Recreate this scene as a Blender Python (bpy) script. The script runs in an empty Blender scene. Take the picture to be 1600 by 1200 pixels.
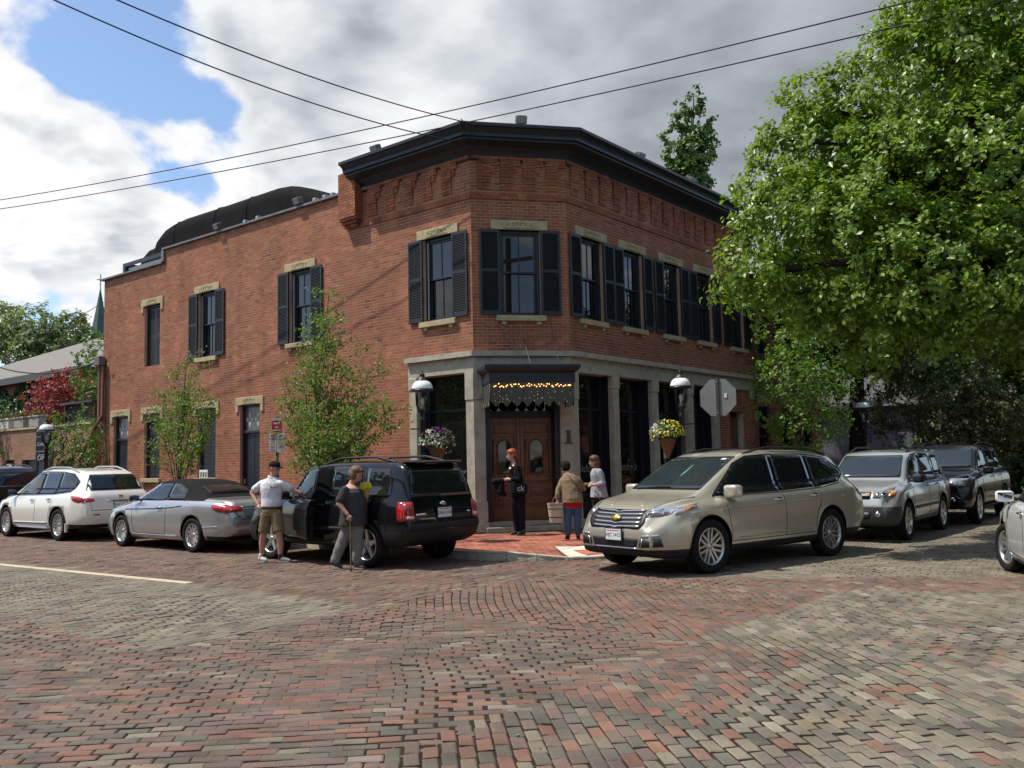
import bpy, bmesh, math, random
import numpy as np
from mathutils import Vector, Matrix, noise
from mathutils.bvhtree import BVHTree

SC = bpy.context.scene
COL = SC.collection
R_ = math.radians
random.seed(7)
RNG = np.random.default_rng(7)

# ------------------------------------------------------------------ camera
CAM = Vector((11.517, -14.544, 1.68))
cd = bpy.data.cameras.new('camera'); cam = bpy.data.objects.new('camera', cd); COL.objects.link(cam)
cd.sensor_fit = 'HORIZONTAL'; cd.sensor_width = 36.0; cd.lens = 36.0 * 1400 / 1600
cd.clip_start = 0.1; cd.clip_end = 2000
_r = Vector((0.774681, 0.631976, -0.021815)); _f = Vector((-0.628467, 0.773282, 0.084050))
_u = _r.cross(_f).normalized(); _r = _f.cross(_u).normalized()
cam.matrix_world = Matrix(((_r.x, _u.x, -_f.x, CAM.x), (_r.y, _u.y, -_f.y, CAM.y), (_r.z, _u.z, -_f.z, CAM.z), (0, 0, 0, 1)))
SC.camera = cam

# ------------------------------------------------------------------ light
SUN_EL, SUN_DIR = 61.0, (-0.75, -0.66)          # horizontal direction towards the sun
sl = bpy.data.lights.new('sun', 'SUN'); sl.energy = 4.3; sl.angle = R_(0.55); sl.color = (1.0, 0.94, 0.85)
so = bpy.data.objects.new('sun', sl); COL.objects.link(so)
_s = Vector((SUN_DIR[0], SUN_DIR[1], 0)).normalized() * math.cos(R_(SUN_EL)) + Vector((0, 0, math.sin(R_(SUN_EL))))
so.rotation_euler = _s.to_track_quat('Z', 'Y').to_euler()
so.location = _s * 60

# ------------------------------------------------------------------ sky: Nishita behind broken cumulus
W = bpy.data.worlds.new('World'); SC.world = W; W.use_nodes = True
nt = W.node_tree; nt.nodes.clear()
def N(t, **k):
    n = nt.nodes.new(t)
    for a, b in k.items(): setattr(n, a, b)
    return n
def link(a, b): nt.links.new(a, b)
def mth(op, a, b=None, c=None, clamp=False):
    n = N('ShaderNodeMath', operation=op); n.use_clamp = clamp
    for i, v in enumerate((a, b, c)):
        if v is None: continue
        if isinstance(v, (int, float)): n.inputs[i].default_value = v
        else: link(v, n.inputs[i])
    return n.outputs[0]
def vmth(op, a, b=None):
    n = N('ShaderNodeVectorMath', operation=op)
    for i, v in enumerate((a, b)):
        if v is None: continue
        if isinstance(v, tuple): n.inputs[i].default_value = v
        else: link(v, n.inputs[i])
    return n
sky = N('ShaderNodeTexSky', sky_type='NISHITA'); sky.sun_disc = False
sky.sun_elevation = R_(SUN_EL); sky.sun_rotation = math.atan2(SUN_DIR[0], SUN_DIR[1]) % (2 * math.pi)
sky.altitude = 200; sky.air_density = 1.0; sky.dust_density = 1.0; sky.ozone_density = 2.5
tc = N('ShaderNodeTexCoord'); dirv = vmth('NORMALIZE', tc.outputs['Generated']).outputs[0]
sep = N('ShaderNodeSeparateXYZ'); link(dirv, sep.inputs[0])
zz = mth('ADD', mth('MAXIMUM', sep.outputs[2], 0.0), 0.32)
comb = N('ShaderNodeCombineXYZ')
link(mth('DIVIDE', sep.outputs[0], zz), comb.inputs[0]); link(mth('DIVIDE', sep.outputs[1], zz), comb.inputs[1])
link(mth('MULTIPLY', sep.outputs[2], 0.8), comb.inputs[2])
def noise_tex(scale, detail=8, rough=0.55, offset=(0, 0, 0), dist=0.0, src=None):
    m = N('ShaderNodeMapping'); m.inputs[1].default_value = offset; link(src or comb.outputs[0], m.inputs[0])
    n = N('ShaderNodeTexNoise'); n.inputs['Scale'].default_value = scale; n.inputs['Detail'].default_value = detail
    n.inputs['Roughness'].default_value = rough; n.inputs['Distortion'].default_value = dist
    link(m.outputs[0], n.inputs['Vector']); return n.outputs[0]
def blob(d, k):                       # soft lobe round a sky direction
    n = vmth('DOT_PRODUCT', dirv, Vector(d).normalized().to_tuple())
    return mth('POWER', mth('MAXIMUM', n.outputs['Value'], 0.0), k)
def smooth(v, lo, hi, a=0.0, b=1.0):
    n = N('ShaderNodeMapRange', interpolation_type='SMOOTHSTEP')
    n.inputs[1].default_value = lo; n.inputs[2].default_value = hi; n.inputs[3].default_value = a; n.inputs[4].default_value = b
    link(v, n.inputs[0]); return n.outputs[0]
def pixdir(x, y):                     # sky direction seen at a place in the photograph
    return (_r * ((x - 800) / 1400) - _u * ((y - 600) / 1400) + _f)
def fbm(off): # billowing cumulus: broken fractal noise plus rounded cells
    a_ = noise_tex(3.0, 8, 0.60, off, 0.25)
    m = N('ShaderNodeMapping'); m.inputs[1].default_value = off; link(comb.outputs[0], m.inputs[0])
    wn = N('ShaderNodeTexNoise'); wn.inputs['Scale'].default_value = 9; wn.inputs['Detail'].default_value = 2; link(m.outputs[0], wn.inputs['Vector'])
    ad = vmth('ADD', m.outputs[0], None); sc = N('ShaderNodeVectorMath', operation='SCALE'); link(wn.outputs[1], sc.inputs[0]); sc.inputs['Scale'].default_value = 0.16; link(sc.outputs[0], ad.inputs[1])
    v = N('ShaderNodeTexVoronoi', feature='SMOOTH_F1', voronoi_dimensions='2D'); v.inputs['Scale'].default_value = 6.5; v.inputs['Smoothness'].default_value = 0.6; v.inputs['Detail'].default_value = 1.0; link(ad.outputs[0], v.inputs['Vector'])
    return mth('ADD', mth('MULTIPLY', a_, 0.85), mth('MULTIPLY', mth('SUBTRACT', 0.6, v.outputs['Distance']), 0.26))
n3 = noise_tex(1.6, 7, 0.55, (0.6, 5.2, 2.0))
OFF = (3.1, 1.7, 0.4)
dens = fbm(OFF); dens_s = fbm((OFF[0] - 0.055, OFF[1] - 0.045, OFF[2] + 0.03))   # second sample a little way towards the sun
cov = dens
holes = [((245, 105), 240, 0.23), ((380, 185), 1200, 0.16), ((335, 190), 480, 0.25), ((150, 55), 420, 0.20), ((315, 280), 1500, 0.13), ((60, 70), 900, 0.12)]
fills = [((70, 250), 160, 0.22), ((300, 238), 2200, 0.16), ((560, 60), 60, 0.24), ((900, 100), 14, 0.26), ((1400, 150), 16, 0.25), ((150, 380), 120, 0.18), ((25, 30), 700, 0.16), ((480, 260), 300, .2), ((440, 60), 250, .2)]
for (p, k, a) in holes: cov = mth('SUBTRACT', cov, mth('MULTIPLY', blob(pixdir(*p), k), a))
for (p, k, a) in fills: cov = mth('ADD', cov, mth('MULTIPLY', blob(pixdir(*p), k), a))
mask = smooth(cov, 0.415, 0.535)
shade = mth('MULTIPLY', mth('SUBTRACT', dens_s, dens), 2.2)
thick = smooth(n3, 0.36, 0.66)
thick = mth('ADD', mth('ADD', mth('MULTIPLY', thick, 0.42), 0.10), mth('MULTIPLY', blob(pixdir(1300, 150), 9), 0.55))
thick = mth('SUBTRACT', thick, mth('MULTIPLY', blob(pixdir(80, 340), 45), 0.42))
thick = mth('SUBTRACT', thick, mth('MULTIPLY', blob(pixdir(690, 130), 90), 0.34))
flat = mth('SUBTRACT', 1.0, mth('MULTIPLY', blob(pixdir(1250, 150), 7), 0.85))
thick = mth('ADD', thick, mth('MULTIPLY', shade, flat), clamp=True)
edge = smooth(cov, 0.47, 0.66)
thick = mth('MULTIPLY', thick, mth('ADD', mth('MULTIPLY', edge, 0.65), 0.35))
rmp = N('ShaderNodeValToRGB'); rmp.color_ramp.elements[0].position = 0.0; rmp.color_ramp.elements[0].color = (7.9, 7.9, 8.0, 1)
rmp.color_ramp.elements[1].position = 1.0; rmp.color_ramp.elements[1].color = (2.0, 2.2, 2.5, 1)
e = rmp.color_ramp.elements.new(0.45); e.color = (4.9, 5.2, 5.6, 1)
link(thick, rmp.inputs[0])
mixc = N('ShaderNodeMix', data_type='RGBA'); link(mask, mixc.inputs[0])
sat = N('ShaderNodeHueSaturation'); sat.inputs['Saturation'].default_value = 1.0; sat.inputs['Value'].default_value = 1.5
link(sky.outputs[0], sat.inputs['Color'])
link(sat.outputs[0], mixc.inputs[6]); link(rmp.outputs[0], mixc.inputs[7])
bg = N('ShaderNodeBackground'); bg.inputs[1].default_value = 0.10; link(mixc.outputs[2], bg.inputs[0])
W.cycles.sampling_method = 'MANUAL'; W.cycles.sample_map_resolution = 256
wo = N('ShaderNodeOutputWorld'); link(bg.outputs[0], wo.inputs[0])

SC.view_settings.view_transform = 'Standard'; SC.view_settings.look = 'None'
SC.view_settings.exposure = 0.34; SC.view_settings.gamma = 1.0; SC.view_settings.use_curve_mapping = False
SC.render.engine = 'CYCLES'
SC.cycles.max_bounces = 6; SC.cycles.transparent_max_bounces = 12; SC.cycles.use_denoising = True
SC.cycles.sample_clamp_indirect = 6.0

# ------------------------------------------------------------------ helpers
def tag(o, label=None, cat=None, group=None, kind=None):
    if label: o['label'] = label
    if cat: o['category'] = cat
    if group: o['group'] = group
    if kind: o['kind'] = kind
    return o
def empty(name, loc=(0, 0, 0), rz=0.0, parent=None):
    o = bpy.data.objects.new(name, None); COL.objects.link(o); o.location = loc; o.rotation_euler = (0, 0, rz)
    o.empty_display_size = 0.2
    if parent: o.parent = parent
    return o
def obj(name, me, parent=None, mat=None, loc=None):
    o = bpy.data.objects.new(name, me); COL.objects.link(o)
    if mat is not None and isinstance(me, bpy.types.Mesh):
        me.materials.clear()
        for m in (mat if isinstance(mat, (list, tuple)) else [mat]): me.materials.append(m)
    if parent: o.parent = parent
    if loc: o.location = loc
    return o
def copy_tree(o, parent=None):
    c = o.copy(); COL.objects.link(c); c.parent = parent
    for ch in list(o.children): copy_tree(ch, c)
    return c
class MB:
    """collects boxes, tubes and sheets, then becomes one mesh object"""
    def __init__(s): s.v = []; s.f = []; s.m = []; s.sm = []
    def add(s, vs, fs, mi=0, smooth=False):
        b = len(s.v); s.v.extend([tuple(p) for p in vs])
        for f in fs: s.f.append(tuple(i + b for i in f)); s.m.append(mi); s.sm.append(smooth)
    def box(s, lo, hi, mi=0, M=None):
        (a, b, c), (d, e, f) = lo, hi
        vs = [(a, b, c), (d, b, c), (d, e, c), (a, e, c), (a, b, f), (d, b, f), (d, e, f), (a, e, f)]
        if M is not None: vs = [tuple(M @ Vector(p)) for p in vs]
        s.add(vs, [(3, 2, 1, 0), (4, 5, 6, 7), (0, 1, 5, 4), (1, 2, 6, 5), (2, 3, 7, 6), (3, 0, 4, 7)], mi)
    def bbox(s, lo, hi, bv=0.01, mi=0, M=None):
        """box with chamfered edges"""
        lo = Vector(lo); hi = Vector(hi); bm = bmesh.new()
        bmesh.ops.create_cube(bm, size=1.0)
        c = (lo + hi) / 2; d = hi - lo
        for v in bm.verts: v.co = Vector((v.co.x * d.x + c.x, v.co.y * d.y + c.y, v.co.z * d.z + c.z))
        bmesh.ops.bevel(bm, geom=list(bm.edges), offset=min(bv, min(d) * 0.45), segments=1, affect='EDGES', profile=0.5)
        bm.verts.index_update()
        vs = [tuple(M @ v.co) if M is not None else tuple(v.co) for v in bm.verts]
        s.add(vs, [[v.index for v in f.verts] for f in bm.faces], mi); bm.free()
    def tube(s, pts, rad, n=8, mi=0, caps=True, smooth=True):
        pts = [Vector(p) for p in pts]; k = len(pts)
        if not isinstance(rad, (list, tuple)): rad = [rad] * k
        rings = []; prev = None
        for i, p in enumerate(pts):
            t = (pts[min(i + 1, k - 1)] - pts[max(i - 1, 0)])
            t = t.normalized() if t.length > 1e-9 else Vector((0, 0, 1))
            if prev is None:
                a = Vector((0, 0, 1)) if abs(t.z) < 0.9 else Vector((1, 0, 0))
                prev = (a - t * a.dot(t)).normalized()
            else:
                prev = prev - t * prev.dot(t)
                prev = prev.normalized() if prev.length > 1e-6 else t.orthogonal().normalized()
            w = t.cross(prev)
            rings.append([p + (prev * math.cos(2 * math.pi * j / n) + w * math.sin(2 * math.pi * j / n)) * rad[i] for j in range(n)])
        vs = [q for r in rings for q in r]; fs = []
        for i in range(k - 1):
            for j in range(n):
                fs.append((i * n + j, i * n + (j + 1) % n, (i + 1) * n + (j + 1) % n, (i + 1) * n + j))
        s.add(vs, fs, mi, smooth)
        if caps:
            s.add(rings[0], [tuple(range(n - 1, -1, -1))], mi); s.add(rings[-1], [tuple(range(n))], mi)
    def lathe(s, prof, n=24, c=(0, 0, 0), mi=0, M=None, smooth=True):
        """prof: list of (r, z) revolved round z"""
        vs = []; fs = []; k = len(prof)
        for (r, z) in prof:
            for j in range(n):
                a = 2 * math.pi * j / n; p = Vector((c[0] + r * math.cos(a), c[1] + r * math.sin(a), c[2] + z))
                vs.append(tuple(M @ p) if M is not None else tuple(p))
        for i in range(k - 1):
            for j in range(n):
                fs.append((i * n + j, i * n + (j + 1) % n, (i + 1) * n + (j + 1) % n, (i + 1) * n + j))
        s.add(vs, fs, mi, smooth)
    def prism(s, poly, z0, z1, mi=0, M=None):
        n = len(poly); vs = [(x, y, z0) for x, y in poly] + [(x, y, z1) for x, y in poly]
        if M is not None: vs = [tuple(M @ Vector(p)) for p in vs]
        fs = [tuple(range(n - 1, -1, -1)), tuple(range(n, 2 * n))] + [(i, (i + 1) % n, n + (i + 1) % n, n + i) for i in range(n)]
        s.add(vs, fs, mi)
    def mesh(s, name='m'):
        me = bpy.data.meshes.new(name); me.from_pydata(s.v, [], s.f)
        if s.m and max(s.m) > 0:
            for i in range(max(s.m) + 1): me.materials.append(None)
        me.polygons.foreach_set('material_index', s.m); me.polygons.foreach_set('use_smooth', s.sm); me.update(); return me
    def build(s, name, mat, parent=None, loc=None):
        me = s.mesh(name); me.materials.clear()
        for m in (mat if isinstance(mat, (list, tuple)) else [mat]): me.materials.append(m)
        me.polygons.foreach_set('material_index', s.m); me.update()
        return obj(name, me, parent, None, loc)
def fast_mesh(name, V, Q, rnd=None, smooth=False):
    """numpy verts (n,3) and quads (m,4) -> mesh, with one random number per face"""
    me = bpy.data.meshes.new(name); n, m = len(V), len(Q); k = Q.shape[1]
    me.vertices.add(n); me.vertices.foreach_set('co', np.asarray(V, np.float32).ravel())
    me.loops.add(m * k); me.loops.foreach_set('vertex_index', np.asarray(Q, np.int32).ravel())
    me.polygons.add(m); me.polygons.foreach_set('loop_start', np.arange(0, m * k, k, dtype=np.int32))
    me.polygons.foreach_set('loop_total', np.full(m, k, np.int32))
    me.polygons.foreach_set('use_smooth', np.full(m, bool(smooth)))
    if rnd is not None:
        rnd = np.asarray(rnd, np.float32)
        if rnd.ndim == 1:
            a = me.attributes.new('rnd', 'FLOAT', 'FACE'); a.data.foreach_set('value', rnd)
        else:
            a = me.attributes.new('tint', 'FLOAT_COLOR', 'FACE')
            a.data.foreach_set('color', np.concatenate([rnd, np.ones((m, 1), np.float32)], 1).ravel())
    me.update(calc_edges=True); me.validate(); return me

# ------------------------------------------------------------------ materials
def new_mat(name):
    m = bpy.data.materials.new(name); m.use_nodes = True; t = m.node_tree
    return m, t, t.nodes['Principled BSDF']
def lk(t, a, b): t.links.new(a, b)
def mat(name, col, rough=0.6, metal=0.0, spec=0.5, var=0.0, vscale=4.0, bump=0.0, bscale=40.0, coat=0.0, emit=None, estr=0.0, alpha=None, trans=0.0, vcol=None, flake=0.0):
    m, t, b = new_mat(name); c = (*col, 1)
    b.inputs['Base Color'].default_value = c; b.inputs['Roughness'].default_value = rough; b.inputs['Metallic'].default_value = metal
    b.inputs['Specular IOR Level'].default_value = spec
    if coat: b.inputs['Coat Weight'].default_value = coat; b.inputs['Coat Roughness'].default_value = 0.04
    if trans: b.inputs['Transmission Weight'].default_value = trans
    if emit: b.inputs['Emission Color'].default_value = (*emit, 1); b.inputs['Emission Strength'].default_value = estr
    if var or bump:
        tcn = t.nodes.new('ShaderNodeTexCoord')
    if var:
        n = t.nodes.new('ShaderNodeTexNoise'); n.inputs['Scale'].default_value = vscale; n.inputs['Detail'].default_value = 7; n.inputs['Roughness'].default_value = 0.62
        lk(t, tcn.outputs['Object'], n.inputs['Vector'])
        r = t.nodes.new('ShaderNodeMapRange'); r.inputs[1].default_value = 0.3; r.inputs[2].default_value = 0.7
        lk(t, n.outputs[0], r.inputs[0])
        x = t.nodes.new('ShaderNodeMix'); x.data_type = 'RGBA'; lk(t, r.outputs[0], x.inputs[0])
        lo = vcol if vcol else tuple(k * (1 - var) for k in col); hi = col if vcol else tuple(min(1, k * (1 + var)) for k in col)
        x.inputs[6].default_value = (*lo, 1); x.inputs[7].default_value = (*hi, 1); lk(t, x.outputs[2], b.inputs['Base Color'])
    if bump:
        n = t.nodes.new('ShaderNodeTexNoise'); n.inputs['Scale'].default_value = bscale; n.inputs['Detail'].default_value = 5
        lk(t, tcn.outputs['Object'], n.inputs['Vector'])
        bp = t.nodes.new('ShaderNodeBump'); bp.inputs['Strength'].default_value = bump; bp.inputs['Distance'].default_value = 0.02
        lk(t, n.outputs[0], bp.inputs['Height']); lk(t, bp.outputs[0], b.inputs['Normal'])
    return m
def brick_piece_mat(name, src='rnd', stops=None, bump=0.5, grime=0.25, rough=0.85):
    """colour of one brick from a per-face number ('rnd'), a per-face colour ('tint') or the object's own colour ('object')"""
    m, t, b = new_mat(name); b.inputs['Roughness'].default_value = rough; b.inputs['Specular IOR Level'].default_value = 0.25
    if src == 'object':
        o = t.nodes.new('ShaderNodeObjectInfo'); base = o.outputs['Color']
    elif src == 'tint':
        a = t.nodes.new('ShaderNodeAttribute'); a.attribute_name = 'tint'; base = a.outputs['Color']
    else:
        a = t.nodes.new('ShaderNodeAttribute'); a.attribute_name = 'rnd'
        r = t.nodes.new('ShaderNodeValToRGB'); els = r.color_ramp.elements
        els[0].position = stops[0][0]; els[0].color = (*stops[0][1], 1); els[1].position = stops[-1][0]; els[1].color = (*stops[-1][1], 1)
        for p, c in stops[1:-1]: q = els.new(p); q.color = (*c, 1)
        lk(t, a.outputs['Fac'], r.inputs[0]); base = r.outputs[0]
    g = t.nodes.new('ShaderNodeNewGeometry')
    n = t.nodes.new('ShaderNodeTexNoise'); n.inputs['Scale'].default_value = 1.1; n.inputs['Detail'].default_value = 9; n.inputs['Roughness'].default_value = 0.68
    lk(t, g.outputs['Position'], n.inputs['Vector'])
    n2 = t.nodes.new('ShaderNodeTexNoise'); n2.inputs['Scale'].default_value = 55; n2.inputs['Detail'].default_value = 5; n2.inputs['Roughness'].default_value = 0.7
    lk(t, g.outputs['Position'], n2.inputs['Vector'])
    mp = t.nodes.new('ShaderNodeMapping'); mp.inputs['Scale'].default_value = (2.2, 2.2, 0.22); lk(t, g.outputs['Position'], mp.inputs[0])
    n4 = t.nodes.new('ShaderNodeTexNoise'); n4.inputs['Scale'].default_value = 1.0; n4.inputs['Detail'].default_value = 6; lk(t, mp.outputs[0], n4.inputs['Vector'])
    a0 = t.nodes.new('ShaderNodeMath'); a0.operation = 'ADD'; lk(t, n.outputs[0], a0.inputs[0]); lk(t, n4.outputs[0], a0.inputs[1])
    ad = t.nodes.new('ShaderNodeMath'); ad.operation = 'ADD'; lk(t, a0.outputs[0], ad.inputs[0]); lk(t, n2.outputs[0], ad.inputs[1])
    mr = t.nodes.new('ShaderNodeMapRange'); mr.inputs[1].default_value = 1.2; mr.inputs[2].default_value = 1.8; mr.inputs[3].default_value = 1 - grime; mr.inputs[4].default_value = 1 + grime
    lk(t, ad.outputs[0], mr.inputs[0])
    mu = t.nodes.new('ShaderNodeVectorMath'); mu.operation = 'SCALE'; lk(t, base, mu.inputs[0]); lk(t, mr.outputs[0], mu.inputs['Scale'])
    lk(t, mu.outputs[0], b.inputs['Base Color'])
    bp = t.nodes.new('ShaderNodeBump'); bp.inputs['Strength'].default_value = bump; bp.inputs['Distance'].default_value = 0.006
    lk(t, n2.outputs[0], bp.inputs['Height']); lk(t, bp.outputs[0], b.inputs['Normal'])
    return m
def far_brick_mat(name, c1, c2, cm, sc=1.0):
    """courses too far off to tell apart"""
    m, t, b = new_mat(name); b.inputs['Roughness'].default_value = 0.9; b.inputs['Specular IOR Level'].default_value = 0.2
    g = t.nodes.new('ShaderNodeNewGeometry'); s = t.nodes.new('ShaderNodeSeparateXYZ'); lk(t, g.outputs['Position'], s.inputs[0])
    ad = t.nodes.new('ShaderNodeMath'); ad.operation = 'ADD'; lk(t, s.outputs[0], ad.inputs[0]); lk(t, s.outputs[1], ad.inputs[1])
    cb = t.nodes.new('ShaderNodeCombineXYZ'); lk(t, ad.outputs[0], cb.inputs[0]); lk(t, s.outputs[2], cb.inputs[1])
    br = t.nodes.new('ShaderNodeTexBrick'); br.inputs['Color1'].default_value = (*c1, 1); br.inputs['Color2'].default_value = (*c2, 1); br.inputs['Mortar'].default_value = (*cm, 1)
    br.inputs['Scale'].default_value = 1.0 / sc; br.inputs['Brick Width'].default_value = 0.215; br.inputs['Row Height'].default_value = 0.071; br.inputs['Mortar Size'].default_value = 0.008
    lk(t, cb.outputs[0], br.inputs['Vector'])
    n = t.nodes.new('ShaderNodeTexNoise'); n.inputs['Scale'].default_value = 1.5; n.inputs['Detail'].default_value = 8; lk(t, g.outputs['Position'], n.inputs['Vector'])
    mr = t.nodes.new('ShaderNodeMapRange'); mr.inputs[1].default_value = 0.3; mr.inputs[2].default_value = 0.7; mr.inputs[3].default_value = 0.75; mr.inputs[4].default_value = 1.2; lk(t, n.outputs[0], mr.inputs[0])
    mu = t.nodes.new('ShaderNodeVectorMath'); mu.operation = 'SCALE'; lk(t, br.outputs[0], mu.inputs[0]); lk(t, mr.outputs[0], mu.inputs['Scale']); lk(t, mu.outputs[0], b.inputs['Base Color'])
    bp = t.nodes.new('ShaderNodeBump'); bp.inputs['Strength'].default_value = 0.5; bp.inputs['Distance'].default_value = 0.01; lk(t, br.outputs['Fac'], bp.inputs['Height']); bp.invert = True
    lk(t, bp.outputs[0], b.inputs['Normal']); return m
def leaf_mat(name, c0, c1, trans=0.35, rough=0.42):
    m, t, b = new_mat(name); b.inputs['Roughness'].default_value = rough; b.inputs['Specular IOR Level'].default_value = 0.45
    a = t.nodes.new('ShaderNodeAttribute'); a.attribute_name = 'rnd'
    x = t.nodes.new('ShaderNodeMix'); x.data_type = 'RGBA'; lk(t, a.outputs['Fac'], x.inputs[0]); x.inputs[6].default_value = (*c0, 1); x.inputs[7].default_value = (*c1, 1)
    lk(t, x.outputs[2], b.inputs['Base Color'])
    tr = t.nodes.new('ShaderNodeBsdfTranslucent')
    mu = t.nodes.new('ShaderNodeVectorMath'); mu.operation = 'MULTIPLY'; lk(t, x.outputs[2], mu.inputs[0]); mu.inputs[1].default_value = (1.25, 1.35, 0.5); lk(t, mu.outputs[0], tr.inputs[0])
    mx = t.nodes.new('ShaderNodeMixShader'); mx.inputs[0].default_value = trans
    lk(t, b.outputs[0], mx.inputs[1]); lk(t, tr.outputs[0], mx.inputs[2]); lk(t, mx.outputs[0], t.nodes['Material Output'].inputs[0]); return m
def glass_mat(name, tint=(0.02, 0.024, 0.026), rough=0.03, spec=0.6):
    return mat(name, tint, rough=rough, spec=spec)
def clear_glass(name, tint=(1, 1, 1), refl=0.12):
    m, t, b = new_mat(name); t.nodes.remove(b)
    tr = t.nodes.new('ShaderNodeBsdfTransparent'); tr.inputs[0].default_value = (*tint, 1)
    gl = t.nodes.new('ShaderNodeBsdfGlossy'); gl.inputs['Roughness'].default_value = 0.02
    fr = t.nodes.new('ShaderNodeFresnel'); fr.inputs[0].default_value = 1.5
    mx = t.nodes.new('ShaderNodeMixShader'); lk(t, fr.outputs[0], mx.inputs[0])
    lk(t, tr.outputs[0], mx.inputs[1]); lk(t, gl.outputs[0], mx.inputs[2]); lk(t, mx.outputs[0], t.nodes['Material Output'].inputs[0]); return m
MORTAR = mat('mortar', (0.41, 0.285, 0.20), 0.95, spec=0.1, var=0.3, vscale=1.4)
WALLBRICK = brick_piece_mat('wall_brick', 'rnd', [(0.0, (0.14, 0.055, 0.036)), (0.2, (0.235, 0.085, 0.045)), (0.6, (0.285, 0.106, 0.055)), (0.9, (0.345, 0.14, 0.075)), (1.0, (0.30, 0.14, 0.09))], 0.18, 0.28)
STONE = mat('limestone', (0.40, 0.37, 0.29), 0.9, spec=0.2, var=0.22, vscale=5, bump=0.5, bscale=55)
LINTEL = mat('carved_sandstone', (0.40, 0.34, 0.20), 0.9, spec=0.2, var=0.2, vscale=6, bump=0.4, bscale=50)
CARVE = mat('carving_shade', (0.13, 0.105, 0.06), 0.95, spec=0.1)  # darkened copy of the lintel stone; shade of the carving put into colour
BLACKP = mat('charcoal_paint', (0.018, 0.022, 0.030), 0.42, spec=0.4, var=0.25, vscale=8)
SHUT = mat('shutter_paint', (0.020, 0.025, 0.033), 0.45, spec=0.4, var=0.2, vscale=9)
NAVY = mat('navy_paint', (0.008, 0.010, 0.022), 0.4)
GLASS = glass_mat('window_glass', (0.006, 0.007, 0.008), 0.015, 0.75)
CLEAR = clear_glass('clear_glass')
WHITEP = mat('white_paint', (0.75, 0.75, 0.72), 0.5)
GREYMET = mat('galvanised_metal', (0.33, 0.34, 0.34), 0.5, metal=0.6, var=0.15, vscale=12)
ROOFMET = mat('coping_metal', (0.16, 0.165, 0.165), 0.55, metal=0.3, var=0.2, vscale=4)
BLACKM = mat('black_iron', (0.012, 0.012, 0.014), 0.4, spec=0.5)
TAR = mat('rubber_roof', (0.0065, 0.0065, 0.007), 0.85, spec=0.08, var=0.35, vscale=2.5)
BARK = mat('bark', (0.10, 0.078, 0.06), 0.95, spec=0.1, var=0.3, vscale=9, bump=0.8, bscale=30)
DBARK = mat('dark_bark', (0.035, 0.028, 0.022), 0.95, spec=0.1, var=0.3, vscale=6, bump=0.8, bscale=22)
_TS = bpy.data.scenes.new('workshop')
def baked(o):
    """the object's mesh with its modifiers applied, worked out in an otherwise empty scene"""
    _TS.collection.objects.link(o); vl = _TS.view_layers[0]; vl.update(); me = bpy.data.meshes.new_from_object(o.evaluated_get(vl.depsgraph)); _TS.collection.objects.unlink(o); return me
def text_mesh(s, size, depth=0.002, shear=0.0, align='CENTER', bold=0.0):
    c = bpy.data.curves.new('lettering', 'FONT'); c.body = s; c.size = size; c.extrude = depth; c.shear = shear; c.align_x = align; c.align_y = 'CENTER'; c.offset = bold
    o = bpy.data.objects.new('lettering', c)
    me = baked(o)
    bpy.data.objects.remove(o); bpy.data.curves.remove(c); return me
def lettering(name, s, size, m, parent, M, depth=0.002, shear=0.0, align='CENTER', bold=0.0):
    me = text_mesh(s, size, depth, shear, align, bold); me.transform(M); return obj(name, me, parent, m)
def frame_M(o, xdir, zdir):
    """matrix: local x along xdir, local y along zdir (up), local z out"""
    x = Vector(xdir).normalized(); y = Vector(zdir).normalized(); z = x.cross(y)
    return Matrix(((x.x, y.x, z.x, o[0]), (x.y, y.y, z.y, o[1]), (x.z, y.z, z.z, o[2]), (0, 0, 0, 1)))

# ------------------------------------------------------------------ ground, road, sidewalk
def sheet(name, x0, x1, y0, y1, z, m, parent=None):
    return obj(name, fast_mesh(name, np.array([(x0, y0, z), (x1, y0, z), (x1, y1, z), (x0, y1, z)], float), np.array([[0, 1, 2, 3]])), parent, m)
GRASS = mat('rough_ground', (0.055, 0.07, 0.03), 0.95, spec=0.1, var=0.4, vscale=1.5)
JOINT = mat('joint_sand', (0.034, 0.026, 0.020), 0.97, spec=0.08, var=0.35, vscale=14, bump=0.6, bscale=120)
g = sheet('ground', -700, 700, -700, 700, -0.09, GRASS); tag(g, kind='structure')
road = sheet('road', -60, 60, -60, 60, -0.009, JOINT); tag(road, kind='structure')

KERB_Y, KERB_X, KR = -3.05, 3.45, 2.65
KC = (KERB_X - KR, KERB_Y + KR)
def in_walk(x, y, pad=0.0):
    """inside the corner sidewalk (kerb line moved outwards by pad)"""
    a = (x < KERB_X + pad) & (y > KERB_Y - pad)
    cx, cy = KC; corner = (x > cx) & (y < cy) & ((x - cx) ** 2 + (y - cy) ** 2 > (KR + pad) ** 2)
    return a & ~corner
def walk_z(x, y):
    d = np.hypot(np.asarray(x) - 3.25, np.asarray(y) + 1.85)
    t = np.clip((d - 0.55) / 1.25, 0, 1); t = t * t * (3 - 2 * t)
    return 0.025 + 0.105 * t
def vnoise(x, y, s, o=0.0):
    return np.array([noise.noise(Vector((a * s + o, b * s - o, o))) for a, b in zip(x, y)])
RED, PLUM, GRN, TAN, PALE, OCH = (0.200, 0.100, 0.076), (0.140, 0.100, 0.088), (0.098, 0.095, 0.083), (0.182, 0.164, 0.132), (0.265, 0.242, 0.20), (0.19, 0.15, 0.105)
PAL = np.array([RED, PLUM, GRN, TAN, PALE, OCH])
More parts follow.
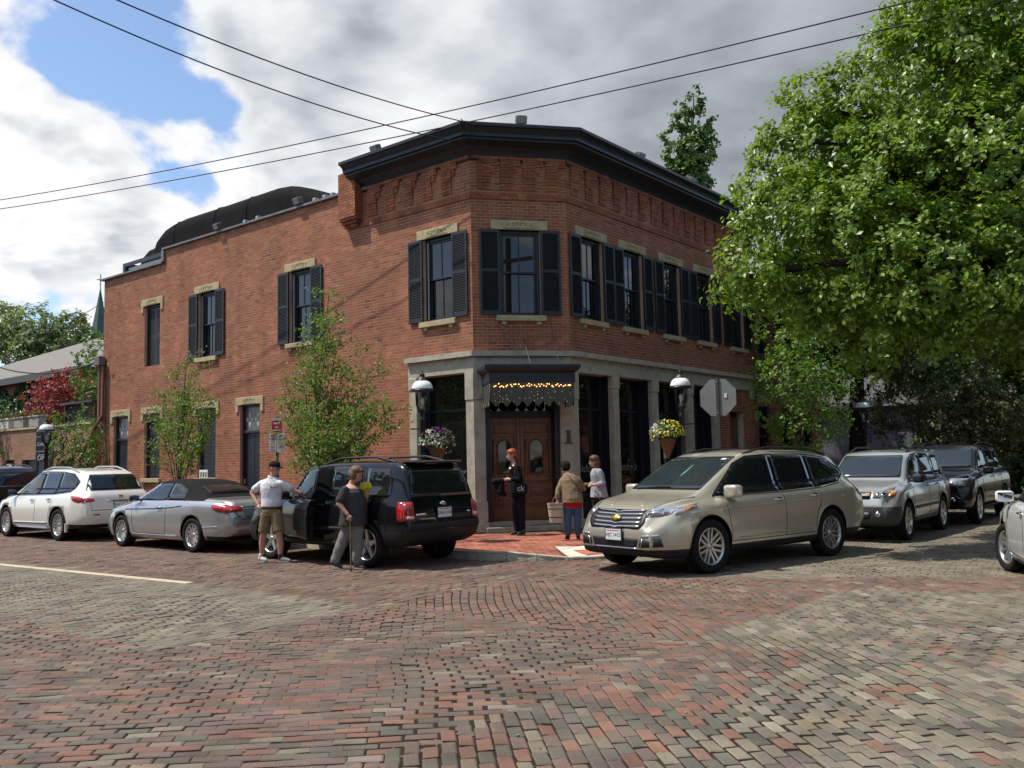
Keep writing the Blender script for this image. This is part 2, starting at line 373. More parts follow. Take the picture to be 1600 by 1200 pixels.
# share of red, plum, green-grey, tan-grey, pale, ochre bricks in each part of the crossing
ZONES = {'lane': (90, (0.02, 0.10, 0.12, 0.70, 0.05, 0.01)), 'park': (90, (0.25, 0.55, 0.14, 0.05, 0.01, 0.0)), 'mid': (45, (0.17, 0.46, 0.29, 0.06, 0.01, 0.01)),
         'fan': (135, (0.36, 0.40, 0.20, 0.04, 0.0, 0.0)), 'right': (135, (0.03, 0.07, 0.27, 0.58, 0.03, 0.02)), 'seam': (135, (0.30, 0.24, 0.30, 0.13, 0.02, 0.01)),
         'band': (135, (0.27, 0.45, 0.14, 0.13, 0.01, 0.0)), 'far': (0, (0.04, 0.12, 0.14, 0.66, 0.04, 0.0))}
def zone_of(x, y):
    """which paving field a point lies in"""
    z = np.full(x.shape, 'mid', dtype='<U6')
    s = y - (-4.55 + 0.64 * (x - 5.95))
    z[(x < 3.55) & (y > -7.4)] = 'park'
    z[(x < 3.55) & (y <= -7.4) & (y > -10.1)] = 'lane'
    z[(x >= 3.55) & (x < 7.55) & (y > -7.15)] = 'fan'
    z[(x >= 7.55)] = 'right'
    z[(x >= 7.55) & (x < 8.75) & (y < -7.0)] = 'seam'
    z[(s > 0) & (s < 1.5) & (x > 5.6)] = 'band'
    z[(s >= 1.5) & (x > 5.2)] = 'far'
    z[(s >= 0.2) & (x > 3.3) & (x <= 5.6) & (y > -2.6)] = 'far'
    return z
BL, BW, GAP = 0.213, 0.101, 0.0085
right2, fwd2 = np.array([_r.x, _r.y]), np.array([_f.x, _f.y])
cx_, cy_, ow_, an_, zn_ = [], [], [], [], []
for ang in (0, 45, 90, 135):
    a = R_(ang); ca, sa = math.cos(a), math.sin(a); rows = int(64 / BW); cols = int(64 / BL)
    i, j = np.meshgrid(np.arange(-rows // 2, rows // 2), np.arange(-cols // 2, cols // 2), indexing='ij')
    rowoff = RNG.uniform(-0.02, 0.02, rows)[(i + rows // 2)]
    u = (j + 0.5 * (i % 2)) * BL + rowoff; v = i * BW
    u = u.ravel(); v = v.ravel()
    x = u * ca - v * sa + 4.0; y = u * sa + v * ca - 4.0
    d = (x - CAM.x) * fwd2[0] + (y - CAM.y) * fwd2[1]; l = (x - CAM.x) * right2[0] + (y - CAM.y) * right2[1]
    k = (d > 3.2) & (d < 33) & (np.abs(l) < d * 0.68 + 1.6) & ~in_walk(x, y, 0.07)
    x, y = x[k], y[k]; z = zone_of(x - 0.03 if ang == 45 else x, y)
    k = np.array([ZONES[q][0] == ang for q in z]); own = k.copy()
    for ox, oy in ((.13, 0), (-.13, 0), (0, .13), (0, -.13)):          # cut bricks tucked in along the edge of each field
        z2 = zone_of(x + ox, y + oy); k2 = np.array([ZONES[q][0] == ang for q in z2]) & ~k; z = np.where(k2, z2, z); k = k | k2
    x, y, z, own = x[k], y[k], z[k], own[k]; ow_.append(own)
    wob = vnoise(x, y, 0.55, 3.0 + ang); wob2 = vnoise(x, y, 0.45, 9.0 + ang)
    x = x + 0.16 * wob; y = y + 0.16 * wob2
    cx_.append(x); cy_.append(y); zn_.append(z); an_.append(np.full(len(x), a) + RNG.normal(0, 0.014, len(x)) + 0.05 * wob)
px = np.concatenate(cx_); py = np.concatenate(cy_); pz = np.concatenate(zn_); pa = np.concatenate(an_); n = len(px)
hl = (BL - GAP) / 2 * RNG.uniform(0.972, 1.0, n); hw = (BW - GAP) / 2 * RNG.uniform(0.955, 1.0, n)
hz = RNG.normal(0, 0.0022, n); tx = RNG.normal(0, 0.016, n); ty = RNG.normal(0, 0.03, n)
sunk = RNG.random(n) < 0.002; hz[sunk] -= 0.010; own = np.concatenate(ow_); hz[~own] -= 0.0075
patch = vnoise(px, py, 0.8, 21.0); patch2 = vnoise(px, py, 1.9, 40.0)
tint = np.zeros((n, 3)); pick = np.clip(RNG.random(n) + 0.22 * patch + 0.10 * patch2, 0, 0.9999)
for q, (ang, sh) in ZONES.items():
    k = pz == q; c = np.cumsum(sh) / np.sum(sh); idx = np.searchsorted(c, pick[k]); tint[k] = PAL[np.clip(idx, 0, 5)]
tint *= RNG.uniform(0.86, 1.16, (n, 1)) * (1 + RNG.normal(0, 0.035, (n, 3)))
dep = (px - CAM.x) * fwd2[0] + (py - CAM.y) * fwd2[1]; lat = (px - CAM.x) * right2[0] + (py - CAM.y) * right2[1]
dust = np.clip(0.14 + (dep - 6) / 16, 0.14, 0.55)[:, None]         # bricks blend to one dusty tone with distance from the camera
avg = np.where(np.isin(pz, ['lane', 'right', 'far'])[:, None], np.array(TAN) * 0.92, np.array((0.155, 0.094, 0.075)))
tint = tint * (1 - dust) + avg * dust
lum = tint @ np.array((0.3, 0.55, 0.15)); tint = 0.90 * (tint * 0.80 + 0.20 * lum[:, None] * np.array((1.08, 1.0, 0.88))) * np.array((1.05, 1.02, 0.93))
def pavers(sel, zfun=None, th=0.03, bev=0.009):
    m = len(sel); ca, sa = np.cos(pa[sel]), np.sin(pa[sel])
    lv = []
    for (kx, ky, kz, ins) in [(-1, -1, -th, 0), (1, -1, -th, 0), (1, 1, -th, 0), (-1, 1, -th, 0)] + [(-1, -1, -bev * 0.6, 0), (1, -1, -bev * 0.6, 0), (1, 1, -bev * 0.6, 0), (-1, 1, -bev * 0.6, 0)] + [(-1, -1, 0, bev), (1, -1, 0, bev), (1, 1, 0, bev), (-1, 1, 0, bev)]:
        jx, jy = (RNG.normal(0, 0.0026, m), RNG.normal(0, 0.0026, m)) if ins else (0, 0)
        u = kx * (hl[sel] - ins) + jx; v = ky * (hw[sel] - ins) + jy
        X = px[sel] + u * ca - v * sa; Y = py[sel] + u * sa + v * ca
        Z = kz + hz[sel] + u * tx[sel] + v * ty[sel] + (zfun(X, Y) if zfun else 0)
        lv.append(np.stack([X, Y, Z], 1))
    V = np.stack(lv, 1).reshape(-1, 3)
    F = np.array([(8, 9, 10, 11), (4, 5, 9, 8), (5, 6, 10, 9), (6, 7, 11, 10), (7, 4, 8, 11), (0, 1, 5, 4), (1, 2, 6, 5), (2, 3, 7, 6), (3, 0, 4, 7)])
    Q = (np.arange(m)[:, None, None] * 12 + F[None]).reshape(-1, 4)
    return fast_mesh('paving', V, Q, np.repeat(tint[sel], 9, axis=0))
inview = (np.abs(lat) < dep * 0.585) & (dep > 4.85) & own
order = np.where(inview)[0][np.argsort(dep[inview])]
single = order[:300]; rest = np.setdiff1d(np.arange(n), single)
PAVE = brick_piece_mat('paving_brick', 'tint', bump=0.8, grime=0.25, rough=0.8)
PAVE1 = brick_piece_mat('paving_brick_single', 'object', bump=0.8, grime=0.25, rough=0.8)
o = obj('paving', pavers(rest), road, PAVE); tag(o, kind='stuff')
var = []
for q in range(10):
    a_, b_ = (BL - GAP) / 2 * random.uniform(.972, 1), (BW - GAP) / 2 * random.uniform(.955, 1); jj = lambda: random.gauss(0, .0026)
    V = [(x * a_, y * b_, -0.03) for x, y in ((-1, -1), (1, -1), (1, 1), (-1, 1))] + [(x * a_, y * b_, -0.0054) for x, y in ((-1, -1), (1, -1), (1, 1), (-1, 1))] + [(x * (a_ - .009) + jj(), y * (b_ - .009) + jj(), 0) for x, y in ((-1, -1), (1, -1), (1, 1), (-1, 1))]
    me = fast_mesh('brick', np.array(V), np.array([(8, 9, 10, 11), (4, 5, 9, 8), (5, 6, 10, 9), (6, 7, 11, 10), (7, 4, 8, 11), (0, 1, 5, 4), (1, 2, 6, 5), (2, 3, 7, 6), (3, 0, 4, 7)])); me.materials.append(PAVE1); var.append(me)
for k in single:
    o = bpy.data.objects.new('brick', var[int(RNG.integers(10))]); COL.objects.link(o); o.parent = road
    o.location = (px[k], py[k], hz[k]); o.rotation_euler = (ty[k], -tx[k], pa[k]); o.color = (*tint[k], 1)
# pale strip that ends the parking lane
mb = MB()
STRIP = mat('strip_stone', (0.46, 0.39, 0.27), 0.85, spec=0.2, var=0.25, vscale=5)
for k in range(26):
    x0 = -0.42 - k * 0.62; t = lambda x: -7.32 + 0.075 * (x + 0.3) * (1.0 if x > -7 else 1.0)
    y0 = t(x0); y1 = t(x0 - 0.615); w = 0.075
    mb.add([(x0, y0 - w, 0.008), (x0, y0 + w, 0.008), (x0 - 0.612, y1 + w, 0.0085), (x0 - 0.612, y1 - w, 0.0085), (x0, y0 - w, -0.03), (x0 - .612, y1 - w, -0.03)], [(0, 1, 2, 3), (4, 0, 3, 5)])
o = mb.build('edge_strip', STRIP, road)

# corner sidewalk
CONC = mat('concrete', (0.36, 0.34, 0.29), 0.9, spec=0.2, var=0.22, vscale=3, bump=0.4, bscale=60)
KERB = mat('kerb_stone', (0.37, 0.34, 0.27), 0.9, spec=0.2, var=0.3, vscale=4, bump=0.5, bscale=40)
xs = np.concatenate([np.arange(-40, -3, 1.5), np.arange(-3, 3.5, 0.15), [3.45]]); ys = np.concatenate([np.arange(-3.05, 2.0, 0.15), np.arange(2.0, 60, 2.0)])
V, Q, ind = [], [], {}
def vid(x, y):
    k = (round(x, 4), round(y, 4))
    if k not in ind: ind[k] = len(V); V.append((x, y, float(walk_z(x, y)) - 0.012))
    return ind[k]
def clampc(x, y):
    cx, cy = KC
    if x > cx and y < cy:
        d = math.hypot(x - cx, y - cy)
        if d > KR: return cx + (x - cx) * KR / d, cy + (y - cy) * KR / d
    return x, y
for a in range(len(xs) - 1):
    for b in range(len(ys) - 1):
        c = [(xs[a], ys[b]), (xs[a + 1], ys[b]), (xs[a + 1], ys[b + 1]), (xs[a], ys[b + 1])]
        if not any(in_walk(np.array(p[0]), np.array(p[1])) for p in c): continue
        ids = [vid(*clampc(*p)) for p in c]
        if len(set(ids)) == 4: Q.append(ids)
walk = obj('sidewalk', fast_mesh('sidewalk', np.array(V), np.array(Q)), None, mat('sidewalk_bed', (0.12, 0.075, 0.055), 0.95, spec=0.1, var=0.2, vscale=20)); tag(walk, kind='structure')
# its bricks near the corner
ii, jj = np.meshgrid(np.arange(-120, 120), np.arange(-60, 60), indexing='ij')
X = ((jj + 0.5 * (ii % 2)) * 0.205).ravel(); Y = (ii * 0.102).ravel()
k = in_walk(X, Y, -0.24) & (X > -9.0) & (Y < 9.0) & ~((X < -0.1) & (Y > -0.1)) & ~((np.degrees(np.arctan2(Y - KC[1], X - KC[0])) > -45) & (np.degrees(np.arctan2(Y - KC[1], X - KC[0])) < -11) & (np.hypot(X - KC[0], Y - KC[1]) > KR - 1.12)) & ~((Y > (X + 1.6) * 1.23 - 0.75) & (X < 0.6) & (Y > -0.6))
X, Y = X[k], Y[k]; nn = len(X)
px, py, pa = X, Y, RNG.normal(0, 0.01, nn); hl = np.full(nn, 0.0985) * RNG.uniform(.97, 1, nn); hw = np.full(nn, 0.0475) * RNG.uniform(.96, 1, nn); hz = RNG.normal(0, 0.0012, nn); tx = RNG.normal(0, .008, nn); ty = RNG.normal(0, .012, nn)
tint = np.array((0.32, 0.115, 0.075)) * RNG.uniform(0.72, 1.18, (nn, 1)) * (1 + RNG.normal(0, 0.03, (nn, 3)))
o = obj('walk_paving', pavers(np.arange(nn), walk_z, 0.02, 0.004), walk, PAVE); tag(o, kind='stuff')
# kerb stones following the corner
path = [(-40 + 1.45 * k, KERB_Y) for k in range(28)]; path = [p for p in path if p[0] < KC[0] - .3] + [(KC[0], KERB_Y)]
for k in range(1, 9): a = R_(-90 + 90 * k / 8); path.append((KC[0] + KR * math.cos(a), KC[1] + KR * math.sin(a)))
path += [(KERB_X, KC[1] + 1.45 * k) for k in range(1, 30)]
for k in range(len(path) - 1):
    p, q = Vector((*path[k], 0)), Vector((*path[k + 1], 0)); t = (q - p).normalized(); nrm = Vector((t.y, -t.x, 0)); q2 = q - t * 0.012; vs = []
    for w, dz in ((0.012, -0.06), (0.0, 0.0), (-0.015, 0.006), (-0.16, 0.004), (-0.16, -0.06)):
        for e in (p, q2):
            zt = float(walk_z(e.x, e.y)) + 0.006; pt = e + nrm * w
            vs.append((pt.x, pt.y, (zt + dz * 0.3 if dz > -0.05 else -0.03)))
        # slight batter on the outer face
    fs = [(0, 1, 3, 2), (2, 3, 5, 4), (4, 5, 7, 6), (6, 7, 9, 8), (0, 2, 4, 6, 8), (9, 7, 5, 3, 1)]
    mb = MB(); mb.add(vs, fs); mb.build('kerb_stone', KERB, walk)
# wheelchair ramp: pale slab with a red tactile plate
def patch_on_walk(poly, dz, m, name):
    bm = bmesh.new(); f = bm.faces.new([bm.verts.new((x, y, 0)) for x, y in poly])
    for ax in (0, 1):
        lo = min(p[ax] for p in poly); hi = max(p[ax] for p in poly); t = lo + .15
        while t < hi:
            nv = [0, 0, 0]; nv[ax] = 1; cv = [0, 0, 0]; cv[ax] = t
            bmesh.ops.bisect_plane(bm, geom=bm.verts[:] + bm.edges[:] + bm.faces[:], plane_co=cv, plane_no=nv); t += .15
    for v in bm.verts: v.co.z = float(walk_z(v.co.x, v.co.y)) + dz
    ex = bmesh.ops.extrude_face_region(bm, geom=bm.faces[:])
    for v in ex['geom']:
        if isinstance(v, bmesh.types.BMVert): v.co.z += 0.012
    me = bpy.data.meshes.new(name); bm.to_mesh(me); bm.free(); return obj(name, me, walk, m)
def arcp(a, r): a = R_(a); return (KC[0] + r * math.cos(a), KC[1] + r * math.sin(a))
slab = [arcp(a, KR - 0.17) for a in (-44, -38, -32, -26, -20, -14)] + [arcp(a, KR - 1.12) for a in (-9, -20, -32, -47)]
patch_on_walk(slab, -0.006, mat('ramp_concrete', (0.58, 0.55, 0.47), 0.85, var=0.12, vscale=5), 'ramp_slab')
plate = patch_on_walk([arcp(a, KR - 0.27) for a in (-36, -31, -26, -21)] + [arcp(a, KR - 0.78) for a in (-19, -26, -31, -38)], 0.0085, mat('tactile_red', (0.42, 0.13, 0.075), 0.8, var=0.1, vscale=8), 'tactile_plate')

# ------------------------------------------------------------------ corner restaurant
rest_b = empty('restaurant_building', (0, 0, 0)); tag(rest_b, 'two-storey red brick corner restaurant with black cornice and stone shopfront', 'building')
A2 = Vector((-1.37, 0.0)); B2 = Vector((0.0, 1.69)); CH_T = (B2 - A2).normalized(); CH_N = Vector((CH_T.y, -CH_T.x)); CH_L = (B2 - A2).length
class Face2:
    """a wall plane: s runs along it (left to right seen from outside), out = outward"""
    def __init__(s, o, t, n): s.o, s.t, s.n = Vector(o), Vector(t), Vector(n)
    def P(s, u, z, d=0.0): p = s.o + s.t * u + s.n * d; return (p.x, p.y, z)
    def M(s, u, z, d=0.0):  # local x along wall, y out, z up
        p = s.o + s.t * u + s.n * d
        return Matrix(((s.t.x, s.n.x, 0, p.x), (s.t.y, s.n.y, 0, p.y), (0, 0, 1, z), (0, 0, 0, 1)))
FL = Face2((0, 0), (1, 0), (0, -1))        # left street front, u = x
FC = Face2(A2, CH_T, CH_N)                 # chamfered corner, u from 0 to CH_L
FR = Face2((0, 0), (0, 1), (1, 0))         # right street front, u = y
CRS, BRL = 0.0715, 0.214
def cell_wall(mb, F, us, zs, openings, d=-0.0018, reveal=0.16):
    us = sorted(set([round(q, 4) for q in us] + [q for o in openings for q in o[:2]])); zs = sorted(set([round(q, 4) for q in zs] + [q for o in openings for q in o[2:4]]))
    for a, b in zip(us, us[1:]):
        for c, e in zip(zs, zs[1:]):
            mu, mz = (a + b) / 2, (c + e) / 2
            if any(o[0] < mu < o[1] and o[2] < mz < o[3] for o in openings): continue
            mb.add([F.P(a, c, d), F.P(b, c, d), F.P(b, e, d), F.P(a, e, d)], [(0, 1, 2, 3)])
def bricks_on(F, u0, u1, z0, top, openings, proud=0.0, jitter=0.0016, phase=0.0):
    """returns arrays of brick boxes (front + four edges) on wall F; top(u) = wall top"""
    rows = int((max(top(u0 + 1e-3), top(u1 - 1e-3), top((u0 + u1) / 2)) - z0) / CRS) + 1; out = []
    for r in range(rows):
        za = z0 + r * CRS + 0.0055; zb = za + CRS - 0.0115; zm = (za + zb) / 2
        st = u0 - (0.5 * BRL if r % 2 else 0.0) - phase; ivs = []
        k = 0; u = st
        while u < u1:
            a, b = max(u + 0.005, u0), min(u + BRL - 0.005, u1); u += BRL
            if b - a < 0.02 or zb > top((a + b) / 2) + 0.004: continue
            segs = [(a, b)]
            for (oa, ob, oc, od) in openings:
                if not (oc < zm < od): continue
                ns = []
                for (p, q) in segs:
                    if q <= oa or p >= ob: ns.append((p, q)); continue
                    if p < oa - 0.015: ns.append((p, oa))
                    if q > ob + 0.015: ns.append((ob, q))
                segs = ns
            for (p, q) in segs: out.append((p, q, za, zb))
    return np.array(out)
def brick_verts(F, arr, d0=-0.003, d1=0.0, jit=0.0004):
    m = len(arr); dj = d1 + RNG.normal(0, jit, m)
    o, t, nn = (np.array((v.x, v.y)) for v in (F.o, F.t, F.n)); vs = []
    for (iu, iz, dd) in [(0, 2, 0), (1, 2, 0), (1, 3, 0), (0, 3, 0), (0, 2, 1), (1, 2, 1), (1, 3, 1), (0, 3, 1)]:
        d = dj if dd else np.full(m, d0); xy = o[None] + arr[:, iu][:, None] * t[None] + d[:, None] * nn[None]
        vs.append(np.concatenate([xy, arr[:, iz][:, None]], 1))
    V = np.stack(vs, 1).reshape(-1, 3)
    Fc = np.array([(4, 5, 6, 7), (0, 1, 5, 4), (1, 2, 6, 5), (2, 3, 7, 6), (3, 0, 4, 7)])
    return V, (np.arange(m)[:, None, None] * 8 + Fc[None]).reshape(-1, 4)
SILL, LINT = 4.82, 6.80
def cz(z): return 0.13 + round((z - 0.13) / CRS) * CRS       # nearest course line
SILL, LINT = cz(4.82), cz(6.80); GL = cz(3.38); GS = cz(1.36)
OW = 0.46
up_left = [-14.82, -11.75, -7.385, -2.395]; up_right = [2.67, 4.485, 6.435, 8.30, 10.36]; up_ch = [CH_L / 2]
gl_win = [-14.76, -11.735]; gl_door = [-16.71, -9.62]
opL = [(c - OW, c + OW, SILL, LINT) for c in up_left] + [(c - OW, c + OW, GS, GL) for c in gl_win] + [(c - OW, c + OW, 0.13, GL) for c in gl_door] + [(-3.35, -1.37, 0.0, 4.06)]
opC = [(c - OW, c + OW, SILL, LINT) for c in up_ch] + [(0, CH_L, 0.0, 4.06)]
opR = [(c - OW, c + OW, SILL, LINT) for c in up_right] + [(1.69, 8.95, 0.0, 4.06), (9.62, 10.55, 0.13, 2.95), (8.95, 11.25, 3.6, 4.06)]
def topL(u): return 8.0 if u < -14.06 else (8.42 if u < -5.5 else 8.50)
RE = 11.25
mb = MB()
cell_wall(mb, FL, [-17.95, -14.06, -5.5, -1.37], [0.0, 8.0, 8.42, 8.5], opL + [(-17.951, -14.06, 8.0, 8.5), (-14.06, -5.5, 8.42, 8.5)])
cell_wall(mb, FC, [0, CH_L], [0.0, 8.5], opC); cell_wall(mb, FR, [1.69, RE], [0.0, 8.5], opR)
# reveals of every opening (brick returns), back walls and roof deck
for F, ops in ((FL, opL[:-1]), (FC, opC[:-1]), (FR, opR[:5] + [opR[6]])):
    for (a, b, c, d) in ops:
        for (p, q) in (((a, c), (a, d)), ((b, d), (b, c)), ((a, d), (b, d)), ((b, c), (a, c))):
            mb.add([F.P(p[0], p[1], -0.0018), F.P(q[0], q[1], -0.0018), F.P(q[0], q[1], -0.24), F.P(p[0], p[1], -0.24)], [(0, 1, 2, 3)])
mb.add([(-17.95, 0.011, 0), (-17.95, 14, 0), (-17.95, 14, 8.0), (-17.95, 0.011, 8.0)], [(0, 1, 2, 3)])
mb.add([(-0.011, RE, 0), (-14, RE, 0), (-14, RE, 8.5), (-0.011, RE, 8.5)], [(0, 1, 2, 3)])
mb.add([(-14.06, 0.011, 7.9), (-14.06, 9, 7.9), (-14.06, 9, 8.42), (-14.06, 0.011, 8.42)], [(0, 1, 2, 3)])
mb.add([(-17.9, 0.25, 7.8), (-1.5, 0.25, 7.8), (-0.3, 1.9, 7.8), (-0.3, 11.2, 7.8), (-17.9, 11.2, 7.8)], [(0, 1, 2, 3, 4)])
mb.build('wall', MORTAR, rest_b)
# brickwork
parts_ = []
for F, u0, u1, tp, ops in ((FL, -17.95, -1.37, topL, opL), (FC, 0, CH_L, lambda u: 8.5, opC), (FR, 1.69, RE, lambda u: 8.5, opR)):
    parts_.append((F, bricks_on(F, u0, u1, 0.13, tp, ops)))
full = np.array([p for p in parts_[1][1] if abs((p[1] - p[0]) - (BRL - 0.01)) < 1e-4])[:300]
fullset = {(round(p[0], 4), round(p[2], 4)) for p in full}
Vs, Qs, nb = [], [], 0; rnds = []
for F, arr in parts_:
    if F is FC: arr = np.array([p for p in arr if (round(p[0], 4), round(p[2], 4)) not in fullset])
    V, Q = brick_verts(F, arr); Vs.append(V); Qs.append(Q + nb); nb += len(V)
    pt = np.array([noise.noise(Vector((p[0] * 0.7, p[2] * 0.9, 3.0 if F is FL else 8.0))) for p in arr])
    rnds.append(np.repeat(np.clip(0.5 + 0.9 * (RNG.beta(2.2, 2.2, len(arr)) - 0.5) + 0.24 * pt, 0, 1), 5))
# brick string course, corbel table and the pilaster bracket at the end of the cornice
def extra(F, u0, u1, z0, z1, d0, d1):
    global nb
    rows = max(1, round((z1 - z0) / CRS)); L = []
    for r in range(rows):
        za = z0 + r * CRS + .004; u = u0 - (BRL / 2 if r % 2 else 0)
        while u < u1 - 0.005:
            a, b = max(u + .004, u0), min(u + BRL - .004, u1); u += BRL
            if b - a > 0.02: L.append((a, b, za, za + CRS - .008))
    arr = np.array(L); V, Q = brick_verts(F, arr, d0 - 0.002, d1, 0.0012); Vs.append(V); Qs.append(Q + nb); nb += len(V); rnds.append(np.repeat(0.5 + 0.9 * (RNG.beta(2.2, 2.2, len(arr)) - 0.5), 5))
for F, a, b, first, step in ((FL, -4.90, -1.37, -4.55, 0.62), (FC, 0, CH_L, 0.30, 0.52), (FR, 1.69, RE, 2.02, 0.60)):
    e0, e1 = (0.0 if F is FL else -0.0), 0
    extra(F, a, b, 7.46, 7.46 + CRS, 0.0, 0.030); extra(F, a, b, 7.46 + CRS, 7.46 + 2 * CRS, 0.0, 0.015)
    extra(F, a, b, 8.36, 8.36 + 2 * CRS, 0.0, 0.07)
    u = first
    while u < b - 0.25:
        w = 0.145
        extra(F, u - w, u + w, 7.68, 7.68 + 2 * CRS, 0.0, 0.022); extra(F, u - w, u + w, 7.68 + 2 * CRS, 7.68 + 4 * CRS, 0.0, 0.038)
        extra(F, u - w, u + w, 7.68 + 4 * CRS, 8.36, 0.0, 0.055); extra(F, u + w, u + w + 0.11, 8.36 - 4 * CRS, 8.36 - 2 * CRS, 0, 0.035); extra(F, u + w, u + w + 0.17, 8.36 - 2 * CRS, 8.36, 0, 0.055)
        u += step
for (za, zb, dd, sh) in ((7.50, 7.57, 0.10, 0.10), (7.57, 7.64, 0.17, 0.05), (7.64, 7.71, 0.23, 0.0), (7.71, 8.86, 0.26, 0.0)):
    extra(FL, -5.54 + sh * 0.4, -4.92 - sh, za, zb, 0.0, dd)
    for side, x in ((-1, -5.54 + sh * 0.4), (1, -4.92 - sh)):   # its two flanks
        Ff = Face2((x, 0), (0, side), (side, 0))
        arr = np.array([(-dd + .001, -0.002, za + .004 + r * CRS, za + CRS - .004 + r * CRS) for r in range(max(1, round((zb - za) / CRS)))])
        arr2 = arr.copy(); arr2[:, :2] = (-dd, 0) if side > 0 else (0, dd)
        V, Q = brick_verts(Ff, arr2, -0.02, 0.0005, 0); Vs.append(V); Qs.append(Q + nb); nb += len(V); rnds.append(np.full(len(arr) * 5, .5))
o = obj('brickwork', fast_mesh('brickwork', np.concatenate(Vs), np.concatenate(Qs), np.concatenate(rnds)), rest_b, WALLBRICK); tag(o, kind='stuff')
bvar = []
for q in range(12):
    V, Q = brick_verts(Face2((0, 0), CH_T, CH_N), np.array([(-(BRL - .01) / 2, (BRL - .01) / 2, -(CRS - .0105) / 2, (CRS - .0105) / 2)]))
    me = fast_mesh('brick', V, Q, np.full(5, 0.12 + 0.76 * q / 11)); me.materials.append(WALLBRICK); bvar.append(me)
for p in full:
    o = bpy.data.objects.new('brick', bvar[min(11, int(12 * RNG.beta(2.2, 2.2)))]); COL.objects.link(o); o.parent = rest_b
    o.location = FC.P((p[0] + p[1]) / 2, (p[2] + p[3]) / 2, RNG.normal(0, .00015))
# copings
mb = MB()
mb.box((-18.10, -0.10, 8.0), (-14.16, 0.32, 8.055)); mb.box((-14.16, -0.09, 8.42), (-5.56, 0.32, 8.475)); mb.box((-14.20, -0.08, 8.055), (-14.07, 0.30, 8.42))
mb.build('coping', ROOFMET, rest_b)
# cornice: one black profile run round the corner with mitres
prof = [(0.0, 8.34), (0.05, 8.34), (0.07, 8.42), (0.12, 8.50), (0.22, 8.58), (0.34, 8.63), (0.44, 8.66), (0.44, 8.715), (0.50, 8.715), (0.50, 8.78), (0.53, 8.84), (0.59, 8.89), (0.64, 8.90), (0.64, 8.965), (0.60, 8.99), (-0.6, 9.10)]
def off_pt(d):
    nA = CH_N; ca = nA.dot(A2)
    ax = ((d + ca) - nA.y * (-d)) / nA.x; by = ((d + ca) - nA.x * d) / nA.y
    return (ax, -d), (d, by)
rows = []
for d, z in prof:
    a, b = off_pt(d); rows.append([(-5.08, -d, z), (*a, z), (*b, z), (d, RE + 0.45, z)])
mb = MB(); vs = [p for r in rows for p in r]; fs = []
for i in range(len(rows) - 1):
    for j in range(3): fs.append((i * 4 + j, i * 4 + j + 1, (i + 1) * 4 + j + 1, (i + 1) * 4 + j))
mb.add(vs, fs); mb.add([r[0] for r in rows] + [(-5.08, 0.6, 8.34)], [tuple(range(len(rows) + 1))]); mb.add([r[3] for r in rows] + [(-0.6, RE + .45, 8.34)], [tuple(range(len(rows), -1, -1))])
mb.build('cornice', BLACKP, rest_b)

# ---- windows
def carved(mb, F, u, z, w, h):
    """raised scrolls on a lintel, dark tone painting the shade of carving"""
    for sgn in (-1, 1):
        for k in range(3):
            pts = []; c = sgn * (0.06 + 0.105 * k); r0 = 0.05 - 0.008 * k
            for a in range(9): t = a / 8 * 4.4; rr = r0 * (1 - 0.10 * t); pts.append(F.P(u + c + sgn * rr * math.cos(t + k), z + h * 0.56 + rr * math.sin(t + k) * (0.9 if k != 1 else -0.9), 0.038))
            mb.tube(pts, 0.0065, 4, 0)
    for k in range(-5, 6): mb.box((-0.018, 0, 0), (0.018, 0.004, 0.026), 0, F.M(u + k * 0.062, z + 0.012, 0.0365))
def lintel(F, u, z, parent, w=1.29, h=0.215, ears=False):
    mb = MB(); mb.bbox((-w / 2, -0.10, 0), (w / 2, 0.036, h), 0.008, 0, F.M(u, z))
    if ears:
        for s in (-1, 1): mb.bbox((s * w / 2 - (0.13 if s > 0 else 0), -0.10, -0.20), (s * w / 2 + (0.13 if s < 0 else 0), 0.034, -0.002), 0.006, 0, F.M(u, z))
    o = mb.build('lintel', LINTEL, parent); c = MB(); carved(c, F, u, z, w, h); c.build('lintel_carving', CARVE, parent)['kind'] = 'stuff'
def sill(F, u, z, parent, w=1.13):
    mb = MB(); M = F.M(u, z)
    mb.bbox((-w / 2, -0.16, -0.125), (w / 2, 0.085, -0.002), 0.008, 0, M)
    for s in (-1, 1): mb.bbox((s * (w / 2 - 0.17) - 0.055, -0.1, -0.20), (s * (w / 2 - 0.17) + 0.055, 0.05, -0.126), 0.006, 0, M)
    mb.build('sill', LINTEL, parent)
SHW = 0.455
def shutter_mesh(w, h, louvre=True):
    mb = MB(); st = 0.052; t = 0.032
    mb.bbox((0, 0, 0), (st, t, h), 0.004); mb.bbox((w - st, 0, 0), (w, t, h), 0.004)
    for z0, z1 in ((0, 0.09), (h * 0.52 - 0.035, h * 0.52 + 0.035), (h - 0.07, h)): mb.bbox((st, 0.002, z0), (w - st, t - 0.002, z1), 0.003)
    for z0, z1 in ((0.09, h * 0.52 - 0.035), (h * 0.52 + 0.035, h - 0.07)):
        k = int((z1 - z0) / 0.036)
        for i in range(k):
            z = z0 + (i + 0.5) * (z1 - z0) / k
            mb.box((st, -0.018, -0.003), (w - st, 0.018, 0.003), 0, Matrix.Translation((0, t / 2, z)) @ Matrix.Rotation(R_(-42), 4, 'X'))
        mb.box((st, 0.002, z0), (w - st, 0.006, z1))
    return mb
SHUTH = LINT - SILL - 0.02
SHM = shutter_mesh(SHW, SHUTH + 0.0).mesh('shutter'); SHM.materials.clear(); SHM.materials.append(SHUT)
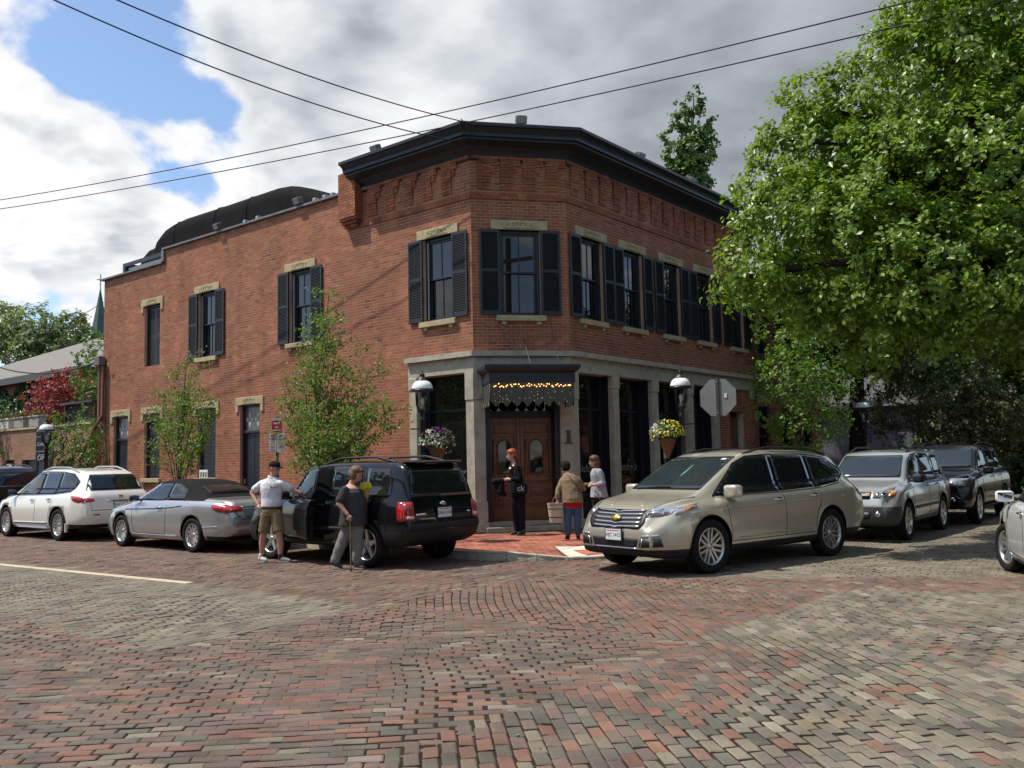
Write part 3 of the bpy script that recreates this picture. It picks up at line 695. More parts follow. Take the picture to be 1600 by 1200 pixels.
def sash_window(F, u, z0, z1, parent, shutters=True, sill_=True, lint=True, cols=2, name='window', recess=0.13, mat_f=None):
    w = empty(name, F.P(u, z0), 0, parent); w.matrix_parent_inverse = Matrix(); inv = Matrix.Translation(-Vector(F.P(u, z0)))
    kids = []; mf = mat_f or BLACKP; H = z1 - z0; M = F.M(u, z0, -recess)
    fr = MB()
    for s in (-1, 1): fr.bbox((s * OW - (0.07 if s > 0 else 0), -0.06, 0), (s * OW + (0.07 if s < 0 else 0), 0.05, H), 0.005, 0, M)
    fr.bbox((-OW + .07, -0.06, H - 0.075), (OW - .07, 0.05, H), 0.005, 0, M); fr.bbox((-OW + .07, -0.06, 0), (OW - .07, 0.05, 0.05), 0.005, 0, M)
    kids.append(fr.build('frame', mf))
    iw = OW - 0.07
    for (a, b, dd) in ((H * 0.5, H - 0.075, 0.0), (0.05, H * 0.5 + 0.045, -0.045)):
        sa = MB(); t = 0.045
        for s in (-1, 1): sa.bbox((s * iw - (t if s > 0 else 0), dd - 0.02, a), (s * iw + (t if s < 0 else 0), dd + 0.018, b), 0.004, 0, M)
        sa.bbox((-iw + t, dd - 0.02, a), (iw - t, dd + 0.018, a + t), 0.004, 0, M); sa.bbox((-iw + t, dd - 0.02, b - t), (iw - t, dd + 0.018, b), 0.004, 0, M)
        if cols == 2: sa.bbox((-0.014, dd - 0.015, a + t), (0.014, dd + 0.012, b - t), 0.003, 0, M)
        kids.append(sa.build('sash', mf))
        for (p, q) in (((-iw + t, -0.014), (0.014, iw - t)) if cols == 2 else ((-iw + t, iw - t),)):
            pn = MB(); til = random.uniform(-.004, .004); pn.box((p, dd - 0.008 + til * 0.3, a + t), (q, dd - 0.002, b - t), 0, M); kids.append(pn.build('pane', GLASS))
    if F is not FC:
        gr = MB(); gr.box((-iw, -0.02, 0.05), (-iw + 0.022, 0.015, H - 0.08), 0, F.M(u, z0, -recess + 0.05)); kids.append(gr.build('sash_track', mat('track_metal', (0.42, 0.43, 0.44), 0.4, metal=0.4)) if 'track_metal' not in bpy.data.materials else gr.build('sash_track', bpy.data.materials['track_metal']))
    if shutters:
        for s in (-1, 1):
            so_ = bpy.data.objects.new('shutter', SHM); COL.objects.link(so_)
            p = F.o + F.t * (u + (OW + 0.004 if s > 0 else -OW - SHW - 0.004)) + F.n * 0.022
            so_.matrix_world = Matrix(((F.t.x, F.n.x, 0, p.x), (F.t.y, F.n.y, 0, p.y), (0, 0, 1, z0 + 0.012), (0, 0, 0, 1))); kids.append(so_)
    if sill_: sill(F, u, z0, w); 
    if lint: lintel(F, u, z1, w, ears=(z1 < 4) or (abs(u + 14.82) < .01))
    for c in list(w.children): kids.append(c)
    for c in kids:
        mw = c.matrix_world.copy() if c.name.startswith('shutter') else Matrix()
        c.parent = w; c.matrix_parent_inverse = inv
        if c.name.startswith('shutter'): c.matrix_basis = mw
    return w
def panelled(mb, w, h, rows, M, t=0.035, cols=2, d=0.03):
    """leaf with sunk panels: x 0..w, z 0..h"""
    mb.box((0, -d, 0), (w, -0.002, h), 0, M); st = 0.06
    xs_ = [0 + st / 2 + k * (w - st) / cols for k in range(cols + 1)]
    for x in xs_: mb.bbox((x - st / 2, -0.002, 0), (x + st / 2, t - d, h), 0.004, 0, M)
    for z in rows: mb.bbox((0.001, -0.003, z - st / 2), (w - 0.001, t - d - 0.003, z + st / 2), 0.003, 0, M)
for c in up_left[1:]: sash_window(FL, c, SILL, LINT, rest_b)
sash_window(FC, up_ch[0], SILL, LINT, rest_b)
for c in up_right: sash_window(FR, c, SILL, LINT, rest_b)
def blind_opening(F, u, z0, z1, parent, name, sill_=True, transom=False):
    w = empty(name, F.P(u, z0), 0, parent); inv = Matrix.Translation(-Vector(F.P(u, z0))); kids = []
    H = z1 - z0; M = F.M(u - OW, z0, -0.13); hp = H
    fr = MB()
    for s in (0, 2 * OW - 0.06): fr.bbox((s, -0.06, 0), (s + 0.06, 0.05, H), 0.005, 0, M)
    fr.bbox((0.06, -0.06, H - 0.06), (2 * OW - 0.06, 0.05, H), 0.005, 0, M); kids.append(fr.build('frame', BLACKP))
    if transom:
        hp = H - 0.78
        tb = MB(); tb.bbox((0.06, -0.05, hp), (2 * OW - 0.06, 0.05, hp + 0.07), 0.005, 0, M); kids.append(tb.build('transom_bar', BLACKP))
        pn = MB(); pn.box((0.06, -0.02, hp + 0.07), (2 * OW - 0.06, -0.01, H - 0.06), 0, M); kids.append(pn.build('transom_pane', mat('leaded_glass', (0.10, 0.10, 0.10), 0.25)))
        lt = MB()
        for cxx in (0.27, 0.65):
            for (dx, dz, a, b) in ((0, 0.12, 0.055, 0.12), (0, -0.12, 0.055, 0.12), (0.10, 0, 0.08, 0.07), (-0.10, 0, 0.08, 0.07)):
                q = [(cxx + dx - a, hp + 0.38 + dz), (cxx + dx, hp + 0.38 + dz - b), (cxx + dx + a, hp + 0.38 + dz), (cxx + dx, hp + 0.38 + dz + b)]
                lt.add([tuple(M @ Vector((x, -0.006, z))) for x, z in q], [(0, 1, 2, 3)])
        kids.append(lt.build('leaded_flower', mat('opal_glass', (0.42, 0.42, 0.40), 0.4)))
        dl = MB(); panelled(dl, 2 * OW - 0.12, hp, (0.05, 0.85, hp - 0.05), M @ Matrix.Translation((0.06, -0.01, 0)), cols=2); kids.append(dl.build('door_leaf', BLACKP))
        hb = MB(); hb.tube([tuple(M @ Vector(p)) for p in ((0.14, 0.06, 1.05), (0.14, 0.06, 1.18))], 0.016, 6); kids.append(hb.build('door_handle', GREYMET))
    else:
        for k in range(2):
            wl = (2 * OW - 0.12) / 2 - 0.002
            dl = MB(); panelled(dl, wl, H - 0.06, (0.03, 0.52 * H, H - 0.09), M @ Matrix.Translation((0.06 + k * (wl + 0.004), 0, 0)), cols=1); kids.append(dl.build('shutter_leaf', SHUT))
            lv = MB(); nl = int((H - 0.2) / 0.04)
            for i in range(nl):
                z = 0.08 + i * (H - 0.2) / nl
                if abs(z - 0.52 * H) < 0.05: continue
                lv.box((0.06, -0.012, -0.002), (wl - 0.06, 0.012, 0.002), 0, M @ Matrix.Translation((0.06 + k * (wl + 0.004), 0.002, z)) @ Matrix.Rotation(R_(-40), 4, 'X'))
            lo_ = lv.build('louvre', SHUT); lo_['kind'] = 'stuff'; kids.append(lo_)
    if sill_: sill(F, u, z0, w)
    lintel(F, u, z1, w, ears=True)
    kids += list(w.children)
    for c in kids: c.parent = w; c.matrix_parent_inverse = inv
    return w
blind_opening(FL, up_left[0], SILL, LINT, rest_b, 'shuttered_window', False)
for c in gl_win: blind_opening(FL, c, GS, GL, rest_b, 'shuttered_window')
for c in gl_door: blind_opening(FL, c, 0.13, GL, rest_b, 'side_door', False, True)

# ---- stone shopfront
sf = empty('shopfront', (0, 0, 0), 0, rest_b)
def pier(F, a, b, z0, z1, d0=-0.42, d1=0.03, cap=True, base=True):
    mb = MB(); M = F.M(0, 0)
    mb.bbox((a, d0, z0), (b, d1, z1), 0.012, 0, M)
    if cap: mb.bbox((a - 0.025, d0 + .01, z1 - 0.30), (b + 0.025, d1 + 0.02, z1 + 0.002), 0.02, 0, M)
    if base: mb.bbox((a - 0.03, d0 + .01, z0 - 0.002), (b + 0.03, d1 + 0.03, z0 + 0.34), 0.015, 0, M)
    return mb.build('stone_pier', STONE, sf)
BZ = 3.60
pier(FL, -3.35, -3.10, 0.14, BZ, -0.14)
for a_, b_ in ((3.37, 3.64), (5.22, 5.50), (7.09, 7.38), (8.64, 8.95)): pier(FR, a_, b_, 0.14, BZ, -0.12)
def corner_pier(p, f1, w1, f2, w2):
    """five-sided pier where two fronts meet at p: faces of width w1 along f1 and w2 along f2"""
    for (z0, z1, g) in ((0.14, BZ, 0.0), (0.14, 0.32, 0.07), (0.32, 0.78, 0.035), (BZ - 0.62, BZ - 0.60, 0.004), (BZ - 0.32, BZ, 0.02)):
        pass
    mb = MB(); p = Vector(p); nb_ = (f1.n + f2.n).normalized(); m = 1 / max(0.3, nb_.dot(f1.n))
    for (z0, z1, g) in ((0.14, 0.34, 0.085), (0.34, 0.80, 0.045), (0.80, BZ - 0.6, 0.012), (BZ - 0.6, BZ + 0.002, 0.03)):
        d = 0.03 + g; c = p + nb_ * d * m
        a = p + f1.t * (-w1 - g) + f1.n * d if False else p + (-f1.t) * (w1 + g * 0.6) + f1.n * d
        b = p + f2.t * (w2 + g * 0.6) + f2.n * d
        ai = a - f1.n * 0.42; bi = b - f2.n * 0.42
        mb.prism([tuple(a), tuple(c), tuple(b), tuple(bi), tuple(ai)], z0, z1 - 0.004)
    mb.build('corner_pier', STONE, sf)
corner_pier(A2, FL, 0.20, FC, 0.22); corner_pier(B2, FC, 0.26, FR, 0.22)
# beam over the shop bays and the moulded ledge above it
for nm, z0, z1, dd in (('stone_beam', BZ + 0.002, 3.94, 0.035), ('stone_ledge', 3.942, 4.06, 0.13)):
    mb = MB(); vs = []
    for d in (-0.42, dd):
        a, b = off_pt(d)
        for z in (z0, z1): vs += [(-3.37 - (0.03 if nm == 'stone_ledge' else 0), -d, z), (*a, z), (*b, z), (d, RE + (0.03 if nm == 'stone_ledge' else 0), z)]
    fs = []
    for j in range(3): fs += [(4 + j, 4 + j + 1, j + 1, j), (8 + j, 8 + j + 1, 12 + j + 1, 12 + j), (j, j + 1, 8 + j + 1, 8 + j), (12 + j, 12 + j + 1, 4 + j + 1, 4 + j)]
    fs += [(0, 8, 12, 4), (3, 7, 15, 11)]
    mb.add(vs, fs); mb.build(nm, STONE, sf)
mb = MB(); mb.bbox((11.03, -0.1, 3.36), (11.25, 0.05, BZ), 0.01, 0, FR.M(0, 0)); mb.build('end_bracket', STONE, sf)
# glazed bays: frame, transom, panes, panelled stall riser, plus the dark room behind
ROOM = mat('dark_interior', (0.012, 0.010, 0.009), 0.9, spec=0.1)
def bay(F, a, b, name='shop_window', rec=-0.34, tz=2.78, riser=0.80):
    w = empty(name, (0, 0, 0), 0, rest_b); M = F.M(0, 0)
    fr = MB(); t = 0.07
    fr.bbox((a, rec - 0.05, 0.20), (a + t, rec + 0.05, BZ), 0.006, 0, M); fr.bbox((b - t, rec - 0.05, 0.20), (b, rec + 0.05, BZ), 0.006, 0, M)
    fr.bbox((a + t, rec - 0.05, BZ - t), (b - t, rec + 0.05, BZ), 0.006, 0, M); fr.bbox((a + t, rec - 0.05, tz), (b - t, rec + 0.04, tz + 0.06), 0.006, 0, M)
    fr.bbox((a + t, rec - 0.05, riser), (b - t, rec + 0.07, riser + 0.06), 0.006, 0, M); fr.build('frame', NAVY, w)
    jb = MB(); jb.box((a, rec + 0.051, 0.205), (a + 0.025, -0.125, BZ - .002), 0, M); jb.build('jamb_board', NAVY, w); jb = MB(); jb.box((b - 0.025, rec + 0.051, 0.205), (b, -0.125, BZ - .002), 0, M); jb.build('jamb_board', NAVY, w)
    for z0, z1 in ((tz + 0.06, BZ - t), (riser + 0.06, tz)):
        p = MB(); p.box((a + t, rec - 0.012, z0), (b - t, rec - 0.002, z1), 0, M); p.build('pane', GLASS, w)
    r = MB(); panelled(r, b - a - 2 * t, riser - 0.20, (0.03, riser - 0.23), M @ Matrix.Translation((a + t, rec, 0.20)), cols=2); r.build('stall_riser', NAVY, w)
    k = MB(); k.bbox((a, -0.42, 0.12), (b, 0.02, 0.20), 0.01, 0, M); k.build('plinth', STONE, w)
    return w
w0 = bay(FL, -3.10, -1.60)
for a, b in ((1.94, 3.35), (3.66, 5.20), (5.52, 7.07), (7.40, 8.62)): bay(FR, a, b)
SCRIPT = mat('script_paint', (0.20, 0.20, 0.18), 0.5)
lettering('window_script', "Lindey's", 0.30, SCRIPT, w0, frame_M(FL.P(-2.30, 1.42, -0.325), (1, 0, 0), (0, 0, 1)), 0.001, 0.45)
for nm, c_, ww in (('a', 2.65, None), ('b', 4.43, None), ('c', 6.3, None)):
    lettering('window_script', "Lindey's", 0.28, SCRIPT, rest_b.children[-1] if False else w0, frame_M(FR.P(c_, 1.44, -0.325), (0, 1, 0), (0, 0, 1)), 0.001, 0.45)
# right-hand brick pier door
wd = empty('service_door', (0, 0, 0), 0, rest_b); M = FR.M(0, 0)
OLDW = mat('weathered_wood', (0.13, 0.055, 0.025), 0.6, var=0.3, vscale=7)
mb = MB(); panelled(mb, 0.80, 2.6, (0.05, 0.9, 1.7, 2.55), FR.M(9.69, 0.2, -0.18), cols=2); mb.build('door_leaf', OLDW, wd)
mb = MB(); mb.bbox((9.62, -0.2, 0.13), (9.69, -0.05, 2.95), 0.005, 0, M); mb.bbox((10.49, -0.2, 0.13), (10.55, -0.05, 2.95), 0.005, 0, M); mb.build('frame', mat('peeling_paint', (0.42, 0.40, 0.34), 0.8, var=0.4, vscale=9), wd)

# ---- entrance in the chamfered corner: double oak doors, transom, steps, canopy
OAK = mat('oak', (0.175, 0.066, 0.023), 0.38, spec=0.5, var=0.35, vscale=5, bump=0.15, bscale=30)
OAKD = mat('oak_dark', (0.12, 0.042, 0.016), 0.4, var=0.3, vscale=8)
en = empty('entrance', (0, 0, 0), 0, rest_b); REC = -0.38; M = FC.M(0, 0, REC); D0, D1, DB, DT = 0.36, 1.80, 0.34, 2.60
mb = MB(); mb.bbox((0.22, -0.05, 0.30), (D0, 0.32, BZ), 0.006, 0, M); mb.bbox((D1, -0.05, 0.30), (1.94, 0.32, BZ), 0.006, 0, M); mb.bbox((D0, -0.05, BZ - 0.1), (D1, 0.3, BZ), 0.006, 0, M); mb.build('door_frame', BLACKP, en)
mb = MB(); mb.bbox((D0, -0.05, DT), (D1, 0.06, DT + 0.16), 0.008, 0, M); mb.build('transom_bar', BLACKP, en)
mb = MB(); mb.box((D0, -0.02, DT + 0.16), (D1, -0.01, BZ - 0.1), 0, M); mb.build('transom_pane', GLASS, en)
mb = MB(); mb.bbox((0.20, -0.1, 0.12), (1.98, 0.52, 0.24), 0.015, 0, M); mb.bbox((0.23, -0.1, 0.242), (1.93, 0.34, 0.335), 0.012, 0, M); mb.build('door_step', STONE, en)
for side in (0, 1):
    dr = empty('oak_door', (0, 0, 0), 0, rest_b); wl = (D1 - D0) / 2 - 0.003; x0 = D0 + side * (wl + 0.006); Md = M @ Matrix.Translation((x0, 0, DB)); h = DT - DB
    mb = MB(); mb.box((0, -0.045, 0), (wl, -0.012, h), 0, Md)
    for (a, b, c, d, t) in ((0, 0.08, 0, h, .022), (wl - 0.08, wl, 0, h, .022), (0.08, wl - .08, 0, 0.30, .02), (0.08, wl - 0.08, h - 0.10, h, .02), (0.08, wl - 0.08, 0.86, 0.98, .03), (0.02, wl - 0.02, 0.98, 1.01, .06),
                            (0.08, wl - 0.08, h - 0.40, h - 0.34, .03), (0.14, wl - .14, h - 0.33, h - 0.13, .012), (0.14, wl - .14, 0.36, 0.80, .008), (0.20, wl - .20, 0.44, 0.72, .024), (0.02, wl - .02, 0.30, 0.34, .035)):
        mb.bbox((a, -0.013, c), (b, t, d), 0.006, 0, Md)
    for s in (0.115, wl - 0.115):      # turned columns either side of the light
        mb.lathe([(0.034, 0), (0.034, 0.05), (0.024, 0.07), (0.030, 0.15), (0.022, 0.2), (0.030, 0.30), (0.022, 0.36), (0.030, 0.46), (0.022, 0.52), (0.028, 0.62), (0.022, 0.68), (0.034, 0.72), (0.034, 0.78)], 10, (0, 0, 0), 0, Md @ Matrix.Translation((s, 0.02, 1.01)))
    for k in range(9): mb.bbox((0.10 + k * (wl - .2) / 9, 0.0, h - 0.345), (0.10 + k * (wl - .2) / 9 + 0.03, 0.045, h - 0.315), 0.004, 0, Md)
    mb.build('door_leaf', OAK, dr)
    cxp = wl / 2; rw = 0.155; poly = [(cxp - rw, 1.04), (cxp + rw, 1.04), (cxp + rw, 1.62)] + [(cxp + rw * math.cos(a), 1.62 + rw * math.sin(a)) for a in [R_(q) for q in range(20, 180, 20)]] + [(cxp - rw, 1.62)]
    g_ = MB(); nn = len(poly); g_.add([tuple(Md @ Vector((x, 0.004, z))) for x, z in poly], [tuple(range(nn))]); g_.build('door_pane', GLASS, dr)
    fr = MB(); fr.tube([tuple(Md @ Vector((x, 0.006, z))) for x, z in poly + [poly[0]]], 0.018, 6); fr.build('pane_moulding', OAKD, dr)
    cr = MB()
    for k in range(3):
        for s in (-1, 1): cr.tube([tuple(Md @ Vector((wl / 2 + s * (0.05 + .05 * k + .03 * math.cos(a)), 0.028, 0.58 + .05 * math.sin(a) * (1 if k % 2 else -1)))) for a in np.linspace(0, 4.5, 9)], 0.008, 4)
    cr.build('carving', OAKD, dr)
    hd = MB(); hx = wl - 0.045 if side == 0 else 0.045; hd.tube([tuple(Md @ Vector((hx, 0.05, z))) for z in (0.95, 1.0, 1.12, 1.17)], [0.008, 0.012, 0.012, 0.008], 6); hd.build('door_handle', mat('brass', (0.35, 0.24, 0.10), 0.35, metal=0.9) if 'brass' not in bpy.data.materials else bpy.data.materials['brass'], dr)
# canopy
cn = empty('canopy', (0, 0, 0), 0, rest_b); M = FC.M(0, 0, 0.0)
cp = MB(); ca, cb, dp = 0.16, 2.02, 0.95
cp.bbox((ca, 0.0, 3.28), (cb, dp, 3.50), 0.01, 0, M)
prof_ = [(0.0, 3.50), (0.05, 3.53), (0.09, 3.58), (0.10, 3.62), (0.10, 3.655), (-0.02, 3.68)]
vs = []
for g_, z in prof_: vs += [(ca - g_, 0.04, z), (ca - g_, dp + g_, z), (cb + g_, dp + g_, z), (cb + g_, 0.04, z)]
fs = []
for i in range(len(prof_) - 1):
    for j in range(3): fs.append((i * 4 + j, (i + 1) * 4 + j, (i + 1) * 4 + j + 1, i * 4 + j + 1))
fs.append((20, 21, 22, 23)); cp.add([tuple(M @ Vector(p)) for p in vs], fs); cp.build('canopy_roof', BLACKP, cn)
vl = MB(); PG = 0.03
def valance(p, q, n):
    p, q = Vector(p), Vector(q); t = (q - p) / n; nn = Vector((t.y, -t.x, 0)).normalized() * 0.012
    for k in range(n):
        a = p + t * (k + 0.04); b = p + t * (k + 0.96); z1, z0, zp = 3.279, 2.90, 2.78; mid = (a + b) / 2
        vl_p = [(a.x, a.y, z1), (b.x, b.y, z1), (b.x, b.y, z0), (mid.x, mid.y, zp), (a.x, a.y, z0)]
        gp = MB(); gp.add([tuple(M @ Vector(v)) for v in vl_p], [(0, 1, 2, 3, 4)]); gp.build('valance_panel', VALG, cn)
        vl.tube([tuple(M @ Vector(v)) for v in vl_p + [vl_p[0]]], 0.007, 5)
VALG = mat('smoked_glass', (0.035, 0.033, 0.022), 0.25, spec=0.5)
valance((ca + 0.03, dp - 0.02, 0), (cb - 0.03, dp - 0.02, 0), 8); valance((cb - 0.02, dp - 0.05, 0), (cb - 0.02, 0.08, 0), 4); valance((ca + 0.02, 0.08, 0), (ca + 0.02, dp - 0.05, 0), 4)
vl.build('valance_lead', mat('lead_came', (0.12, 0.12, 0.10), 0.5, metal=0.3), cn)
BULB = mat('bulb_glow', (1, 0.6, 0.2), 0.4, emit=(1.0, 0.52, 0.14), estr=3.2)
bl = MB()
for k in range(40):
    u = ca + 0.10 + (cb - ca - 0.2) * k / 39 + random.uniform(-.02, .02); z = 3.235 + random.uniform(-0.05, 0.02); bl.lathe([(0.0, -0.012), (0.009, -0.006), (0.011, 0.002), (0.006, 0.012), (0.0, 0.014)], 6, (0, 0, 0), 0, M @ Matrix.Translation((u, dp + 0.02 + random.uniform(0, .015), z)))
o = bl.build('bulb_string', BULB, cn); tag(o, kind='stuff')
bl = MB()
for k in range(38):
    u = random.uniform(ca + .1, cb - .1); z = random.uniform(2.8, 3.1); bl.lathe([(0, -.005), (.005, 0), (0, .005)], 5, (0, 0, 0), 0, M @ Matrix.Translation((u, dp + 0.004, z)))
o = bl.build('glint_string', mat('faint_glint', (1, .6, .25), .4, emit=(1.0, .55, .2), estr=1.6), cn); tag(o, kind='stuff')  # tiny glowing specks put in for glints on the valance glass
ch = MB()
for (u, zt) in ((0.55, 4.75), (1.72, 4.78), (1.1, 4.35)): ch.tube([tuple(M @ Vector(p)) for p in ((u + (0.45 if u < 1 else 0.02), dp - 0.25, 3.66), (u + 0.02, 0.03, zt))], 0.009, 5)
ch.build('hanging_chain', BLACKM, cn)
# small plaque and house mark on the right pier
mb = MB(); mb.bbox((2.04, 0.03, 2.02), (2.13, 0.065, 2.30), 0.006, 0, FC.M(0, 0)); mb.bbox((1.99, 0.03, 2.0), (2.18, 0.075, 2.03), 0.004, 0, FC.M(0, 0)); mb.build('call_plaque', mat('bronze', (0.07, 0.065, 0.05), 0.5, metal=0.4), sf)
# ---- floodlights along the roof edge
def flood(p, rz, name='floodlight'):
    m = Matrix.Translation(p) @ Matrix.Rotation(rz, 4, 'Z'); mb = MB()
    mb.bbox((-0.12, -0.02, 0.02), (0.12, 0.16, 0.20), 0.02, 0, m @ Matrix.Rotation(R_(22), 4, 'X')); mb.box((-0.02, 0.03, -0.06), (0.02, 0.07, 0.08), 0, m)
    o = mb.build(name, mat('lamp_housing', (0.07, 0.07, 0.068), 0.5) if 'lamp_housing' not in bpy.data.materials else bpy.data.materials['lamp_housing'], rest_b)
    lens = MB(); lens.box((-0.105, -0.028, 0.035), (0.105, -0.021, 0.185), 0, m @ Matrix.Rotation(R_(22), 4, 'X')); lens.build('lens', mat('lamp_lens', (0.30, 0.29, 0.25), 0.3) if 'lamp_lens' not in bpy.data.materials else bpy.data.materials['lamp_lens'], o)
flood((-11.07, -0.12, 8.47), 0); flood((-7.35, -0.12, 8.47), 0); flood((-4.0, -0.42, 8.99), 0); flood((-0.32, 0.55, 9.02), R_(50)); flood((0.40, 4.4, 9.0), R_(90)); flood((0.40, 7.1, 9.0), R_(90)); flood((0.40, 9.8, 9.0), R_(90))
# black barrel-roofed plant housing on the flat roof
def hump(name, prof, y0, y1):
    mb = MB(); rings = []
    for x, zt in prof: rings.append([(x, y0, 7.6), (x, y0, zt - 0.42), (x, y0 + 0.05, zt - 0.22), (x, y0 + 0.16, zt - 0.07), (x, y0 + 0.34, zt), (x, y1 - 0.3, zt + 0.03), (x, y1, 7.6)])
    nn = 7
    for a, b in zip(rings, rings[1:]): mb.add(a + b, [(k, k + 1, nn + k + 1, nn + k) for k in range(nn - 1)], 0, True)
    mb.add(rings[0], [tuple(range(nn))[::-1]]); mb.add(rings[-1], [tuple(range(nn))]); return mb.build(name, TAR, rest_b)
hump('plant_housing', [(-17.5, 8.35), (-17.47, 8.85), (-17.35, 9.03), (-17.1, 9.15), (-16.4, 9.20)], 0.95, 3.0)
hump('plant_housing', [(-16.36, 8.5), (-16.25, 9.05), (-16.05, 9.36), (-15.7, 9.56), (-15.2, 9.66), (-14.4, 9.72), (-12.0, 9.70), (-9.6, 9.70), (-9.2, 9.66), (-8.8, 9.56), (-8.2, 9.36), (-7.5, 9.08), (-6.9, 8.7)], 0.75, 3.3)
for x, zt in ((-14.9, 9.69), (-12.6, 9.71), (-10.9, 9.70)):
    mb = MB(); mb.tube([(x, 0.745, 7.9), (x, 0.745, zt - 0.42), (x, 0.795, zt - 0.22), (x, 0.905, zt - 0.065), (x, 1.09, zt + .006), (x, 3.0, zt + 0.036)], 0.014, 4); mb.build('housing_seam', TAR, rest_b)
mb = MB(); mb.box((-17.7, 0.5, 7.8), (-17.55, 2.9, 8.62)); mb.box((-17.55, 0.5, 8.5), (-14.6, 0.55, 8.62)); mb.build('skylight_frame', BLACKP, rest_b)
mb = MB(); mb.box((-17.5, 0.6, 7.85), (-14.7, 2.7, 8.46)); mb.build('skylight_panel', mat('skylight_white', (0.5, 0.51, 0.52), 0.5), rest_b)
mb = MB(); mb.add([(-6.6, 0.35, 8.3), (-5.5, 0.35, 8.62), (-5.5, 1.4, 8.62), (-6.6, 1.4, 8.3)], [(0, 1, 2, 3)]); mb.build('roof_flashing', mat('flashing', (0.5, 0.52, 0.52), 0.35, metal=0.4), rest_b)
for x in (-9.9, -9.3, -6.8, -6.4, -6.1): mb = MB(); mb.bbox((x - .06, -0.02, 8.475), (x + .06, 0.12, 8.58), 0.01); mb.build('junction_box', GREYMET, rest_b)
# painted conduits down the left end of the wall
PIPE = mat('brick_red_pipe', (0.19, 0.075, 0.05), 0.6, var=0.15, vscale=6)
for k in range(4):
    x = -18.02 + k * 0.11; y = -0.10 - 0.03 * (k % 2); mb = MB()
    mb.tube([(x, y, 5.2 - 0.05 * k), (x, y, 3.15 + 0.1 * k), (x - .14, y - .22, 2.7 + 0.1 * k), (x - 0.34, y - 0.42, 2.05 + 0.07 * k), (x - 0.36, y - 0.44, 1.9 + .07 * k), (x - 0.36, y - 0.44, 0.12)], 0.042, 8); mb.build('conduit', PIPE, rest_b)
mb = MB(); mb.bbox((-18.1, -0.26, 5.1), (-17.72, -0.03, 5.42), 0.02); mb.build('conduit_head', mat('weather_head', (0.13, 0.12, 0.11), 0.6), rest_b)
mb = MB(); mb.tube([(-17.42, -0.05, 4.9), (-17.42, -0.12, 5.0), (-17.35, -.14, 5.15), (-17.3, -.14, 5.0)], 0.02, 6); mb.build('wall_hook', PIPE, rest_b)

# ------------------------------------------------------------------ neighbouring buildings
def pt(x, y, d): return CAM + pixdir(x, y) * d      # a point at a given depth
FARB = far_brick_mat('far_brick', (0.27, 0.105, 0.06), (0.19, 0.07, 0.042), (0.24, 0.19, 0.15))
TANB = far_brick_mat('tan_brick', (0.30, 0.16, 0.095), (0.22, 0.11, 0.065), (0.26, 0.20, 0.15))
SLATE = mat('slate_roof', (0.16, 0.145, 0.125), 0.85, var=0.2, vscale=3, bump=0.4, bscale=20)
# brick wing beyond the restaurant on the right street
wing = empty('brick_wing', (-4, 14.6, 0)); tag(wing, 'lower two-storey brick house with dark eaves behind the leafy street tree', 'house')
def wbuild(mb, name, m, root): o = mb.build(name, m, root); o.matrix_parent_inverse = Matrix.Translation(-root.location); return o
mb = MB(); FW = Face2((-0.35, 0), (0, 1), (1, 0)); wo_ = [(12.4, 13.3, 4.9, 6.35), (14.2, 15.1, 4.9, 6.35), (16.05, 16.9, 4.9, 6.35), (12.4, 13.3, 1.3, 3.2), (14.2, 15.1, 1.3, 3.2), (16.05, 16.9, 0.2, 3.0)]
cell_wall(mb, FW, [11.3, 17.6], [0, 7.0], wo_, 0.0)
for (a, b, c, d) in wo_:
    for (p, q) in (((a, c), (a, d)), ((b, d), (b, c)), ((a, d), (b, d)), ((b, c), (a, c))): mb.add([FW.P(*p), FW.P(*q), FW.P(*q, -0.2), FW.P(*p, -0.2)], [(0, 1, 2, 3)])
mb.add([(-0.35, 17.6, 0), (-8, 17.6, 0), (-8, 17.6, 7.0), (-0.35, 17.6, 7.0)], [(0, 1, 2, 3)]); wbuild(mb, 'wall', FARB, wing)
mb = MB(); mb.add([(0.35, 11.3, 7.0), (0.35, 18.2, 7.0), (-4, 18.2, 8.9), (-4, 11.3, 8.9), (0.35, 11.3, 6.85), (0.35, 18.2, 6.85), (-8.5, 18.2, 7.0), (-8.5, 11.3, 7.0)], [(0, 1, 2, 3), (4, 5, 1, 0), (3, 2, 6, 7), (1, 5, 6, 2)]); mb.add([(-0.36, 11.3, 6.85), (-.36, 18.2, 6.85), (.35, 18.2, 6.85), (.35, 11.3, 6.85)], [(0, 1, 2, 3)]); wbuild(mb, 'roof', mat('dark_roof', (0.02, 0.024, 0.026), 0.6), wing)
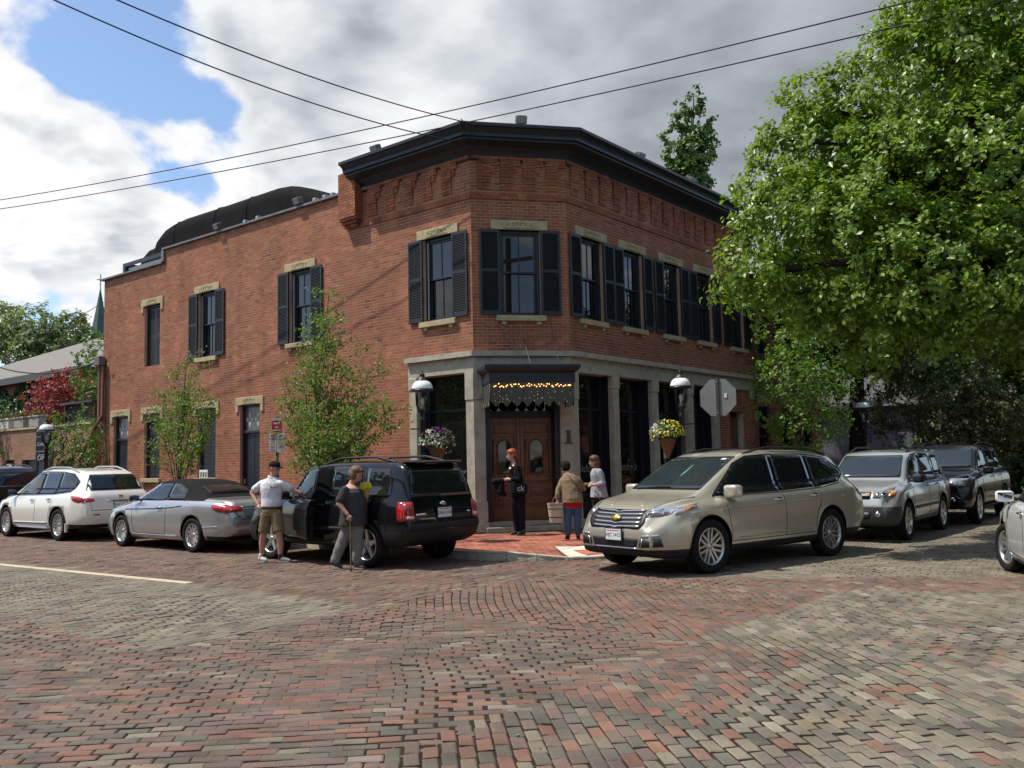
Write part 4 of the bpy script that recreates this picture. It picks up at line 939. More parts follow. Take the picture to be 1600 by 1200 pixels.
for (a, b, c, d) in wo_:
    w = empty('window', (0, 0, 0), 0, wing); w.matrix_parent_inverse = Matrix.Translation(-wing.location); M = FW.M((a + b) / 2, c, -0.12); hw_ = (b - a) / 2; H = d - c
    fr = MB()
    for s in (-1, 1): fr.box((s * hw_ - (0.06 if s > 0 else 0), -0.05, 0), (s * hw_ + (0.06 if s < 0 else 0), 0.03, H), 0, M)
    fr.box((-hw_ + .06, -0.05, H - .06), (hw_ - .06, .03, H), 0, M); fr.box((-hw_ + .06, -0.05, 0), (hw_ - .06, .03, .06), 0, M); fr.box((-hw_ + .06, -0.04, H / 2 - .03), (hw_ - .06, .02, H / 2 + .03), 0, M); fr.build('frame', BLACKP, w)
    p = MB(); p.box((-hw_ + .06, -0.03, .06), (hw_ - .06, -0.02, H / 2 - .03), 0, M); p.build('pane', GLASS, w); p = MB(); p.box((-hw_ + .06, -0.03, H / 2 + .03), (hw_ - .06, -0.02, H - .06), 0, M); p.build('pane', GLASS, w)
    ar = MB(); n = 8; P0 = [(hw_ * 1.15 * math.cos(math.pi * k / n), H + 0.16 * math.sin(math.pi * k / n)) for k in range(n + 1)]
    for k in range(n):
        q = [P0[k], P0[k + 1], (P0[k + 1][0], P0[k + 1][1] + .2), (P0[k][0], P0[k][1] + .2)]
        ar.add([tuple(FW.M((a + b) / 2, c, 0.02) @ Vector((x, 0, z))) for x, z in q] + [tuple(FW.M((a + b) / 2, c, 0.0) @ Vector((x, 0, z))) for x, z in q], [(0, 1, 2, 3), (7, 6, 5, 4), (0, 4, 5, 1), (2, 6, 7, 3)])
    ar.build('arched_lintel', LINTEL, w)
# small grey house under the trees
gh = empty('grey_house', (-3, 27, 0)); tag(gh, 'small blue-grey house with shingled hip roof under the dark trees', 'house')
GH = mat('grey_siding', (0.085, 0.09, 0.115), 0.7, var=0.15, vscale=4)
mb = MB(); x0, x1, y0, y1 = -8, 1.1, 24.0, 33; zt = 3.55
mb.add([(x0, y0, 0), (x1, y0, 0), (x1, y1, 0), (x0, y1, 0), (x0, y0, zt), (x1, y0, zt), (x1, y1, zt), (x0, y1, zt)], [(0, 1, 5, 4), (1, 2, 6, 5), (2, 3, 7, 6), (3, 0, 4, 7)]); wbuild(mb, 'wall', GH, gh)
mb = MB(); e = 0.4; cx0, cy0 = (x0 + x1) / 2, (y0 + y1) / 2
mb.add([(x0 - e, y0 - e, zt), (x1 + e, y0 - e, zt), (x1 + e, y1 + e, zt), (x0 - e, y1 + e, zt), (cx0 - 1, cy0, zt + 2.3), (cx0 + 1, cy0, zt + 2.3)], [(0, 1, 5, 4), (1, 2, 5), (2, 3, 4, 5), (3, 0, 4), (3, 2, 1, 0)]); wbuild(mb, 'roof', mat('dark_shingle', (0.065, 0.062, 0.06), .9, var=.2, vscale=3), gh)
for yy in (25.2, 27.4, 29.6):
    mb = MB(); mb.box((x1 - .02, yy, 1.0), (x1 + .03, yy + 1.0, 2.7)); w = wbuild(mb, 'window', WHITEP, gh)
    p = MB(); p.box((x1 + .031, yy + .08, 1.08), (x1 + .04, yy + .92, 2.62)); p.build('pane', GLASS, w)
for yy in (24.05, 26.7): mb = MB(); mb.box((x1 + .02, yy, 0), (x1 + .14, yy + .14, zt)); wbuild(mb, 'porch_post', GREYMET, gh)
# low tan brick garage with roof terrace on the left street
ga = empty('brick_garage', (-24, 3, 0)); tag(ga, 'low tan brick garage with black doors and roof planters at far left', 'building')
mb = MB(); FG = Face2((0, 0.0), (1, 0), (0, -1)); go = [(-25.6, -24.75, 0, 2.08), (-24.1, -21.6, 0, 2.06), (-20.9, -19.9, 0, 2.0)]
cell_wall(mb, FG, [-32, -18.7], [0, 3.2], go, 0.0)
for (a, b, c, d) in go:
    for (p, q) in (((a, c), (a, d)), ((b, d), (b, c)), ((a, d), (b, d))): mb.add([FG.P(*p), FG.P(*q), FG.P(*q, -0.25), FG.P(*p, -0.25)], [(0, 1, 2, 3)])
mb.add([(-32, 0, 3.2), (-18.7, 0, 3.2), (-18.7, 8, 3.2), (-32, 8, 3.2)], [(0, 1, 2, 3)]); mb.add([(-18.7, 0, 0), (-18.7, 8, 0), (-18.7, 8, 3.2), (-18.7, 0, 3.2)], [(0, 1, 2, 3)]); wbuild(mb, 'wall', TANB, ga)
mb = MB(); mb.box((-32, -0.05, 3.2), (-18.7, 0.25, 3.27)); wbuild(mb, 'coping', LINTEL, ga)
for (a, b, c, d) in go:
    mb = MB(); panelled(mb, b - a, d, (0.05, d * .5, d - .05), FG.M(a, 0, -0.15), cols=max(1, int((b - a) / .8))); wbuild(mb, 'garage_door', BLACKP, ga)
mb = MB(); mb.box((-25.35, -0.04, 1.80), (-24.95, -0.005, 1.93)); wbuild(mb, 'wall_lamp', mat('lamp_white', (0.85, 0.85, 0.85), 0.4), ga)
PLANT = mat('planter_stone', (0.28, 0.27, 0.24), 0.9, var=0.25, vscale=8, bump=0.4)
LEAF_DRY = leaf_mat('planter_leaves', (0.16, 0.09, 0.03), (0.10, 0.11, 0.03))
LATT = empty('lattice_screen', (-20.4, 0.6, 3.27)); tag(LATT, 'black lattice box on the garage terrace beside the conduits', 'lattice')
mb = MB(); mb.box((-21.5, 0.35, 3.3), (-19.2, 0.40, 3.36)); mb.box((-21.55, 0.2, 3.98), (-19.15, 0.8, 4.05)); mb.box((-19.25, 0.35, 3.3), (-19.2, 1.2, 3.98)); mb.box((-21.5, .35, 3.3), (-21.45, 1.2, 3.98)); wbuild(mb, 'frame', BLACKM, LATT)
for k in range(-7, 23):
    for s in (-1, 1):
        x = -21.45 + k * 0.1; L = []
        a = Vector((x if s > 0 else x + 0.62, 0.37 + .008 * s, 3.36)); b = Vector((x + 0.62 if s > 0 else x, .37 + .008 * s, 3.98))
        if min(a.x, b.x) < -21.45 or max(a.x, b.x) > -19.25: continue
        mb = MB(); mb.tube([a, b], 0.011, 4); wbuild(mb, 'lattice_slat', mat('lattice_paint', (0.06, 0.065, 0.07), 0.5) if 'lattice_paint' not in bpy.data.materials else bpy.data.materials['lattice_paint'], LATT)
# hip-roofed hall behind it
hh = empty('hip_roof_hall', (-40, 16, 0)); tag(hh, 'ivy-covered brick hall with broad grey hip roof beyond the garage', 'building')
mb = MB(); x0, x1, y0, y1, zt = -56, -30.5, 5.3, 25, 6.45
mb.add([(x0, y0, 0), (x1, y0, 0), (x1, y1, 0), (x0, y1, 0), (x0, y0, zt), (x1, y0, zt), (x1, y1, zt), (x0, y1, zt)], [(0, 1, 5, 4), (1, 2, 6, 5), (2, 3, 7, 6), (3, 0, 4, 7)]); wbuild(mb, 'wall', FARB, hh)
mb = MB(); e = 0.5; mb.add([(x0 - e, y0 - e, zt), (x1 + e, y0 - e, zt), (x1 + e, y1 + e, zt), (x0 - e, y1 + e, zt), (-46, 15, zt + 4.3), (-40.5, 15, zt + 4.3)], [(0, 1, 5, 4), (1, 2, 5), (2, 3, 4, 5), (3, 0, 4), (3, 2, 1, 0)]); wbuild(mb, 'roof', SLATE, hh)
mb = MB(); mb.box((x0 - e - .02, y0 - e - 0.06, zt - 0.35), (x1 + e + .02, y0 - e + .02, zt - .01)); mb.box((x1 + e - .02, y0 - e, zt - 0.35), (x1 + e + .06, y1 + e, zt - .01)); wbuild(mb, 'eaves', BLACKM, hh)
# church spire far off
sp = empty('church_spire', (-105.6, 42.7, 0)); tag(sp, 'slender green copper church spire with cross above the far roofs', 'spire')
COPPER = mat('green_copper', (0.045, 0.095, 0.075), 0.7, var=0.2, vscale=1)
c = sp.location
mb = MB(); mb.lathe([(1.55, 12.2), (1.30, 17.5), (1.42, 17.6), (1.42, 18.0), (0.06, 25.6), (0.0, 25.7)], 8, c, smooth=False); wbuild(mb, 'steeple', COPPER, sp)
mb = MB(); mb.box((c.x - 1.7, c.y - 1.7, 0), (c.x + 1.7, c.y + 1.7, 12.3)); wbuild(mb, 'tower', FARB, sp)
mb = MB(); mb.box((c.x - .06, c.y - .06, 25.5), (c.x + .06, c.y + .06, 27.6)); t_ = Vector((_r.x, _r.y, 0)).normalized()
mb.box((-0.45, -0.06, -.06), (0.45, .06, .06), 0, frame_M((c.x, c.y, 26.9), t_, (0, 0, 1))); wbuild(mb, 'cross', mat('pale_metal', (0.4, 0.4, 0.4), 0.5), sp)

# ------------------------------------------------------------------ foliage
def leaf_mesh(P, size, nrm=None, up=0.5, aspect=0.62, jitter=0.3, name='foliage'):
    """one folded four-cornered leaf at every point"""
    P = np.asarray(P, float); n = len(P)
    d = RNG.normal(0, 1, (n, 3))
    if nrm is not None: d = d * 0.52 + np.asarray(nrm) * 1.0
    d[:, 2] += up; d /= np.linalg.norm(d, axis=1, keepdims=True) + 1e-9
    t = RNG.normal(0, 1, (n, 3)); t[:, 2] -= 0.35; t -= d * (t * d).sum(1, keepdims=True); t /= np.linalg.norm(t, axis=1, keepdims=True) + 1e-9
    w = np.cross(d, t); L = (size * RNG.uniform(1 - jitter, 1 + jitter, n))[:, None]; W_ = L * aspect * 0.5; cup = L * RNG.uniform(0.02, 0.16, (n, 1))
    a = P - t * L * 0.5; b = P + w * W_ + d * cup - t * L * 0.06; c = P + t * L * 0.5 - d * cup * 0.6; e = P - w * W_ + d * cup - t * L * 0.06
    V = np.stack([a, b, c, e], 1).reshape(-1, 3); i = np.arange(n)[:, None] * 4
    Q = np.concatenate([i + np.array([[0, 1, 2]]), i + np.array([[0, 2, 3]])], 1).reshape(-1, 3)
    return fast_mesh(name, V, Q, np.repeat(RNG.random(n), 2), True)
def lobe_points(lobes, per_m2, twig=0.17, per_twig=26, shell=(0.78, 1.02), squash=0.85):
    """leaf positions bunched in twigs over the skins of the crown's lobes"""
    P, Nn = [], []
    for (c, r) in lobes:
        k = int(per_m2 * 4 * math.pi * r * r)
        d = RNG.normal(0, 1, (k, 3)); d /= np.linalg.norm(d, axis=1, keepdims=True)
        wob = np.array([noise.noise(Vector(q * 2.3 + np.array(c) * 0.7)) for q in d])
        rad = r * RNG.uniform(*shell, k) * (1 + 0.28 * wob)
        ce = np.array(c)[None] + d * rad[:, None] * np.array([1, 1, squash]); keep = wob > -0.34; ce, d2 = ce[keep], d[keep]
        m_ = len(ce); tip = d2 * 0.9 + RNG.normal(0, 0.55, (m_, 3)); tip[:, 2] -= 0.35; tip /= np.linalg.norm(tip, axis=1, keepdims=True); ln = twig * RNG.uniform(0.9, 2.6, m_)
        tt = RNG.random((m_, per_twig)) ; q = (ce[:, None] + tip[:, None] * (tt * ln[:, None])[:, :, None] - np.array([0, 0, 1.0]) * (tt ** 2 * ln[:, None] * 0.25)[:, :, None] + RNG.normal(0, 1, (m_, per_twig, 3)) * (twig * (0.32 + 0.2 * tt))[:, :, None]).reshape(-1, 3)
        P.append(q); Nn.append(np.repeat(d2, per_twig, 0))
    return np.concatenate(P), np.concatenate(Nn)
def limbs(mb, root, heads, r0, n=6, wig=0.25, sub=True):
    for h in heads:
        root_, h_ = Vector(root), Vector(h); L = (h_ - root_).length; pts = []
        for k in range(n + 1):
            t = k / n; p = root_.lerp(h_, t); p.z += min(L, 4) * 0.06 * math.sin(math.pi * t); pts.append(p + Vector((random.uniform(-1, 1), random.uniform(-1, 1), random.uniform(-.5, .5))) * wig * math.sin(math.pi * t))
        mb.tube(pts, [r0 * (1 - 0.8 * k / n) for k in range(n + 1)], 7)
        if sub:
            for q in range(3):
                k = random.randint(2, n - 1); a = pts[k]; b = a + Vector((random.uniform(-1, 1), random.uniform(-1, 1), random.uniform(-.1, .5))) * min(L * 0.2, 0.5)
                mb.tube([a, (a + b) / 2 + Vector((0, 0, .05)), b], [r0 * (1 - .8 * k / n) * .6, r0 * .25, r0 * .1], 5)
LINDEN = leaf_mat('linden_leaves', (0.10, 0.17, 0.022), (0.24, 0.34, 0.055), 0.45, 0.36)
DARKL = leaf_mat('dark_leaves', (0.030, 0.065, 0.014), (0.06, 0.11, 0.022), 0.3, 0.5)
FRESH = leaf_mat('fresh_leaves', (0.06, 0.125, 0.026), (0.12, 0.21, 0.048), 0.4, 0.45)
YOUNG = leaf_mat('young_leaves', (0.05, 0.085, 0.025), (0.10, 0.16, 0.042), 0.35, 0.5)
OLIVE = leaf_mat('olive_leaves', (0.06, 0.072, 0.028), (0.12, 0.12, 0.05), 0.3, 0.55)
MAPLE = leaf_mat('red_maple_leaves', (0.20, 0.030, 0.04), (0.36, 0.08, 0.085), 0.35, 0.5)
FARL = leaf_mat('hazed_far_leaves', (0.13, 0.17, 0.075), (0.22, 0.26, 0.13), 0.4, 0.6)  # distance haze mixed into the leaf colour
def tree(name, label, cat, base, r0, fork, lobes, leafm, size, per_m2, trunk_mat=BARK, twig=0.17, per_twig=26, inner=0.0, group=None, lean=None):
    t = empty(name, base); tag(t, label, cat, group); inv = Matrix.Translation(-Vector(base)); mb = MB()
    b = Vector(base); f = Vector(fork); m1 = b.lerp(f, 0.5) + (Vector(lean) if lean else Vector((0.03, -0.04, 0)))
    mb.tube([b - Vector((0, 0, .1)), b + Vector((0, 0, .12)), b + Vector((0, 0, .5)), m1, f], [r0 * 1.5, r0 * 1.25, r0 * 1.05, r0 * 0.92, r0 * 0.72], 10)
    limbs(mb, f, [tuple(Vector(c) + (f - Vector(c)) * min(0.5, 0.5 * r / max(0.1, (f - Vector(c)).length))) for c, r in lobes], r0 * 0.5); o = mb.build('trunk', trunk_mat, t); o.matrix_parent_inverse = inv
    P, Nn = lobe_points(lobes, per_m2, twig, per_twig)
    o = obj('crown', leaf_mesh(P, size, Nn), t, leafm); o.matrix_parent_inverse = inv; o['kind'] = 'stuff'
    if inner:
        Q = np.concatenate([np.array(c)[None] + RNG.normal(0, r * 0.36, (int(inner * r ** 3), 3)) for c, r in lobes])
        o = obj('inner_leaves', leaf_mesh(Q, size * 1.5), t, leafm); o.matrix_parent_inverse = inv; o['kind'] = 'stuff'
    return t
def L_(lst): return [(tuple(pt(x, y, d)), r) for (x, y, d, r) in lst]
big = L_([(1240, 345, 15.2, 0.95), (1175, 425, 14.6, 0.5), (1145, 435, 14.6, 0.26), (1210, 465, 14.6, .35), (1205, 290, 15.6, 0.5), (1300, 250, 16.0, 1.15), (1275, 165, 16.2, 0.6), (1215, 215, 16, .3), (1330, 400, 15.0, 1.35), (1420, 150, 15.5, 1.45), (1500, 290, 14.5, 1.7), (1570, 70, 15.0, 1.75), (1455, 25, 15.5, 0.85), (1470, 425, 14.0, 1.2),
          (1350, 500, 14.6, 0.75), (1255, 445, 14.8, 0.5), (1600, 420, 13.8, 1.2), (1680, 240, 14.6, 2.1), (1800, 80, 15, 2.4), (1860, 330, 15, 2.4), (1650, -90, 15.5, 1.9), (1420, 320, 17.2, 1.9), (1540, 440, 17.0, 1.6), (1340, 330, 17.0, 1.2), (1740, 430, 15, 1.7), (1560, 215, 16.8, 1.9), (2000, 150, 16, 2.4)])
tree('linden_tree', 'huge sunlit linden overhanging the right street and the cars', 'tree', (12.7, 3.4, 0), 0.36, (12.2, 3.2, 4.6), big, LINDEN, 0.106, 10.0, DBARK, 0.16, 36, 34)
tree('columnar_tree', 'narrow pointed tree rising behind the restaurant roof', 'tree', (-8.0, 22.5, 0), 0.22, (-8, 22.5, 7.0), L_([(1072, 310, 38, 0.85), (1075, 280, 38, 0.85), (1070, 245, 38, 0.8), (1056, 215, 38, 0.5), (1092, 215, 38, 0.6), (1076, 185, 38, 0.5), (1081, 160, 38, 0.36), (1084, 143, 38, 0.22), (1107, 188, 38, .16), (1088, 240, 37.5, 0.7)]), leaf_mat('columnar_leaves', (0.06, 0.12, 0.03), (0.11, 0.19, 0.05), .35, .5), 0.19, 9, BARK, 0.15, 18, 12)
# trees in deep shade up the right street
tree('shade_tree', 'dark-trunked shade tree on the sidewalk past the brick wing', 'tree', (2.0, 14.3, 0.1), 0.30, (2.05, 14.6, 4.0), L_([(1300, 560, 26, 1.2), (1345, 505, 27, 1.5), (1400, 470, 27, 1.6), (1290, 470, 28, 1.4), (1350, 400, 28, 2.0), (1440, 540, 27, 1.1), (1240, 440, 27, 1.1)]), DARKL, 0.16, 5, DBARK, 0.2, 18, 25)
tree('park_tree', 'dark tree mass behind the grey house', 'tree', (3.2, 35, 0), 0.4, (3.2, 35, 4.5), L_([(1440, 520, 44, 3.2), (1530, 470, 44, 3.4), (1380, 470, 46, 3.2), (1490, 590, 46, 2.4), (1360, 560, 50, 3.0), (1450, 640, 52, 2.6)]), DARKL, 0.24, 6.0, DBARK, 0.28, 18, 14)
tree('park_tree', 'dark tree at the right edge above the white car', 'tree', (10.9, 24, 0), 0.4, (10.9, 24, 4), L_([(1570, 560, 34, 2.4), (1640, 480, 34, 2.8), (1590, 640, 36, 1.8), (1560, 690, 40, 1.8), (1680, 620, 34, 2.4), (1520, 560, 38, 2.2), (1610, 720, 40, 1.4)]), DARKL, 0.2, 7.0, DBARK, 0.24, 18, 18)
tree('ornamental_tree', 'sparse olive-leaved tree behind the silver SUV', 'tree', (4.3, 18.5, 0.1), 0.07, (4.2, 18.5, 1.6), L_([(1405, 640, 29, 0.8), (1380, 600, 29, 0.62), (1420, 580, 29, 0.7), (1440, 635, 29, 0.7), (1400, 560, 29, 0.5), (1375, 660, 29, 0.5), (1430, 690, 29, 0.5)]), OLIVE, 0.10, 12, BARK, 0.14, 14, 20)
tree('ornamental_tree', 'olive and green tree behind the black SUV', 'tree', (7.2, 18.5, 0.1), 0.08, (7.2, 18.5, 1.5), L_([(1530, 650, 26, 0.9), (1500, 610, 26, 0.75), (1555, 640, 26, 0.8), (1520, 690, 26, 0.9), (1485, 670, 26, 0.7), (1570, 690, 26, 0.6), (1525, 590, 26, 0.5), (1470, 690, 26, .5)]), OLIVE, 0.105, 13, BARK, 0.15, 14, 30)
tree('street_tree', 'bright green young tree in front of the brick wing', 'tree', (1.9, 9.7, 0.12), 0.05, (1.95, 9.8, 1.9), L_([(1235, 590, 21, 0.75), (1275, 610, 21, 0.62), (1215, 640, 21, 0.55), (1250, 545, 21, 0.55), (1290, 650, 21, 0.5), (1225, 530, 21, 0.4), (1255, 670, 21, 0.6), (1300, 590, 21, 0.4), (1205, 585, 21, 0.45), (1240, 505, 21, .25)]), leaf_mat('bright_leaves', (0.10, 0.19, 0.03), (0.19, 0.31, 0.06), 0.42, .45), 0.085, 12, BARK, 0.13, 14, 0)
SLIM = leaf_mat('slender_leaves', (0.095, 0.165, 0.036), (0.17, 0.26, 0.07), 0.45, 0.5)
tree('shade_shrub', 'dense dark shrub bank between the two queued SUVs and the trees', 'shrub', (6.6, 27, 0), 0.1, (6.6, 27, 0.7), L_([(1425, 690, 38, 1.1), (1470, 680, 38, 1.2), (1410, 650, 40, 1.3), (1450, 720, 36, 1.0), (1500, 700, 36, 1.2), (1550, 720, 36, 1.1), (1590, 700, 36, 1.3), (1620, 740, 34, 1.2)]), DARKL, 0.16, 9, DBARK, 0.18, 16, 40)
# left side
tree('maple_tree', 'dark red Japanese maple on the garage terrace', 'tree', (-23.6, 1.8, 3.2), 0.07, (-23.5, 1.8, 3.9), L_([(90, 612, 34.5, 0.75), (65, 625, 34.5, 0.6), (115, 600, 34.5, 0.62), (100, 595, 34.5, 0.5), (130, 625, 34.5, 0.4), (80, 640, 34, 0.5), (48, 640, 34, 0.28)]), MAPLE, 0.11, 15, DBARK, 0.12, 14, 30)
tree('broadleaf_tree', 'pale green broad tree far behind the grey hip roof', 'tree', (-66, 33, 0), 0.5, (-65.5, 33, 5.5), L_([(50, 515, 88, 2.6), (25, 535, 88, 2.6), (80, 535, 88, 2.4), (110, 520, 88, 2.2), (125, 545, 88, 2.0), (95, 550, 88, 2.4), (15, 500, 90, 1.6), (60, 550, 86, 2.5), (-20, 510, 90, 3), (140, 560, 86, 1.6), (115, 505, 88, 1.2)]), FARL, 0.36, 2.0, DBARK, 0.36, 11, 0)
tree('vine_tree', 'leafy green vine tree crowding the conduits at the wall end', 'tree', (-20.6, 2.6, 3.2), 0.08, (-20.6, 2.6, 4.2), L_([(146, 560, 32, 0.6), (140, 590, 32, 0.55), (150, 615, 31.5, 0.5), (135, 620, 32, 0.4), (150, 535, 32, 0.4), (143, 640, 31, .35)]), FRESH, 0.12, 10, DBARK, 0.13, 12, 10)
tree('young_tree', 'young green tree behind the white SUV by the parking sign', 'tree', (-17.6, -1.8, 0.12), 0.06, (-17.6, -1.8, 1.2), L_([(120, 690, 28.5, 0.62), (105, 670, 28.5, 0.42), (140, 675, 28, 0.42), (130, 715, 28, 0.5), (100, 705, 28.5, 0.42), (118, 735, 28, 0.45), (98, 655, 28.5, 0.2), (148, 720, 28, .35)]), FRESH, 0.085, 14, BARK, 0.12, 13, 10)
tree('edge_shrub', 'green shrub at the left edge of the picture', 'shrub', (-27.0, -1.0, 0.1), 0.05, (-27, -1, 1.2), L_([(-12, 640, 35, 0.55), (-6, 700, 35, 0.5), (-20, 670, 35, 0.6), (-3, 655, 35, .3)]), FRESH, 0.10, 10, BARK, 0.12, 10, 0)
# ivy on the hall and the shady bank far up the right street
iv = np.stack([RNG.uniform(-46, -30.7, 16000), np.full(16000, 5.18) + RNG.normal(0, 0.05, 16000), RNG.uniform(1.5, 6.0, 16000)], 1); iv = iv[iv[:, 2] < 5.9 - 1.4 * (iv[:, 0] > -34) * (iv[:, 0] + 34) / 3.3 + 0.4 * np.sin(iv[:, 0] * 2)]
o = obj('ivy', leaf_mesh(iv, 0.26, np.tile((0, -1, 0.2), (len(iv), 1)), 0.2), hh, leaf_mat('ivy_leaves', (0.018, 0.06, 0.016), (0.035, 0.095, 0.025), 0.2)); o.matrix_parent_inverse = Matrix.Translation(-hh.location); o['kind'] = 'stuff'
# planters on the garage parapet
for k, xx in enumerate((-26.9, -25.7, -24.4, -23.1)):
    p = empty('parapet_planter', (xx, 0.12, 3.27)); tag(p, ['weathered stone planter at the left end of the garage parapet', 'white relief planter second from left on the garage parapet', 'stone planter third from left on the garage parapet', 'grey planter nearest the lattice on the garage parapet'][k], 'planter', 'planters on the garage parapet')
    mb = MB(); mb.bbox((-0.42, -0.16, 0), (0.42, 0.16, 0.36), 0.02); mb.bbox((-0.46, -0.19, 0.36), (0.46, 0.19, 0.42), 0.01); mb.build('trough', mat('white_relief', (0.5, 0.49, 0.45), 0.8, var=.3, vscale=14) if k == 1 else PLANT, p)
    q = RNG.normal(0, 1, (260, 3)) * np.array((0.2, 0.09, 0.06)) + np.array((0, 0, 0.48)); o = obj('foliage', leaf_mesh(q, 0.09), p, LEAF_DRY); o['kind'] = 'stuff'

# ---- the two slender street trees in front of the long wall (several thin stems each)
def stem_tree(base, label, heads, leafm, spread, n_stem, size, seed):
    random.seed(seed); t = empty('street_tree', base); tag(t, label, 'tree', 'young trees in front of the long brick wall'); b = Vector(base); P = []; wood = MB()
    for (hx, hz, hy, r) in heads:
        tip = Vector((hx, hy, hz)); st = b + Vector((random.uniform(-.08, .08), random.uniform(-.06, .06), 0)); pts = []
        for k in range(9):
            s = k / 8; p = st.lerp(tip, s); bow = math.sin(math.pi * s) * 0.10 * (tip - st).length; side = (tip - st); side.z = 0
            p -= side * 0.35 * math.sin(math.pi * s) * 0.8; pts.append(p + Vector((random.uniform(-.02, .02), random.uniform(-.02, .02), 0)))
        wood.tube(pts, [r * (1 - 0.85 * k / 8) for k in range(9)], 6)
        for q in range(int(n_stem * 6)):
            f = random.uniform(0.5, 1.0) ; k = min(7, int(f * 8)); st_ = pts[k].lerp(pts[k + 1], f * 8 - k) if k < 8 else pts[8]
            a = random.uniform(0, 6.28); ln = spread * (1.2 - 0.7 * f) * random.uniform(.45, 1.25); e = st_ + Vector((math.cos(a), math.sin(a) * 0.8, random.uniform(0.1, 1.1))).normalized() * ln
            mid = (st_ + e) / 2 + Vector((0, 0, -0.03)); wood.tube([st_, mid, e], [0.007, 0.004, 0.002], 4)
            for s in np.linspace(0.2, 1.08, 9):
                c_ = st_.lerp(e, s) + Vector((random.gauss(0, .03), random.gauss(0, .03), random.gauss(0, .03))); P += [c_ + Vector((random.gauss(0, .075), random.gauss(0, .075), random.gauss(0, .05))) for _ in range(3)]
    o = wood.build('trunk', BARK, t); o.matrix_parent_inverse = Matrix.Translation(-b)
    o = obj('crown', leaf_mesh(np.array([tuple(p) for p in P]), size, None, 0.6), t, leafm); o.matrix_parent_inverse = Matrix.Translation(-b); o['kind'] = 'stuff'
    return t
stem_tree((-4.04, -2.2, 0.12), 'taller slender young tree beside the parking signs and black SUV', [(-3.55, 5.35, -2.2, 0.045), (-4.1, 4.9, -2.1, 0.035), (-3.3, 4.6, -2.4, .03), (-4.75, 3.9, -2.0, 0.025), (-2.6, 3.9, -2.4, 0.03), (-2.2, 3.0, -2.3, 0.025), (-5.0, 3.0, -2.2, 0.022), (-1.9, 2.6, -2.5, 0.02), (-2.7, 2.1, -2.2, 0.02), (-4.9, 2.3, -2.3, .018), (-3.4, 3.6, -2.1, .03), (-2.9, 3.1, -2.0, .03), (-3.9, 4.2, -2.3, .03), (-2.4, 2.5, -2.1, .02), (-1.6, 3.1, -2.4, .02), (-1.6, 2.4, -2.3, .02), (-2.0, 3.6, -2.2, .02), (-1.3, 2.75, -2.5, .018), (-2.9, 4.6, -2.3, .02), (-5.2, 3.5, -2.1, .018), (-2.3, 1.9, -2.4, .018)], SLIM, 0.9, 3.0, 0.072, 3)
stem_tree((-9.5, -2.2, 0.12), 'smaller slender young tree behind the silver convertible', [(-9.1, 4.5, -2.2, 0.04), (-9.7, 4.1, -2.1, 0.03), (-8.7, 4.1, -2.3, .03), (-10.2, 3.6, -2.2, 0.025), (-8.4, 3.5, -2.2, 0.025), (-10.3, 2.9, -2.3, 0.02), (-8.2, 2.9, -2.1, 0.02), (-9.2, 3.6, -2.3, .03), (-10.6, 3.3, -2.2, .02), (-7.9, 3.3, -2.2, .02), (-7.9, 2.7, -2.3, .02)], SLIM, 0.8, 2.8, 0.07, 5)
random.seed(11)
# trees and a house across the street, behind the photographer (they show in the shop glass)
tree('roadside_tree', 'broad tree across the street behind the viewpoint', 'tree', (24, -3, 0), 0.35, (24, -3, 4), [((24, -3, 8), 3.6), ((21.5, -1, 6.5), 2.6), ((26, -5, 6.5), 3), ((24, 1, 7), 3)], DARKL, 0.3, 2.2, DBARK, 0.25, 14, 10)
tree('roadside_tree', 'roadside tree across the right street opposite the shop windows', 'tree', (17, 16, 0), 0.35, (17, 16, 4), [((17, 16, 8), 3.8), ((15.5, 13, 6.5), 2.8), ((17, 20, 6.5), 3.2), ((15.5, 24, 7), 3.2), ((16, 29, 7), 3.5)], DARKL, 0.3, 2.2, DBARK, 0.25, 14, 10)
ob = empty('opposite_house', (24, 10, 0)); tag(ob, 'brick house across the right street opposite the restaurant', 'house')
mb = MB(); mb.box((20, 6, 0), (30, 38, 6.0)); wbuild(mb, 'wall', FARB, ob); mb = MB(); mb.add([(19.4, 5.4, 6), (30.6, 5.4, 6), (30.6, 38.6, 6), (19.4, 38.6, 6), (25, 8, 9), (25, 36, 9)], [(0, 1, 4), (1, 2, 5, 4), (2, 3, 5), (3, 0, 4, 5), (3, 2, 1, 0)]); wbuild(mb, 'roof', SLATE, ob)

